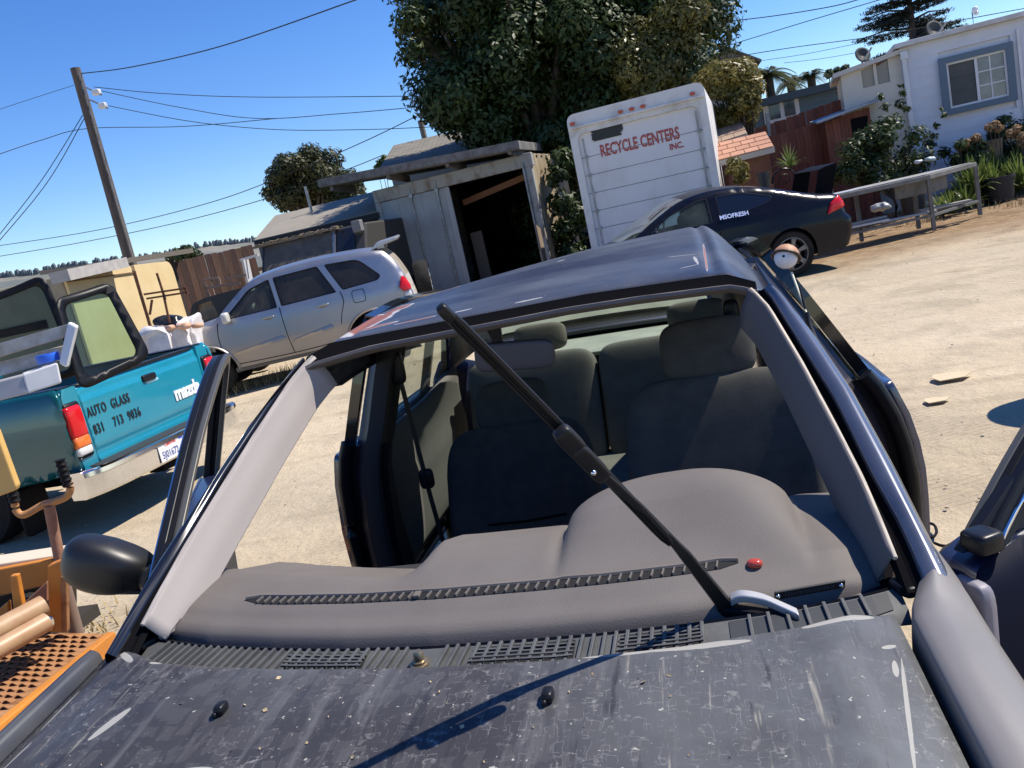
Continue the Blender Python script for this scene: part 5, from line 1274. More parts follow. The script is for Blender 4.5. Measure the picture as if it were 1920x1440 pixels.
# ---- low grey roofed carport in front of the fence
F3 = Facade((475, 520), 21.5, (710, 480), 20.6)
cpo = F3.root('carport', 'open carport with a low grey felt roof left of the container shed', 'carport')
a = F3.uv(477, 455); b_ = F3.uv(712, 402); c_ = F3.uv(705, 367, 3.2); d_ = F3.uv(516, 405, 3.2)
feltm = M('grey_roof_felt', (.27, .24, .19), .9, var=(.23, .205, .165), vs=2, vdet=8, bump=.1, bs=30)
zf = (a[1]+b_[1])/2; zb = (c_[1]+d_[1])/2
obj('roof', MB().prism([(a[0], 0, zf), (b_[0], 0, zf), (b_[0]+.2, 3.2, zb), (d_[0], 3.2, zb)], (0, 0, .07)), feltm, cpo)
obj('fascia', MB().span((a[0], -.02, zf-.10), (b_[0], .02, zf+.05)), M('fascia_dark', (.03, .027, .025), .8), cpo)
for f_ in (.02, .5, .98): obj('post', MB().span((lerp(a[0], b_[0], f_)-.05, .1, 0), (lerp(a[0], b_[0], f_)+.05, .2, zf)), wood_g, cpo)
obj('rear_wall', MB().span((a[0], 3.1, 0), (b_[0], 3.2, zb)), M('carport_dark_wall', (.018, .015, .013), .95), cpo)
q = F3.uv(583, 392, 2.2); obj('vent_pipe', MB().tube([(q[0], 2.2, zf+.2), (q[0], 2.2, zb+.55)], .04, 8), steel, cpo, smooth=60)
q = F3.uv(600, 398, 1.4); obj('roof_vent', MB().tube([(q[0], 1.0, zf), (q[0], 1.0, zf+.28)], .03, 8), steel, cpo, smooth=60)

# ---- board fences: each board a part
def fence(name, lab, F, xs0, xs1, ztop, bw_, mats, zr=(), gap=.004, group=None, y=0):
    f = F.root(name, lab, 'fence', group); n = int((xs1-xs0)/(bw_+gap)); base_ = None
    for k in range(n):
        x = xs0+k*(bw_+gap); h = ztop(x)+rnd.uniform(-.014, .014)
        o = obj('board', MB().prism([(0, 0, 0), (bw_, 0, 0), (bw_, 0, h-.015), (bw_*.9, 0, h), (bw_*.1, 0, h), (0, 0, h-.015)], (0, .022, 0)), mats[k % len(mats)], f)
        o.location = (x, y+rnd.uniform(-.008, .008), 0); o.rotation_euler = (0, rnd.uniform(-.004, .004), 0)
    for z in zr: obj('rail', MB().span((xs0, y+.03, z), (xs1, y+.07, z+.09)), mats[0], f)
    return f
brn = [M('fence_brown_%d' % k, c, .9, var=tuple(q*.55 for q in c), vs=5, vdet=8, stretch=(3, 1, .5)) for k, c in enumerate([(.085, .045, .032), (.11, .055, .038), (.07, .038, .03), (.13, .07, .045)])]
redw = [M('fence_red_%d' % k, c, .9, var=tuple(q*.6 for q in c), vs=5, vdet=8, stretch=(3, 1, .5)) for k, c in enumerate([(.26, .095, .06), (.30, .115, .075), (.23, .085, .058)])]
F4 = Facade((330, 560), 18.6, (480, 530), 20.0)
zl = F4.uv(335, 490)[1]; zr_ = F4.uv(478, 458)[1]
fence('board_fence', 'weathered dark brown board fence behind the pale yellow truck body', F4, 0, F4.w+.3, lambda x: lerp(zl, zr_, x/F4.w), .15, brn, (.5, 1.7))
F5 = Facade((655, 520), 21.9, (720, 500), 21.6)
zl = F5.uv(660, 412)[1]
fence('board_fence', 'short stretch of dark fence boards between carport and container shed', F5, 0, F5.w, lambda x: zl, .2, brn, (.8, 1.8))
F6 = Facade((1395, 330), 20.5, (1600, 280), 19.6)
zl = F6.uv(1405, 248)[1]; zr_ = F6.uv(1592, 180)[1]
fence('board_fence', 'reddish brown board fence between the box truck and white trailer home', F6, -.3, F6.w+.2, lambda x: lerp(zl, zr_, max(0, x)/F6.w), .14, redw, (.5, 1.5))
F6b = Facade((1415, 330), 18.9, (1545, 300), 18.6)
zl = F6b.uv(1425, 262)[1]; zr_ = F6b.uv(1540, 228)[1]
fence('board_fence', 'lower dark red board fence in front of the taller reddish one', F6b, 0, F6b.w, lambda x: lerp(zl, zr_, x/F6b.w), .16, redw, (.4, 1.3), gap=.004)
tag(obj('fence_post', MB().bar(at(1443, 262, 20.1), at(1438, 212, 20.1), .07, .07), steel), 'thin grey metal post against the reddish fence', 'post')

# ---- old box van parked under the carport edge
F7 = Facade((486, 560), 18.3, (700, 520), 17.6)
ov = F7.root('old_van', 'old van with a dusty windshield and litter on its roof, behind the SUV', 'van')
a = F7.uv(482, 520); tl_ = F7.uv(500, 462, .5); tr_ = F7.uv(622, 428, .5); rb = F7.uv(690, 440, .5)
zt = (tl_[1]+tr_[1])/2
obj('cab_body', MB().prism([(a[0], 0, .4), (a[0], 0, 1.25), (a[0], .55, zt), (a[0], 3, zt), (a[0], 3, .4)], (rb[0]-a[0], 0, 0)), M('van_dark', (.04, .038, .034), .6), ov, bevel=.04)
obj('windshield', MB().prism([(a[0]+.08, -.005, 1.28), (tr_[0], -.005, 1.28), (tr_[0], .50, zt-.05), (a[0]+.1, .50, zt-.05)], (0, -.012, .008)), M('dusty_windscreen', (.085, .078, .066), .6, var=(.14, .125, .10), vs=3, spec=.25), ov)
obj('windshield_divider', MB().bar((tr_[0]+.04, -.02, 1.25), (tr_[0]+.04, .49, zt-.02), .06, .04), steel, ov)
obj('side_pane', MB().prism([(tr_[0]+.1, -.005, 1.28), (rb[0]-.25, -.005, 1.28), (rb[0]-.25, .50, zt-.05), (tr_[0]+.1, .50, zt-.05)], (0, -.012, .008)), M('van_dark_glass', (.015, .015, .016), .15, coat=.4), ov)
obj('white_box', MB().box((rb[0]-.12, .35, zt-.05), (.2, .2, .24)), M('box_offwhite', (.16, .165, .17), .7), ov, bevel=.02)
g = MB()
for k in range(160):
    u = rnd.random(); x = lerp(tl_[0]-.2, tr_[0]+.2, u); s_ = rnd.uniform(.02, .06)
    g.sq((x, .42+rnd.uniform(-.06, .3), zt+.01+rnd.uniform(0, .05)), (s_*1.6, s_, s_*.6), .9, Matrix.Rotation(rnd.uniform(0, 6), 3, 'Z'), 6, 4)
stuff(obj('litter', g, M('litter_brown', (.12, .10, .075), .95, var=(.2, .16, .1), vs=9), ov))
obj('roof_edge', MB().bar((tl_[0]-.3, .48, zt+.0), (tr_[0]+.15, .48, zt+.02), .12, .05), M('roof_edge_tan', (.2, .17, .13), .85), ov)
fr = thing('metal_frame', 'white metal frame post standing left of the old van', 'frame', tuple(G(at(470, 545, 17))))
o_ = V3(fr.location); obj('post', MB().bar(V3(at(472, 545, 17))-o_, V3(at(459, 487, 17))-o_, .22, .05, (1, 0, 0)), M('post_white', (.5, .5, .5), .6), fr); obj('top_bar', MB().bar(V3(at(450, 488, 17))-o_, V3(at(484, 478, 17))-o_, .05, .05), M('post_cream', (.6, .58, .52), .6), fr)

# ---- pale yellow truck body with plank
FY = Facade((145, 620), 12.9, (352, 600), 17.2)
yb = FY.root('truck_body', 'pale yellow old truck box body standing behind the teal truck', 'truck body')
zl = FY.uv(132, 511)[1]; zr_ = FY.uv(326, 491)[1]; zt = max(zl, zr_); uw = FY.uv(330, 540)[0]
yel = M('faded_yellow_paint', (.60, .45, .22), .6, var=(.66, .52, .29), vs=1.5, vdet=8)
u0 = FY.uv(135, 560)[0]; um = FY.uv(258, 540)[0]; gr = M('seam_brown', (.16, .1, .05), .8)
obj('side_panel', MB().span((u0, 0, .45), (um-.008, .05, zt)), yel, yb, bevel=.015)
obj('side_panel', MB().cdt(fillet([(um+.008, .45, .01), (um+.008, zt, .01), (uw, zt, .25), (uw, .45, .01)], .05), [], .5, lambda x, z: (x, 0, z)), yel, yb, solid=.05, off=1)
obj('body_core', MB().span((u0+.02, .06, .45), (uw-.05, 2.3, zt-.02)), M('body_tan', (.34, .29, .2), .7, var=(.25, .21, .15), vs=2), yb, bevel=.03)
obj('end_slot', MB().span((u0-.002, .5, zt-.75), (u0+.022, 1.5, zt-.62)), dark, yb)
obj('drip_rail', MB().span((u0, -.03, zt-.14), (uw-.2, -.002, zt-.12)), gr, yb)
for u_ in (u0+.2, um+.1, uw-.28): obj('hinge', MB().box((u_, -.02, zt-.10), (.1, .04, .07)), M('hinge_brown', (.1, .07, .04), .7), yb)
obj('door_bar', MB().tube([(lerp(um, uw, .42), -.03, zt-.2), (lerp(um, uw, .42), -.03, .6)], .018, 6), rust, yb); obj('door_bar', MB().tube([(um+.03, -.03, zt-.1), (um+.03, -.03, .6)], .018, 6), rust, yb)
obj('chassis', MB().span((u0+.2, .4, .2), (uw-.2, 1.9, .45)), dark, yb)
pl0 = at(108, 508, 12.7); pl1 = at(222, 487, 14.6)
tag(obj('plank', MB().bar(V3(pl0)+V3((0, 0, -.09)), V3(pl1)+V3((0, 0, -.07)), .30, .17), M('plank_grey', (.32, .3, .28), .8, var=(.42, .4, .37), vs=6, vdet=8)), 'thick grey plank lying along the roof of the yellow truck body', 'plank')
FD = Facade((205, 520), 17.5, (335, 520), 18.5)
dk = FD.root('shed', 'low shed with a dark flat roof behind the yellow truck body', 'shed')
z_ = FD.uv(270, 478)[1]; obj('wall', MB().span((-.2, 0, 0), (FD.w, 2, z_-.2)), M('shed_dark_wall', (.05, .04, .035), .9), dk); obj('roof', MB().prism([(-.5, -.4, z_-.1), (FD.w+.3, -.4, z_-.16), (FD.w+.3, 2.4, z_), (-.5, 2.4, z_+.1)], (0, 0, .1)), M('shed_roof_tan', (.2, .17, .13), .9), dk)
# rusty rack frames
def frame(lab, segs, d, mat, w_=.04, name='rack_frame', cat='rack'):
    root = thing(name, lab, cat, tuple(G(at(*segs[0][0], d)))); o_ = V3(root.location)
    for a, b_ in segs: obj('bar', MB().bar(V3(at(*a, d))-o_, V3(at(*b_, d))-o_, w_, w_), mat, root)
    return root
frame('rusty steel rack frame in front of the yellow truck body', [((252, 508), (282, 612)), ((275, 560), (352, 548)), ((270, 552), (350, 540)), ((305, 545), (318, 605)), ((294, 512), (310, 562)), ((345, 538), (352, 552)), ((285, 562), (281, 590))], 11.6, rust, .026)
frame('thin rusty rail frame in front of the brown board fence', [((380, 524), (410, 521)), ((410, 521), (413, 535)), ((382, 527), (400, 575)), ((384, 540), (450, 530)), ((422, 522), (462, 515)), ((388, 548), (395, 562))], 14.5, M('rail_pale_rust', (.3, .19, .13), .8), .035)
# dark pickup cab behind the SUV nose
FK = Facade((355, 640), 14.3, (470, 620), 14.3)
dkp = FK.root('parked_truck', 'dark old truck cab half hidden behind the silver SUV', 'truck')
q = [FK.uv(*v) for v in ((354, 615), (362, 570), (385, 558), (470, 535), (478, 600))]
bodyd = M('dull_black_paint', (.025, .022, .022), .5)
win = fillet([FK.uv(*v) for v in ((368, 606), (372, 572), (398, 562), (412, 592))], .04)
poly = [(q[0][0], .5), q[0], q[1], q[2], q[3], (q[4][0], q[4][1]), (q[4][0], .5)]
obj('cab_side', MB().cdt(fillet(poly, .06), [win], .3, lambda x, z: (x, 0, z)), bodyd, dkp, solid=.06, off=1); obj('cab_core', MB().span((q[0][0]+.1, .08, .5), (q[4][0], 1.6, min(q[0][1], q[4][1]))), bodyd, dkp)
obj('side_window', MB().cdt(win, [], .3, lambda x, z: (x, .03, z)), glass('old_glass', (.5, .55, .5), dirt=.35, dcol=(.3, .28, .24)), dkp)
for u_ in (q[0][0]+.6, q[4][0]-.2): obj('wheel', MB().lathe([(.2, -.1), (.34, -.1), (.36, 0), (.34, .1), (.2, .1)], (u_, .1, .36), 'y', 20), tyre, dkp, smooth=40)
# white bundles, insulation and bag
wrap = M('white_wrapped_foam', (.66, .64, .64), .6, var=(.5, .48, .48), vs=7, bump=.3, bs=12)
for k, (a, b_, h, lab) in enumerate([((262, 620), (318, 602), 46, 'larger lumpy white wrapped bundle behind the teal truck tailgate'), ((316, 606), (350, 596), 34, 'middle white wrapped bundle left of the SUV nose'), ((346, 600), (370, 592), 26, 'rightmost white wrapped bundle touching the SUV nose')]):
    d = 11.6+.2*k; P0 = at(a[0], a[1], d); P1 = at(b_[0], b_[1], d); up_ = at(a[0]-h*.2, a[1]-h*0-0, d)
    m_ = (V3(P0)+V3(P1))/2; w_ = (V3(P1)-V3(P0)).length
    def wp(p, k=k): return p+V3((1, 1, 1))*mnoise.noise(p*6+V3((k*9, 0, 0)))*.085
    tag(obj('foam_bundle', MB().sq(V3((m_.x, m_.y, (m_.z)/2)), (w_*.95, .4, m_.z), .25, Matrix.Rotation(YAW, 3, 'Z'), 30, 18, wp), wrap, smooth=50), lab, 'bundle', 'white bundles beside the SUV')
ins = MB()
for k in range(9):
    u = rnd.random(); p = V3(at(lerp(270, 378, u), lerp(604, 592, u)-lerp(0, -6, rnd.random()), 11.6)); p.z -= .10; ins.sq(p, (.16, .14, .08), .7, Matrix.Rotation(rnd.random()*3, 3, 'Z'), 12, 8, lambda p: p*(1+.3*mnoise.noise(p*9)))
stuff(tag(obj('foam_scraps', ins, M('foam_orange', (.52, .27, .15), .9, var=(.6, .4, .28), vs=12), smooth=50), 'torn orange insulation scraps on top of the white bundles', 'insulation'))
def wp(p): return p*(1+.45*mnoise.noise(p*7))
tag(obj('rubbish_bag', MB().sq(at(322, 607, 11.75), (.42, .28, .26), .75, Matrix.Rotation(YAW, 3, 'Z'), 30, 16, wp), M('bag_black', (.012, .012, .013), .3), smooth=60), 'black rubbish bag slumped over the white bundles', 'bag')

# ---- white trailer home
FM_ = Facade((1716, 330), 17.6, (1915, 290), 16.9)
mh = FM_.root('trailer_home', 'white trailer home with a blue framed window and white eave', 'house')
zt = FM_.uv(1800, 62)[1]; Wm = FM_.w+4.5
sid = M('white_siding', (.66, .69, .74), .5, var=(.57, .6, .65), vs=1.2, vdet=7)
win_o = [FM_.uv(*q) for q in ((1752, 113), (1895, 78), (1910, 186), (1776, 218))]
wx0, wx1 = (win_o[0][0]+win_o[3][0])/2, (win_o[1][0]+win_o[2][0])/2; wz1, wz0 = (win_o[0][1]+win_o[1][1])/2, (win_o[2][1]+win_o[3][1])/2
# lap siding boards, each a part, cut round the window
nb = int((zt-.25)/.2); base_m = None
for k in range(nb+1):
    z0_, z1_ = .2+k*.2, min(.2+(k+1)*.2, zt)
    spans = [(0, Wm)] if (z1_ <= wz0+.02 or z0_ >= wz1-.02) else [(0, wx0+.02), (wx1-.02, Wm)]
    for a, b_ in spans: obj('siding_board', MB().prism([(a, .014, z0_), (a, .026, z1_), (a, .06, z1_), (a, .06, z0_)], (b_-a, 0, 0)), sid, mh)
obj('body', MB().span((0, .07, 0), (Wm, 3.2, wz0)).span((0, .07, wz0), (wx0, 3.2, zt)).span((wx1, .07, wz0), (Wm, 3.2, zt)).span((wx0, 1.6, wz0), (wx1, 3.2, zt)).span((wx0, .07, wz1), (wx1, 1.6, zt)), sid, mh)
obj('eave', MB().span((-.12, -.14, zt), (Wm, 3.3, zt+.10)), M('eave_white', (.6, .6, .6), .6, var=(.45, .44, .42), vs=4), mh, bevel=.015)
blu = M('blue_trim', (.11, .165, .215), .6)
wn = obj('window_casing', MB().cdt([(wx0, wz0), (wx1, wz0), (wx1, wz1), (wx0, wz1)], [[(wx0+.13, wz0+.12), (wx1-.13, wz0+.12), (wx1-.13, wz1-.12), (wx0+.13, wz1-.12)]], 2, lambda x, z: (x, -.02, z)), blu, mh, solid=.05, off=1)
def casing(parent, x0, x1, z0, z1, w_, y, mat, dpt=.05): return obj('window_frame', MB().span((x0, y, z0), (x1, y+dpt, z0+w_)).span((x0, y, z1-w_), (x1, y+dpt, z1)).span((x0, y, z0+w_), (x0+w_, y+dpt, z1-w_)).span((x1-w_, y, z0+w_), (x1, y+dpt, z1-w_)), mat, parent)
xm = lerp(wx0, wx1, .50); pane = M('screen_pane', (.055, .062, .06), .6, var=(.085, .09, .088), vs=2); pane2 = M('curtain_pane', (.22, .24, .25), .15, coat=.5, var=(.10, .115, .12), vs=2.2)
casing(mh, wx0+.12, wx1-.12, wz0+.11, wz1-.11, .05, -.025, whitep)
obj('window_pane', MB().span((wx0+.17, .01, wz0+.16), (xm, .02, wz1-.16)), pane, mh); obj('window_pane', MB().span((xm, .012, wz0+.16), (wx1-.17, .022, wz1-.16)), pane2, mh)
obj('window_bar', MB().span((xm-.025, -.02, wz0+.16), (xm+.025, .005, wz1-.16)), whitep, mh)
for f_ in (1/3, 2/3): obj('window_bar', MB().span((xm+.03, -.004, lerp(wz0+.16, wz1-.16, f_)-.012), (wx1-.17, .008, lerp(wz0+.16, wz1-.16, f_)+.012)), whitep, mh); obj('window_bar', MB().span((wx0+.17, -.002, lerp(wz0+.16, wz1-.16, f_)-.006), (xm-.03, .006, lerp(wz0+.16, wz1-.16, f_)+.006)), pane, mh)
obj('window_bar', MB().span(((xm+wx1-.17)/2-.012, -.003, wz0+.16), ((xm+wx1-.17)/2+.012, .009, wz1-.16)), whitep, mh)
obj('down_pipe', MB().span((.0, -.07, .3), (.09, -.005, zt-.12)), whitep, mh, bevel=.01); obj('pipe_head', MB().span((-.02, -.09, zt-.24), (.12, -.004, zt-.08)), whitep, mh, bevel=.01)
dx = FM_.uv(1905, 60)[0]; obj('corner_trim', MB().span((dx, -.03, wz0-.9), (dx+.05, -.003, zt-.2)), whitep, mh)
q = FM_.uv(1835, 42); lp_ = MB().tube([(q[0], .5, zt), (q[0], .5, zt+.38), (q[0]+.03, .5, zt+.43)], .015, 8)
lo_ = obj('lamp_pole', lp_, steel, mh, smooth=60); obj('lamp_head', MB().sq((q[0]+.05, .47, zt+.40), (.12, .12, .15), .8), whitep, lo_, smooth=60)
obj('lamp_glass', MB().sq((q[0]+.06, .44, zt+.33), (.09, .09, .08), .8), clrl, lo_, smooth=60)
def dish(px, py, d, lab, r):
    c = V3(at(px, py, d)); root = thing('satellite_dish', lab, 'satellite dish', tuple(c), 0, 'satellite dishes on the trailer roof')
    ax = Matrix.Rotation(YAW+.3, 3, 'Z') @ Matrix.Rotation(R(75), 3, 'X')
    rings = [[ax @ V3((cos(a)*rr*r, sin(a)*rr*r*.85, .25*r*(rr*rr)-.2*r)) for a in [2*pi*k/24 for k in range(24)]] for rr in (.05, .4, .7, 1.0)]
    obj('reflector', MB().loft(rings, True, False).loft(rings[:1], True), M('dish_grey', (.03, .032, .034), .7), root, smooth=60, solid=.02)
    obj('mast', MB().tube([(0, .1, -.1), (0, .1, -r*1.9)], .02, 8), steel, root, smooth=60); obj('feed_arm', MB().bar((0, 0, -r*.7), (r*.9, -.5*r, .1), .03, .03), steel, root)
dish(1752, 56, 18.6, 'larger grey satellite dish behind the eave of the white trailer home', .24); dish(1617, 103, 18.6, 'smaller grey satellite dish on the cream lean-to room', .20)
# cream lean-to room on its left end
FC = Facade((1598, 270), 18.1, (1714, 240), 17.65)
cr = FC.root('lean_to_room', 'cream lean-to room with two small panes joined to the trailer home', 'room')
zl, zr_ = FC.uv(1594, 138)[1], FC.uv(1700, 97)[1]; cream = M('cream_board', (.62, .56, .44), .6, var=(.66, .62, .54), vs=1.5)
w_ = [FC.uv(*v) for v in ((1614, 130), (1664, 108), (1667, 146), (1616, 166))]
cx0, cx1, cz0, cz1 = w_[0][0], w_[1][0], w_[3][1], w_[1][1]
obj('wall', MB().cdt([(-.05, 0), (FC.w+.02, 0), (FC.w+.02, zr_), (-.05, zl)], [[(cx0, cz0), (cx1, cz0), (cx1, cz1-.0), (cx0, cz1-.12)]], 3, lambda x, z: (x, .02, z)).add([(-.05, .02, 0), (-.05, 2.5, 0), (-.05, 2.5, zl), (-.05, .02, zl)], [(0, 1, 2, 3)]), cream, cr)
obj('roof_edge', MB().prism([(-.2, -.12, zl-.02), (FC.w+.05, -.12, zr_+.0), (FC.w+.05, 2.6, zr_), (-.2, 2.6, zl-.02)], (0, 0, .09)), M('eave_cream', (.55, .52, .46), .6), cr)
xm = (cx0+cx1)/2
for a, b_, mt in ((cx0, xm-.03, M('blind_tan', (.30, .26, .2), .4, coat=.4)), (xm+.03, cx1, M('blind_tan2', (.24, .21, .17), .4, coat=.5))):
    obj('window_pane', MB().prism([(a, .06, cz0), (b_, .06, cz0), (b_, .06, cz1-.04), (a, .06, cz1-.12)], (0, .01, 0)), mt, cr)
obj('window_bar', MB().span((xm-.03, .0, cz0), (xm+.03, .05, cz1-.06)), cream, cr)
# red lean-to shed with a grey sheet roof
FS = Facade((1548, 325), 18.0, (1640, 300), 17.7)
sh = FS.root('lean_to_shed', 'red boarded lean-to with a slanting grey sheet roof beside the trailer home', 'shed')
rA, rB = FS.uv(1530, 234), FS.uv(1648, 190)
obj('sheet_roof', MB().prism([(rA[0], -.3, rA[1]), (rB[0], -.3, rB[1]), (rB[0], 1.6, rB[1]+.1), (rA[0], 1.6, rA[1]+.1)], (0, 0, .04)), M('sheet_grey', (.26, .29, .33), .5, .3), sh)
x = FS.uv(1552, 270)[0]; xe = FS.uv(1636, 250)[0]; k = 0
while x < xe:
    if not (.45 < (x-rA[0])/(xe-rA[0]) < .62 and False):
        h = lerp(rA[1], rB[1], (x-rA[0])/(rB[0]-rA[0]))-.02
        o = obj('board', MB().span((0, 0, 0), (.145, .025, h)), redw[k % 3], sh); o.location = (x, .05, 0)
    x += .15; k += 1
xd = FS.uv(1600, 260)[0]; obj('doorway', MB().span((xd, .03, .75), (xe-.05, .045, FS.uv(1610, 215)[1]-.05)), dark, sh)
obj('cream_post', MB().span((FS.uv(1540, 300)[0], -.35, 0), (FS.uv(1540, 300)[0]+.12, -.23, 1.0)), M('post_pale', (.5, .46, .34), .8), sh)
# playhouse-size sheds with separate roof shingles
def shingled(name, lab, F, ptsq, rows, cols, cm, wallm, wallh):
    root = F.root(name, lab, 'shed'); (ax, az), (bx_, bz), (cx_, cz_), (dx_, dz) = ptsq; dep = 1.1
    A, B, C_, D = V3((ax, 0, az)), V3((bx_, 0, bz)), V3((cx_, dep, cz_)), V3((dx_, dep, dz))
    for r in range(rows):
        for c in range(cols):
            o_ = .5*(r % 2)/cols
            u0, u1 = max(0, c/cols-o_), min(1, (c+1)/cols-o_-.012)
            if r % 2 and c == cols-1: u1 = .99
            v0, v1 = r/rows, min(1, (r+1.08)/rows); lift = V3((0, 0, .018))
            f = lambda u, v: A.lerp(B, u).lerp(D.lerp(C_, u), v)
            obj('shingle', MB().prism([f(u0, v0)+lift, f(u1, v0)+lift, f(u1, v1)+lift*.3, f(u0, v1)+lift*.3], (0, 0, .014)), cm[(r*3+c*5+rnd.randrange(2)) % len(cm)], root)
    obj('roof_deck', MB().prism([A, B, C_, D], (0, 0, -.05)), wood_g, root)
    obj('fascia', MB().bar(A+V3((0, -.02, -.04)), B+V3((0, -.02, -.04)), .03, .10), M('fascia_pale', (.42, .38, .33), .8), root)
    obj('wall', MB().prism([(ax+.15, .15, 0), (bx_-.1, .15, 0), (bx_-.1, .15, bz-.03), (ax+.15, .15, az-.03)], (0, .9, 0)), wallm, root); return root
FP = Facade((1350, 350), 15.9, (1452, 330), 15.6)
och = [M('shingle_orange_%d' % k, c, .9, var=tuple(q*.8 for q in c), vs=20) for k, c in enumerate([(.46, .235, .15), (.43, .215, .135), (.49, .255, .165)])]
tch = [M('shingle_taupe_%d' % k, c, .9, var=tuple(q*.8 for q in c), vs=20) for k, c in enumerate([(.31, .21, .15), (.27, .18, .13), (.34, .24, .17)])]
rwall = M('shed_red_wall', (.13, .055, .035), .85, var=(.2, .1, .06), vs=3)
shingled('garden_shed', 'small shed with bright orange shingle roof beside the box truck', FP, [FP.uv(*v) for v in ((1346, 303), (1452, 276))]+[FP.uv(1436, 248, 1.1), FP.uv(1336, 272, 1.1)], 4, 4, och, rwall, 1)
FP2 = Facade((1330, 350), 17.4, (1402, 330), 17.2)
shingled('garden_shed', 'smaller taupe shingled shed behind the orange roofed one', FP2, [FP2.uv(*v) for v in ((1330, 275), (1402, 252))]+[FP2.uv(1392, 231, 1.1), FP2.uv(1330, 248, 1.1)], 3, 3, tch, rwall, 1)
# blue house far behind the fence and a gabled roof behind the trees
FB = Facade((1425, 300), 27, (1600, 260), 26.5)
bh = FB.root('house', 'blue grey house with white window trim behind the reddish fence', 'house')
zl = FB.uv(1432, 178)[1]; zr_ = FB.uv(1592, 140)[1]; bl_ = M('blue_grey_siding', (.085, .135, .165), .7, var=(.07, .11, .14), vs=3, stretch=(.3, 1, 4)); zt = (zl+zr_)/2
obj('wall', MB().span((0, .05, 0), (FB.w+2, 5, zt-.3)), bl_, bh)
obj('roof', MB().prism([(-.3, -.4, zt-.36), (FB.w+2, -.4, zt-.30), (FB.w+2, 5, zt-.34), (-.3, 5, zt-.40)], (0, 0, .22)), M('roof_slate_blue', (.05, .075, .09), .8), bh)
wq = FB.uv(1432, 216); wq2 = FB.uv(1496, 182)
obj('window_trim', MB().span((wq[0], -.02, wq[1]-.3), (wq2[0], .04, wq[1]+.42)), M('trim_white_blue', (.5, .53, .55), .6), bh)
for f_ in (.16, .58): obj('window', MB().span((lerp(wq[0], wq2[0], f_), -.035, wq[1]-.2), (lerp(wq[0], wq2[0], f_+.30), -.021, wq[1]+.30)), M('window_dark', (.03, .04, .05), .1, coat=.5), bh)
FG = Facade((1290, 250), 33, (1400, 230), 32.5)
q = FG.uv(1348, 106, 2)
gable('house', 'house with pale taupe gable roof behind the yellow green shrub tree', FG, q[0]-.9, q[0]+1.0, 0, 5, q[1]-.62, q[1], M('house_wall_tan', (.32, .28, .22), .8), taupe, .3, axis='y')
an_ = thing('tv_antenna', 'small roof aerial standing above the pale gable roof', 'antenna', tuple(at(1361, 110, 35)))
o_ = V3(an_.location)
obj('mast', MB().tube([(0, 0, -.6), V3(at(1356, 72, 35))-o_], .05, 6), steel, an_)
for a, b_ in (((1353, 72), (1366, 76)), ((1360, 82), (1374, 74)), ((1363, 84), (1372, 82))): obj('element', MB().bar(V3(at(*a, 35))-o_, V3(at(*b_, 35))-o_, .08, .08), steel, an_)

# ---- steel work tables
stl = M('table_steel', (.20, .195, .18), .6, .2, var=(.13, .125, .11), vs=6, rvar=.15)
NR, FRr = V3((4.52, 13.05, 0)), V3((5.53, 14.01, 0)); ud = -(RTH*.985+FWH*.02).normalized()
tb_ = thing('work_table', 'long grey steel work table frame standing on dirt right of the black coupe', 'table', tuple(NR)); dF = (FRr-NR); LT = 2.05; hT = .84
P_ = lambda a, b_, z: ud*(a*LT)+dF*b_+V3((0, 0, z))
for a, b_ in ((0, 0), (0, 1), (.52, 1), (.52, .0), (1, 0), (1, 1)):
    if (a, b_) == (.52, .0): continue
    obj('leg', MB().bar(P_(a, b_, 0), P_(a, b_, hT), .06, .06), stl, tb_, bevel=.006)
for (a, b_) in (((0, 0), (1, 0)), ((0, 1), (1, 1)), ((0, 0), (0, 1)), ((1, 0), (1, 1)), ((.52, 0), (.52, 1))):
    obj('top_rail', MB().bar(P_(*a, hT), P_(*b_, hT), .06, .07), stl, tb_, bevel=.006)
    if a[0] != .52: obj('lower_rail', MB().bar(P_(*a, .24), P_(*b_, .24), .04, .04), stl, tb_)
obj('table_top', MB().prism([P_(.03, .06, hT+.036), P_(.97, .06, hT+.036), P_(.98, .98, hT+.036), P_(.02, .98, hT+.036)], (0, 0, .015)), M('table_board', (.22, .215, .2), .6, var=(.33, .32, .3), vs=5), tb_)
obj('table_sheet', MB().prism([P_(.62, .02, hT+.045), P_(1.05, -.05, hT+.045), P_(1.05, .5, hT+.05), P_(.70, .5, hT+.05)], (0, 0, .012)), M('sheet_pale', (.5, .52, .53), .4, .3), tb_)
obj('sink_pan', MB().prism([P_(.10, .35, hT-.02), P_(.42, .35, hT-.02), P_(.40, .7, hT-.02), P_(.12, .7, hT-.02)], (0, 0, -.24)), stl, tb_, bevel=.02)
for k, (a0, b0, a1, b1) in enumerate([(.05, .2, .55, .35), (-.1, .55, .4, .75), (.35, .0, .95, .2), (.62, .6, 1.05, .5)]):
    tag(obj('plank', MB().bar(NR+P_(a0, b0, .29+.02*k), NR+P_(a1, b1, .29+.02*k), .14, .03), M('plank_pale_%d' % k, [(.45, .44, .41), (.3, .29, .27), (.55, .54, .5), (.36, .35, .33)][k], .8)), ['pale plank on the table lower shelf nearest its right end', 'grey plank crossing the right end of the table lower shelf', 'whitest plank on the near edge of the table lower shelf', 'grey plank at the left end of the table lower shelf'][k], 'plank', 'planks on the table shelf')
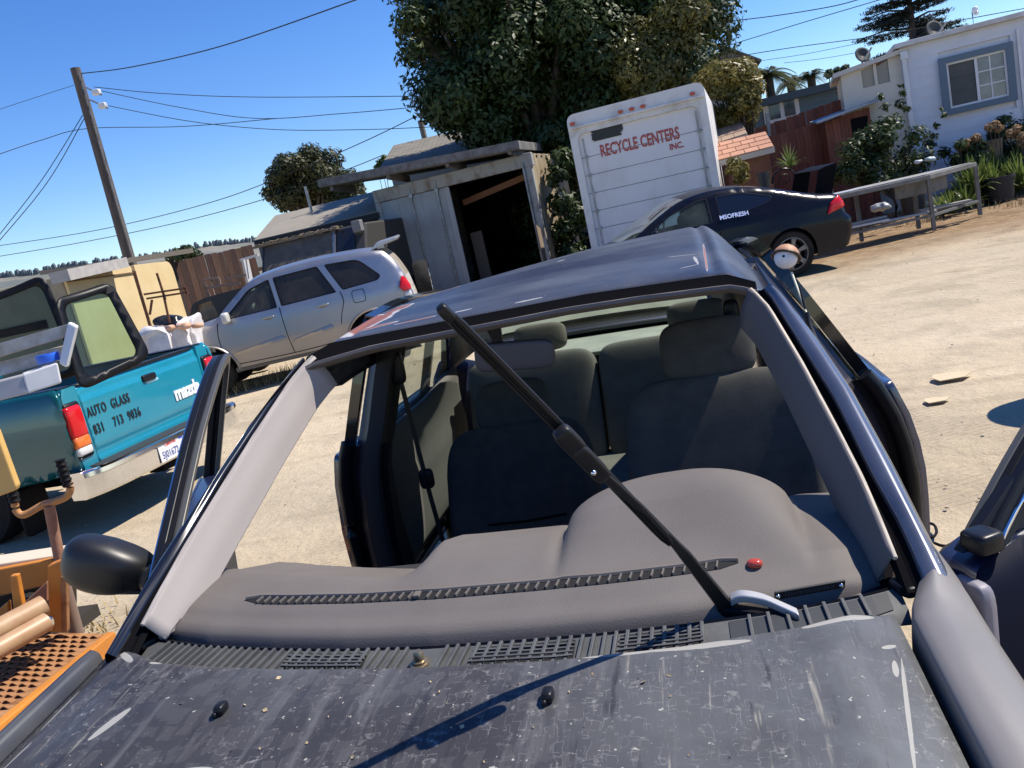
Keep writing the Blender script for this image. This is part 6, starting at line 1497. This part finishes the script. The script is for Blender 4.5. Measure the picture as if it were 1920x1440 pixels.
for k, (px, py, d, s_, c, lab) in enumerate([(1745, 298, 15.2, .13, (.35, .45, .5), 'pale blue plastic bag heaped behind the steel work table'), (1722, 303, 15.0, .10, (.42, .45, .46), 'smaller whitish plastic bag beside the pale blue one'), (1650, 388, 14.6, .22, (.35, .36, .36), 'crumpled grey plastic sheet under the work table')]):
    tag(obj('plastic_bag', MB().sq(at(px, py, d), (s_*1.5, s_, s_*.7), .9, None, 24, 14, lambda p: p*(1+.35*mnoise.noise(p*14+V3((k, 0, 0))))), M('bag_pale_%d' % k, c, .35), smooth=40), lab, 'bag')
# ---- pots and planters
def pot(name, lab, px0, px1, ytop, ybot, d, mat, tap=.85):
    c = at((px0+px1)/2, (ytop+ybot)/2, d); r = (at(px1, ytop, d)-at(px0, ytop, d)).length/2; zt = at((px0+px1)/2, ytop, d).z; zb = max(0, at((px0+px1)/2, ybot, d).z) if name != 'x' else 0
    return tag(obj(name, MB().lathe([(.01, zb), (r*tap, zb), (r, zt-.05), (r*1.05, zt-.05), (r*1.05, zt), (r*.95, zt), (r*.9, zt-.06), (.01, zt-.06)], (c.x, c.y, 0), 'z', 24, False), mat, smooth=40), lab, 'pot')
pot('plant_tub', 'large black plastic tub on the dirt at the right of the work table', 1844, 1900, 330, 388, 15.4, M('tub_black', (.012, .012, .013), .6))
pot('flower_pot', 'black flower pot holding a spiky green plant by the shed', 1422, 1444, 322, 352, 14.6, M('pot_black', (.02, .02, .022), .5))
pot('plant_tub', 'dark tub standing under the steel work table', 1690, 1735, 355, 400, 15.6, M('tub_dark', (.02, .022, .024), .6))
pot('planter_box', 'brown wooden planter among the flowering shrubs', 1840, 1878, 262, 300, 16.6, M('planter_brown', (.22, .16, .1), .8))
ch = thing('garden_chair', 'black scrolled metal garden chair behind the coupe roof', 'chair', tuple(G(at(1475, 345, 14.6)))); o_ = V3(ch.location)
irn = M('wrought_iron', (.015, .015, .016), .4, .4)
obj('back_hoop', MB().tube(catmull([tuple(V3(at(*v, 14.6))-o_) for v in ((1448, 345), (1452, 326), (1470, 316), (1487, 322), (1494, 338), (1494, 350))], 4), .018, 6), irn, ch, smooth=60)
obj('inner_scroll', MB().tube(catmull([tuple(V3(at(*v, 14.62))-o_) for v in ((1458, 346), (1464, 330), (1475, 327), (1481, 336), (1473, 342), (1468, 337))], 4), .012, 6), irn, ch, smooth=60)
for px in (1452, 1490): q = V3(at(px, 345, 14.6))-o_; obj('leg', MB().bar((q.x, q.y, q.z), (q.x, q.y+.1, 0), .025, .025), irn, ch)
obj('seat', MB().sq((0, .2, .42), (.45, .42, .03), .5, Matrix.Rotation(YAW, 3, 'Z')), irn, ch, smooth=50)

# ================================================================== PLANTS
def leaves(name, blobs, n, ls, mat, parent=None, shell=.55, jit=.35, droop=0, seed=1, aspect=.42, up=0, strat=True):
    """many small folded leaves spread through ellipsoid clumps (centre, radii)"""
    r = random.Random(seed); me = bpy.data.meshes.new(name); vs = []; fs = []; tint = []
    vols = [b[1][0]*b[1][1]*b[1][2] for b in blobs]; tot = sum(v**.67 for v in vols)
    for (c, rad), v in zip(blobs, vols):
        c = V3(c); k = max(1, int(n*v**.67/tot)); bt = r.random()
        for _ in range(k):
            d = V3((r.gauss(0, 1), r.gauss(0, 1), r.gauss(0, 1))).normalized(); q = shell+(1-shell)*r.random()**.6
            q *= 1+.18*mnoise.noise(V3((d.x*2.3, d.y*2.3, d.z*2.3+c.x)))
            p = c+V3((d.x*rad[0], d.y*rad[1], d.z*rad[2]))*q
            n_ = (d+V3((r.gauss(0, jit), r.gauss(0, jit), r.gauss(0, jit)+.35))).normalized()
            t_ = n_.cross(V3((r.gauss(0, 1), r.gauss(0, 1), r.gauss(0, 1)))).normalized(); t_ = (t_-V3((0, 0, droop))+V3((0, 0, up))).normalized(); b_ = n_.cross(t_).normalized()
            s_ = ls*r.uniform(.6, 1.35); o = len(vs)
            vs += [p-t_*s_*.5, p+b_*s_*aspect*.5-n_*s_*.06, p+t_*s_*.5-n_*s_*.10, p-b_*s_*aspect*.5-n_*s_*.06]
            fs += [(o, o+1, o+2), (o, o+2, o+3)]; tt = min(1, max(0, .45*r.random()+.55*bt)); tint += [tt]*4
    me.from_pydata([tuple(v) for v in vs], [], fs); at_ = me.attributes.new('tint', 'FLOAT', 'POINT'); at_.data.foreach_set('value', tint); me.materials.append(mat)
    o = bpy.data.objects.new(name, me); COL.objects.link(o)
    if parent: o.parent = parent
    return o
bark = M('bark', (.09, .07, .055), .9, var=(.05, .04, .03), vs=9, bump=.5, bs=20)
def tree(name, lab, base, blobs, n, ls, mat, tr=.25, seed=1, cat='tree', group=None, limbs=True, **kw):
    base = V3(base); root = thing(name, lab, cat, tuple(base), 0, group); r = random.Random(seed)
    bl = [(V3(c)-base, rad) for c, rad in blobs]; top = sum((c for c, _ in bl), V3())/len(bl)
    fork = V3((top.x*.4, top.y*.4, top.z*.35)); tm = MB().tube([(0, 0, -.05), fork*.5+V3((.05, 0, 0)), fork], [tr*1.25, tr, tr*.8], 10)
    tk = obj('trunk', tm, bark, root, smooth=60)
    if limbs:
        for c, rad in bl:
            if rad[0] > .12: obj('limb', MB().tube(catmull([tuple(fork*.8), tuple(fork.lerp(c, .5)+V3((r.gauss(0, .1), r.gauss(0, .1), .1))), tuple(c)], 4), [tr*.5*(1-.8*k/8) for k in range(9)], 6), bark, tk, smooth=60)
    leaves('crown', bl, n, ls, mat, root, seed=seed, **kw); return root
def blobs_px(lst, depthj=1.0, seed=3):
    """clumps given in image pixels (x, y, radius) with a chosen depth"""
    out = []
    for (px, py, rp, d) in lst:
        c = at(px, py, d); rr = rp/FPX*d; out.append((c, (rr, rr*1.0, rr*.85)))
    return out
def fill(poly_c, nr, d0, dj, rmin, rmax, seed):
    """random clumps inside an outline of image pixels"""
    r = random.Random(seed); out = []
    xs_ = [p[0] for p in poly_c]; ys_ = [p[1] for p in poly_c]
    def ins_(p):
        c = False; j = len(poly_c)-1
        for i in range(len(poly_c)):
            a, b_ = poly_c[i], poly_c[j]
            if (a[1] > p[1]) != (b_[1] > p[1]) and p[0] < (b_[0]-a[0])*(p[1]-a[1])/(b_[1]-a[1])+a[0]: c = not c
            j = i
        return c
    while len(out) < nr:
        p = (r.uniform(min(xs_), max(xs_)), r.uniform(min(ys_), max(ys_)))
        if ins_(p): out.append((p[0], p[1], r.uniform(rmin, rmax), d0+r.uniform(-dj, dj)))
    return out
lf_dark = leafmat('leaf_dark', (.013, .030, .008), (.060, .086, .020), .5, .15); lf_yel = leafmat('leaf_yellow', (.07, .085, .02), (.30, .23, .06), .4, .3)
lf_mid = leafmat('leaf_mid', (.025, .045, .016), (.075, .105, .035), .4, .25); lf_brt = leafmat('leaf_bright', (.07, .12, .025), (.17, .21, .06), .4, .35)
lf_pine = leafmat('leaf_pine', (.010, .018, .012), (.022, .034, .02), .6, .05); lf_brn = leafmat('leaf_bronze', (.022, .034, .010), (.085, .080, .026), .5, .15); lf_pal = leafmat('leaf_palm', (.04, .055, .025), (.13, .14, .06), .5, .3)
lf_dry = leafmat('petal_dry', (.24, .15, .08), (.38, .27, .15), .7, .3); lf_pink = leafmat('petal_pink', (.35, .10, .08), (.45, .22, .16), .6, .3)
# large dark tree behind the shed and the box truck
pl_ = [(800, 40), (760, -40), (860, -120), (1100, -160), (1300, -60), (1325, 30), (1300, 90), (1250, 150), (1180, 190), (1090, 330), (1060, 420), (1000, 330), (940, 240), (870, 225), (800, 170), (775, 100)]
bb = blobs_px(fill(pl_, 105, 24.6, 2.2, 45, 85, 5)+[(775, 95, 38, 24), (770, 40, 40, 24), (845, 215, 45, 23.6), (900, 250, 35, 23.4), (1310, 40, 45, 24), (1285, 95, 45, 24), (1060, 420, 60, 23), (1040, 480, 70, 23), (1000, 400, 50, 23), (1085, 500, 60, 23), (1042, 330, 26, 19.6), (1052, 380, 30, 19.6), (1062, 430, 32, 19.6), (1072, 470, 30, 19.6), (1050, 300, 30, 19.8), (1030, 250, 34, 22), (1080, 400, 30, 19.6), (1060, 480, 34, 19.9), (1040, 440, 26, 20.1)])
gb = at(1060, 600, 24.8); tree('broadleaf_tree', 'very large dark green broadleaf tree behind the container shed and box truck', (gb.x, gb.y, 0), bb, 150000, .195, lf_dark, .45, 11, shell=.25)
by = blobs_px(fill([(1180, 10), (1280, -20), (1310, 60), (1260, 140), (1190, 180), (1150, 120)], 26, 22.2, .7, 28, 52, 8))  # sunlit side of the large tree, its brightness put into the leaf colour
tree('broadleaf_tree', 'sunlit right part of the large dark tree, painted as olive and yellow leaves', (by[0][0].x+.5, by[0][0].y, 0), by, 17000, .155, leafmat('leaf_olive_sunlit', (.04, .058, .014), (.20, .17, .05), .35, .25), .2, 12, shell=.4)
by = blobs_px(fill([(1310, 150), (1345, 120), (1400, 125), (1432, 160), (1425, 205), (1390, 235), (1340, 215)], 30, 18.6, .6, 16, 34, 9))
gb = at(1375, 330, 18.8); tree('shrub_tree', 'yellow green leafy shrub tree just right of the box truck', (gb.x, gb.y, 0), by, 11000, .12, lf_yel, .09, 13, 'tree', shell=.3)
bb = blobs_px(fill([(520, 330), (545, 295), (590, 285), (640, 300), (668, 330), (670, 370), (600, 385), (530, 390), (512, 360)], 46, 35, 1.5, 20, 34, 10))
gb = at(595, 480, 35); tree('round_tree', 'round bronze green tree behind the grey carport roof', (gb.x, gb.y, 0), bb, 26000, .19, lf_brn, .3, 14, shell=.4)
bb = blobs_px([(335, 478, 14, 40), (352, 472, 16, 40), (368, 478, 12, 40), (320, 482, 10, 40)]); tree('distant_tree', 'small green treetop behind the brown fence at left', (bb[0][0].x, bb[0][0].y, 0), bb, 1500, .25, lf_mid, .2, 15, shell=.4)
bb = blobs_px([(715, 305, 10, 30), (722, 298, 8, 30), (708, 315, 8, 30)]); tree('sapling', 'thin green sapling at the left gable of the shingled house', (bb[0][0].x, bb[0][0].y, 0), bb, 300, .2, lf_brt, .05, 16, shell=.2)
# conifer with drooping tiers
def conifer():
    base = at(1735, 260, 38); top = at(1728, -75, 38); root = thing('conifer', 'dark layered conifer rising behind the white trailer home', 'tree', (base.x, base.y, 0)); b0 = V3((base.x, base.y, 0)); Ht = top.z+.3
    obj('trunk', MB().tube([(0, 0, 0), (0, 0, Ht)], [.32, .05], 10), bark, root, smooth=60); r = random.Random(4); bl = []
    for k in range(100):
        z = lerp(2.4, Ht-.1, (k/99)**.9); L = 3.5*(1-(z/Ht))**.55*r.uniform(.55, 1.05)+.2; a = r.uniform(0, 2*pi)
        e = V3((cos(a)*L, sin(a)*L, z+.25*L*.3))
        obj('bough', MB().tube([(0, 0, z), e*.5+V3((0, 0, z*.5+.15)), e], [.06, .04, .015], 5), bark, root)
        for f_ in (.25, .45, .65, .85, 1.0): bl.append((V3((e.x*f_, e.y*f_, lerp(z, e.z, f_)-.04)), (.40, .40, .12)))
    leaves('foliage', bl, 42000, .17, lf_pine, root, shell=.2, droop=.3, seed=6, aspect=.22)
conifer()
# feathery palms far behind
def palm(lab, px, py, d, r_px, n, seed):
    c = at(px, py, d); root = thing('palm_tree', lab, 'tree', (c.x, c.y, 0), 0, 'feathery palms beyond the fence'); rr = r_px/FPX*d; r = random.Random(seed)
    obj('trunk', MB().tube([(0, 0, 0), (0, 0, c.z)], [.2, .16], 8), bark, root, smooth=60); vs = []; fs = []; tint = []
    for k in range(n):
        a = r.uniform(0, 2*pi); el = r.uniform(-.3, 1.2); L = rr*r.uniform(.8, 1.2); tt = r.random()
        for j in range(26):
            f = j/25; p = V3((cos(a)*cos(el)*L*f, sin(a)*cos(el)*L*f, c.z+sin(el)*L*f-.75*L*f*f))
            for s_ in (-1, 1):
                sd_ = V3((-sin(a), cos(a), 0))*s_; o = len(vs); w_ = L*.24*(1-.6*f)
                vs += [p, p+V3((cos(a), sin(a), 0))*.10*L*.3, p+sd_*w_+V3((cos(a)*.1, sin(a)*.1, -w_*.55))]; fs.append((o, o+1, o+2)); tint += [min(1, tt*.6+.4*r.random())]*3
    me = bpy.data.meshes.new('fronds'); me.from_pydata([tuple(v) for v in vs], [], fs); a_ = me.attributes.new('tint', 'FLOAT', 'POINT'); a_.data.foreach_set('value', tint); me.materials.append(lf_pal)
    o = bpy.data.objects.new('fronds', me); COL.objects.link(o); o.parent = root
palm('larger feathery palm just right of the yellow green shrub tree', 1440, 140, 33, 52, 70, 1); palm('smaller feathery palm nearer the cream lean-to room', 1520, 142, 34, 34, 50, 2); palm('feathery palm clump low between the two taller palms', 1482, 155, 34.5, 34, 45, 3)
bb = blobs_px([(1555, 138, 10, 40), (1570, 132, 8, 40), (1585, 128, 9, 40)]); tree('distant_tree', 'sparse dark treetop behind the blue grey house', (bb[0][0].x, bb[0][0].y, 0), bb, 600, .22, lf_mid, .15, 17, shell=.3)
# shrubs by the trailer home
def bush(name, lab, lst, n, ls, mat, seed, cat='shrub', tr=.03, **kw):
    b = blobs_px(lst); c = sum((q[0] for q in b), V3())/len(b); return tree(name, lab, (c.x, c.y, 0), b, n, ls, mat, tr, seed, cat, shell=kw.pop('shell', .15), **kw)
bush('rose_bush', 'tall straggly green bush in front of the white trailer home', fill([(1570, 320), (1590, 280), (1640, 230), (1700, 225), (1735, 260), (1740, 300), (1700, 330), (1620, 345)], 34, 16.4, .5, 14, 30, 21)+[(1693, 175, 9, 16.5), (1687, 195, 11, 16.5), (1700, 205, 9, 16.5), (1690, 160, 6, 16.5), (1652, 180, 9, 16.5), (1660, 200, 10, 16.5), (1757, 235, 9, 16.5), (1770, 215, 7, 16.5), (1748, 255, 12, 16.5), (1765, 205, 5, 16.5)], 6500, .105, lf_mid, 22)
bush('leafy_shrub', 'small yellow green shrub against the red shed wall', fill([(1360, 330), (1375, 300), (1400, 305), (1402, 335), (1370, 345)], 14, 15.0, .3, 8, 15, 23), 1300, .09, lf_yel, 24)
hyd = bush('flowering_shrub', 'hydrangea shrub with dried tan flower heads by the trailer wall', fill([(1790, 300), (1800, 270), (1840, 262), (1850, 300), (1820, 315)], 14, 16.2, .4, 9, 18, 25)+[(1745, 270, 12, 16.8), (1770, 285, 13, 16.6)], 2200, .10, lf_mid, 26)
for k, (px, py) in enumerate([(1812, 268), (1830, 258), (1856, 238), (1872, 240), (1864, 233), (1895, 250), (1912, 255), (1905, 242), (1800, 275), (1916, 268)]):
    b = blobs_px([(px, py, 10, 16.0)]); root = thing('flower_head', None, None, tuple(b[0][0]-V3(hyd.location))); root.parent = hyd
    leaves('petals', [(V3((0, 0, 0)), b[0][1])], 130, .055, lf_dry, root, shell=.5, seed=40+k, aspect=.8); obj('stem', MB().tube([(0, 0, 0), (.02, .05, -.45)], .008, 5), bark, root)
bush('flowering_shrub', 'dark leaved shrub behind the dried flowers at the right edge', fill([(1850, 250), (1880, 215), (1925, 220), (1930, 300), (1860, 310)], 22, 16.9, .4, 10, 20, 27), 2600, .10, lf_dark, 28)
# strap leaved clump
def straps(name, lab, cpx, nclump, n, L, seed, d0, mat, wd=.028):
    r = random.Random(seed); vs = []; fs = []; tint = []
    cs_ = [at(r.uniform(cpx[0], cpx[1]), 0, d0+r.uniform(-.5, .7)) for _ in range(nclump)]; o_ = cs_[0]; root = thing(name, lab, 'plant', (o_.x, o_.y, 0))
    for c in cs_:
        zb = r.uniform(cpx[2], cpx[3])
        for k in range(n):
            a = r.uniform(0, 2*pi); LL = L*r.uniform(.6, 1.2); el = r.uniform(.5, 1.4); tt = r.random(); sd_ = V3((-sin(a), cos(a), 0)); prev = None; w0 = wd*r.uniform(.7, 1.2)
            for j in range(6):
                f = j/5; p = V3((c.x-o_.x+cos(a)*cos(el)*LL*f, c.y-o_.y+sin(a)*cos(el)*LL*f, zb+sin(el)*LL*f-.55*LL*f*f*cos(el))); w_ = w0*(1-f**2*.9); o = len(vs); vs += [p-sd_*w_, p+sd_*w_]; tint += [tt, tt]
                if j: fs.append((o-2, o-1, o+1, o))
    me = bpy.data.meshes.new('leaf_clump'); me.from_pydata([tuple(v) for v in vs], [], fs); a_ = me.attributes.new('tint', 'FLOAT', 'POINT'); a_.data.foreach_set('value', tint); me.materials.append(mat)
    o = bpy.data.objects.new('leaf_clump', me); COL.objects.link(o); o.parent = root; stuff(o); return root
straps('agapanthus', 'bright green strap leaved clump behind the work table and black tub', (1775, 1925, .05, .3), 22, 60, .75, 31, 15.9, lf_brt)
straps('agapanthus', 'low bright green strap leaves under the right of the work table', (1715, 1790, .0, .12), 8, 42, .5, 32, 15.2, lf_brt)
q = at(1433, 322, 14.6); straps('spiky_plant', 'spiky bright green plant in the black flower pot', (1430, 1436, q.z-.05, q.z), 2, 34, .42, 33, 14.6, lf_brt, .02)
# dry weeds
def weeds(lab, pts, n, h, seed, mat, spread=.25):
    r = random.Random(seed); g = MB()
    for (px, py) in pts:
        c = gpt(px, py)
        for k in range(n):
            x, y = c.x+r.gauss(0, spread), c.y+r.gauss(0, spread*.6); a = r.uniform(0, 6.3); hh = h*r.uniform(.4, 1.2); b_ = r.uniform(.2, .8)*hh; w_ = .006
            g.add([(x-w_*sin(a), y+w_*cos(a), -.01), (x+w_*sin(a), y-w_*cos(a), -.01), (x+cos(a)*b_, y+sin(a)*b_, hh)], [(0, 1, 2)])
    return stuff(tag(obj('dry_grass', g, mat), lab, 'grass'))
straw = M('straw', (.34, .25, .12), .9)
weeds('dry straw coloured weeds under the silver SUV', [(430, 735), (470, 725), (510, 715), (540, 700), (560, 690), (600, 690), (640, 680), (400, 745)], 70, .16, 3, straw)
weeds('dry grass tufts along the dirt bank by the work table', [(1640, 400), (1600, 440), (1690, 400), (1720, 420), (1780, 395), (1810, 390), (1900, 385)], 60, .14, 4, straw)
weeds('sparse straw along the equipment on the sand', [(180, 1180), (200, 1165), (170, 1200)], 30, .06, 5, straw, .15)

# ---- hills
hm = M('hill_scrub', (.10, .115, .105), .95, var=(.20, .185, .15), vs=.012, vdet=8, lo=.42, hi=.6)
g = MB(); r = random.Random(3); rows = []
prof = [(-200, 545), (0, 517), (60, 512), (110, 500), (200, 490), (300, 478), (360, 464), (400, 458), (440, 455), (480, 450), (560, 440), (700, 430), (900, 400)]
for k in range(121):
    px = lerp(-200, 900, k/120); py = interp(prof, px)+r.uniform(-1.0, .6); p = at(px, py, 900); b_ = at(px, py, 600)
    rows.append([(b_.x, b_.y, -3), ((p.x+b_.x)/2, (p.y+b_.y)/2, max(0, p.z*.55)), (p.x, p.y, p.z), (p.x*1.1, p.y*1.1, 0)])
struct(obj('hills', g.loft(rows, False), hm, smooth=60))
g = MB()
for k in range(420):
    px = r.uniform(-120, 640); py = interp(prof, px)+r.uniform(-3, 6); p = at(px, py, 880); s_ = r.uniform(2, 4.5)
    g.sq(p, (s_, s_, s_*1.8), .9, None, 6, 5)
stuff(tag(obj('far_wood', g, M('far_tree_haze', (.11, .135, .15), .95)), 'band of far off trees along the hill ridge at left', 'trees'))  # distance haze put into the trees as a pale blue grey

# ---- utility pole and wires
pr_ = thing('utility_pole', 'tall bare wooden utility pole at left carrying wires', 'pole', tuple(G(at(262, 560, 28))))
o_ = V3(pr_.location); pt = V3(at(141, 128, 28))-o_; polem = M('pole_wood', (.13, .105, .085), .9, var=(.07, .058, .05), vs=5, stretch=(3, 3, .3), bump=.3)
obj('shaft', MB().tube([(0, 0, -.1), pt*.5, pt], [.20, .175, .15], 14), polem, pr_, smooth=50)
for a, b_ in (((172, 168), (190, 178)), ((183, 193), (202, 203))):
    ia = obj('insulator', MB().sq((V3(at(*a, 27.8))+V3(at(*b_, 27.8)))/2-o_, (.26, .16, .17), .35), whitep, pr_, smooth=50)
    obj('bracket', MB().bar(V3(at(a[0]-14, a[1]-6, 27.9))-o_, V3(at(*b_, 27.8))-o_, .05, .05), steel, ia)
obj('ground_line', MB().tube([pt*.98+V3((.16, -.1, 0)), V3((.22, -.1, .3))], .018, 5), steel, pr_)
wm_ = M('wire_black', (.012, .012, .013), .6)
def wire(lab, pts, r=.012):
    tag(obj('wire', MB().tube(catmull([tuple(at(px, py, d)) for px, py, d in pts], 10), r, 6), wm_, smooth=60), lab, 'wire', 'overhead wires')
wire('wire rising from the pole top to the upper edge of the sky', [(150, 138, 28), (250, 125, 27), (420, 85, 25), (672, -2, 21)], .016)
wire('uppermost nearly level wire from the pole brackets to the large tree', [(176, 163, 28), (300, 175, 27.5), (480, 182, 27), (790, 180, 26)])
wire('long sagging wire from the upper bracket into the large tree', [(188, 170, 28), (330, 200, 27.6), (480, 222, 27.3), (640, 213, 27), (790, 200, 26.5)])
wire('long sagging wire from the lower bracket into the large tree', [(202, 198, 28), (360, 228, 27.6), (520, 243, 27.3), (680, 243, 27), (810, 238, 26.5)])
wire('wire from the left edge past the pole meeting the sagging wires', [(-10, 292, 30), (80, 262, 29), (165, 241, 28.2), (345, 237, 28), (520, 222, 27.6)])
wire('upper of the two guy wires falling left from the pole', [(155, 216, 28), (80, 335, 27), (-5, 445, 26)], .013)
wire('lower of the two guy wires falling left from the pole', [(158, 222, 28), (90, 340, 27), (-5, 456, 26)], .013)
wire('faint wire at the left edge running to the pole top', [(-10, 208, 30), (60, 185, 29), (138, 160, 28)], .008)
wire('upper long wire crossing low from left edge to the shingled house', [(-10, 462, 40), (190, 430, 38), (400, 378, 35), (560, 318, 33), (690, 262, 31), (800, 208, 29)], .016)
wire('lower long wire crossing low from left edge to the round tree', [(-10, 482, 40), (150, 455, 38), (330, 418, 36), (500, 372, 34), (650, 318, 33), (720, 290, 32)], .016)
wire('topmost wire at right rising out of the large tree', [(1330, 44, 27), (1450, 30, 26), (1560, 12, 25), (1620, -4, 24)], .014)
wire('wire at right climbing steeply above the palms', [(1280, 112, 28), (1370, 84, 27), (1500, 44, 26), (1655, -2, 24)], .012)
wire('long wire passing in front of the conifer to the right edge', [(1320, 116, 30), (1480, 90, 29), (1640, 68, 28), (1800, 38, 27), (1930, 14, 26)], .013)
wire('upper thin wire above the palms ending at the lean-to room', [(1380, 120, 30), (1500, 103, 29), (1625, 78, 27)], .008)
wire('lower thin wire above the palms ending at the lean-to room', [(1470, 118, 30), (1540, 110, 29), (1610, 98, 27)], .008)

# ---- orange walk-behind machine beside the left fender
org = M('machine_orange', (.58, .22, .03), .5, var=(.36, .13, .03), vs=4, vdet=9, lo=.45, hi=.75); orr = M('machine_rusty_orange', (.20, .085, .035), .85, var=(.46, .25, .12), vs=7, vdet=9, bump=.2, bs=60, spec=.15)
yl = M('machine_yellow', (.66, .42, .13), .5, var=(.58, .34, .1), vs=4)
mc = thing('ride_on_machine', 'orange ride-on digging machine with rusty grip plate platform and twin handle lever', 'machine', (-2.75, 1.9, 0))
o_ = V3(mc.location)
L_ = lambda x, y, z: V3((x, y, z))-o_
def onz(px, py, z):
    d = ray(px, py); return CAM+d*((z-CAM.z)/d.z)
zp = .17; Q = lambda px, py, z=zp: V3(onz(px, py, z))-o_
A, B, C_, D = Q(-60, 1395), Q(198, 1188), Q(85, 1186), Q(-120, 1300)
obj('platform', MB().prism([A, B, C_, D], (0, 0, -.02)), orr, mc)
e = (B-A).normalized(); nrm_ = V3((e.y, -e.x, 0))
obj('platform_edge', MB().bar(A+nrm_*.03+V3((0, 0, -.035)), B+nrm_*.03+V3((0, 0, -.035)), .045, .085), org, mc, bevel=.006)
# raised grip teeth: each a small hood with a dark mouth
tooth = None; u_ = (C_-B).length; cc = (D-C_).normalized() if False else -e
wdir = (C_-B).normalized(); edir = (A-B).normalized()
for i in range(30):
    for j in range(7):
        p = B+edir*(.03+i*.038)+wdir*(.035+j*.062+(.031 if i % 2 else 0))
        if tooth is None:
            tm = MB().grid(lambda u, v: (.024*(2*u-1), -.014+.028*v, .013*sin(pi*u)*(1-v)**.5), 8, 4)
            tooth = obj('grip_tooth', tm, orr, mc, smooth=60, solid=.003); o = tooth
            Rt = Matrix((wdir.to_3d(), -edir.to_3d(), V3((0, 0, 1)))).transposed().to_4x4()
        else: o = inst(tooth, 'grip_tooth', mc)
        o.matrix_basis = Matrix.Translation(p+V3((0, 0, .001))) @ Rt
# uprights
def quad(name, pts, d, th, mat, par=mc, bv=.006): return obj(name, MB().prism([V3(at(*q, d))-o_ for q in pts], tuple(FWH*th)), mat, par, bevel=bv)
quad('side_plate', [(88, 1062), (140, 1040), (150, 1062), (118, 1075), (122, 1186), (92, 1186)], 3.62, .05, org)
quad('side_plate', [(112, 1082), (124, 1078), (126, 1186), (114, 1186)], 3.58, .03, orr)
quad('cross_panel', [(-60, 1078), (100, 1048), (100, 1094), (-60, 1130)], 3.75, .04, org)
quad('cross_panel_top', [(-60, 1066), (138, 1036), (142, 1050), (-60, 1080)], 3.78, .14, M('top_edge_pale', (.6, .5, .38), .6))
quad('gusset', [(47, 1128), (88, 1090), (88, 1128), (52, 1155)], 3.66, .02, M('gusset_rust', (.38, .18, .1), .8))
quad('lever_plate', [(18, 1080), (32, 1078), (46, 1152), (26, 1158)], 3.5, .03, org)
quad('lever_plate', [(-12, 1150), (14, 1128), (18, 1160), (-12, 1176)], 3.5, .03, org)
quad('inner_dark', [(-60, 1130), (90, 1095), (92, 1180), (-60, 1250)], 3.95, .3, M('machine_dark', (.03, .02, .014), .9))
tan_ = M('cylinder_tan', (.46, .30, .17), .45, var=(.36, .2, .1), vs=7)
obj('hydraulic_cylinder', MB().tube([V3(at(-30, 1196, 3.32))-o_, V3(at(82, 1136, 3.52))-o_], .05, 18), tan_, mc, smooth=50)
obj('hydraulic_cylinder', MB().tube([V3(at(-40, 1238, 3.2))-o_, V3(at(88, 1166, 3.45))-o_], .042, 18), tan_, mc, smooth=50)
obj('cylinder_eye', MB().sq(V3(at(86, 1168, 3.44))-o_, (.06, .06, .06), .8), chrome, mc, smooth=60)
quad('side_cover', [(-60, 790), (-8, 808), (30, 912), (28, 920), (0, 930), (-60, 950)], 3.5, .04, yl, bv=.006)
# twin handle lever
hd_ = 3.75; ph = lambda px, py: tuple(V3(at(px, py, hd_))-o_)
lever = obj('lever_post', MB().tube([ph(92, 948), ph(112, 1050), ph(128, 1120), ph(142, 1188)], [.024, .024, .022, .022], 12), M('lever_rust', (.25, .11, .06), .75, var=(.33, .18, .12), vs=11, bump=.2), mc, smooth=60)
obj('crossbar', MB().tube(catmull([ph(27, 938), ph(31, 958), ph(46, 965), ph(78, 948), ph(104, 940), ph(126, 930), ph(132, 914), ph(126, 905)], 5), .017, 10), M('lever_orange', (.5, .24, .07), .6, var=(.34, .17, .1), vs=14), lever, smooth=60)
for a, b_ in (((14, 890), (28, 942)), ((112, 862), (128, 912))):
    a, b_ = V3(ph(*a)), V3(ph(*b_)); pts = [a.lerp(b_, k/16) for k in range(17)]
    obj('grip', MB().tube(pts, [.020 if k % 3 else .0255 for k in range(17)], 12), black, lever, smooth=40)
obj('lower_link', MB().tube([ph(118, 1090), ph(146, 1190)], .03, 10), M('link_grey', (.2, .14, .11), .6), mc, smooth=60)
# wheels of the machine under the platform
for q in (L_(-2.95, 1.2, .16), L_(-2.95, 2.0, .16)): obj('wheel', MB().lathe([(.06, -.07), (.15, -.07), (.165, 0), (.15, .07), (.06, .07)], q, 'x', 20), tyre, mc, smooth=40)
obj('chassis', MB().span(L_(-3.6, .8, .08), L_(-2.75, 2.2, .14)), M('chassis_dark', (.03, .025, .02), .8), mc)
print('faces', sum(len(o.data.polygons) for o in bpy.data.objects if o.type == 'MESH'))

# ---- drum added just outside the right edge so its shadow falls into view
dm = thing('shadow_drum', 'unseen dull blue drum added beyond the right edge to cast a shadow', 'drum', (2.86, 3.72, 0))
obj('shell', MB().lathe([(.01, 0), (.29, 0), (.29, .29), (.298, .30), (.29, .31), (.29, .60), (.298, .61), (.29, .62), (.29, .93), (.28, .93), (.28, .915), (.01, .915)], (0, 0, 0), 'z', 32, False), M('drum_blue', (.05, .08, .12), .5, var=(.12, .07, .04), vs=4, vdet=8, lo=.5, hi=.7), dm, smooth=40)
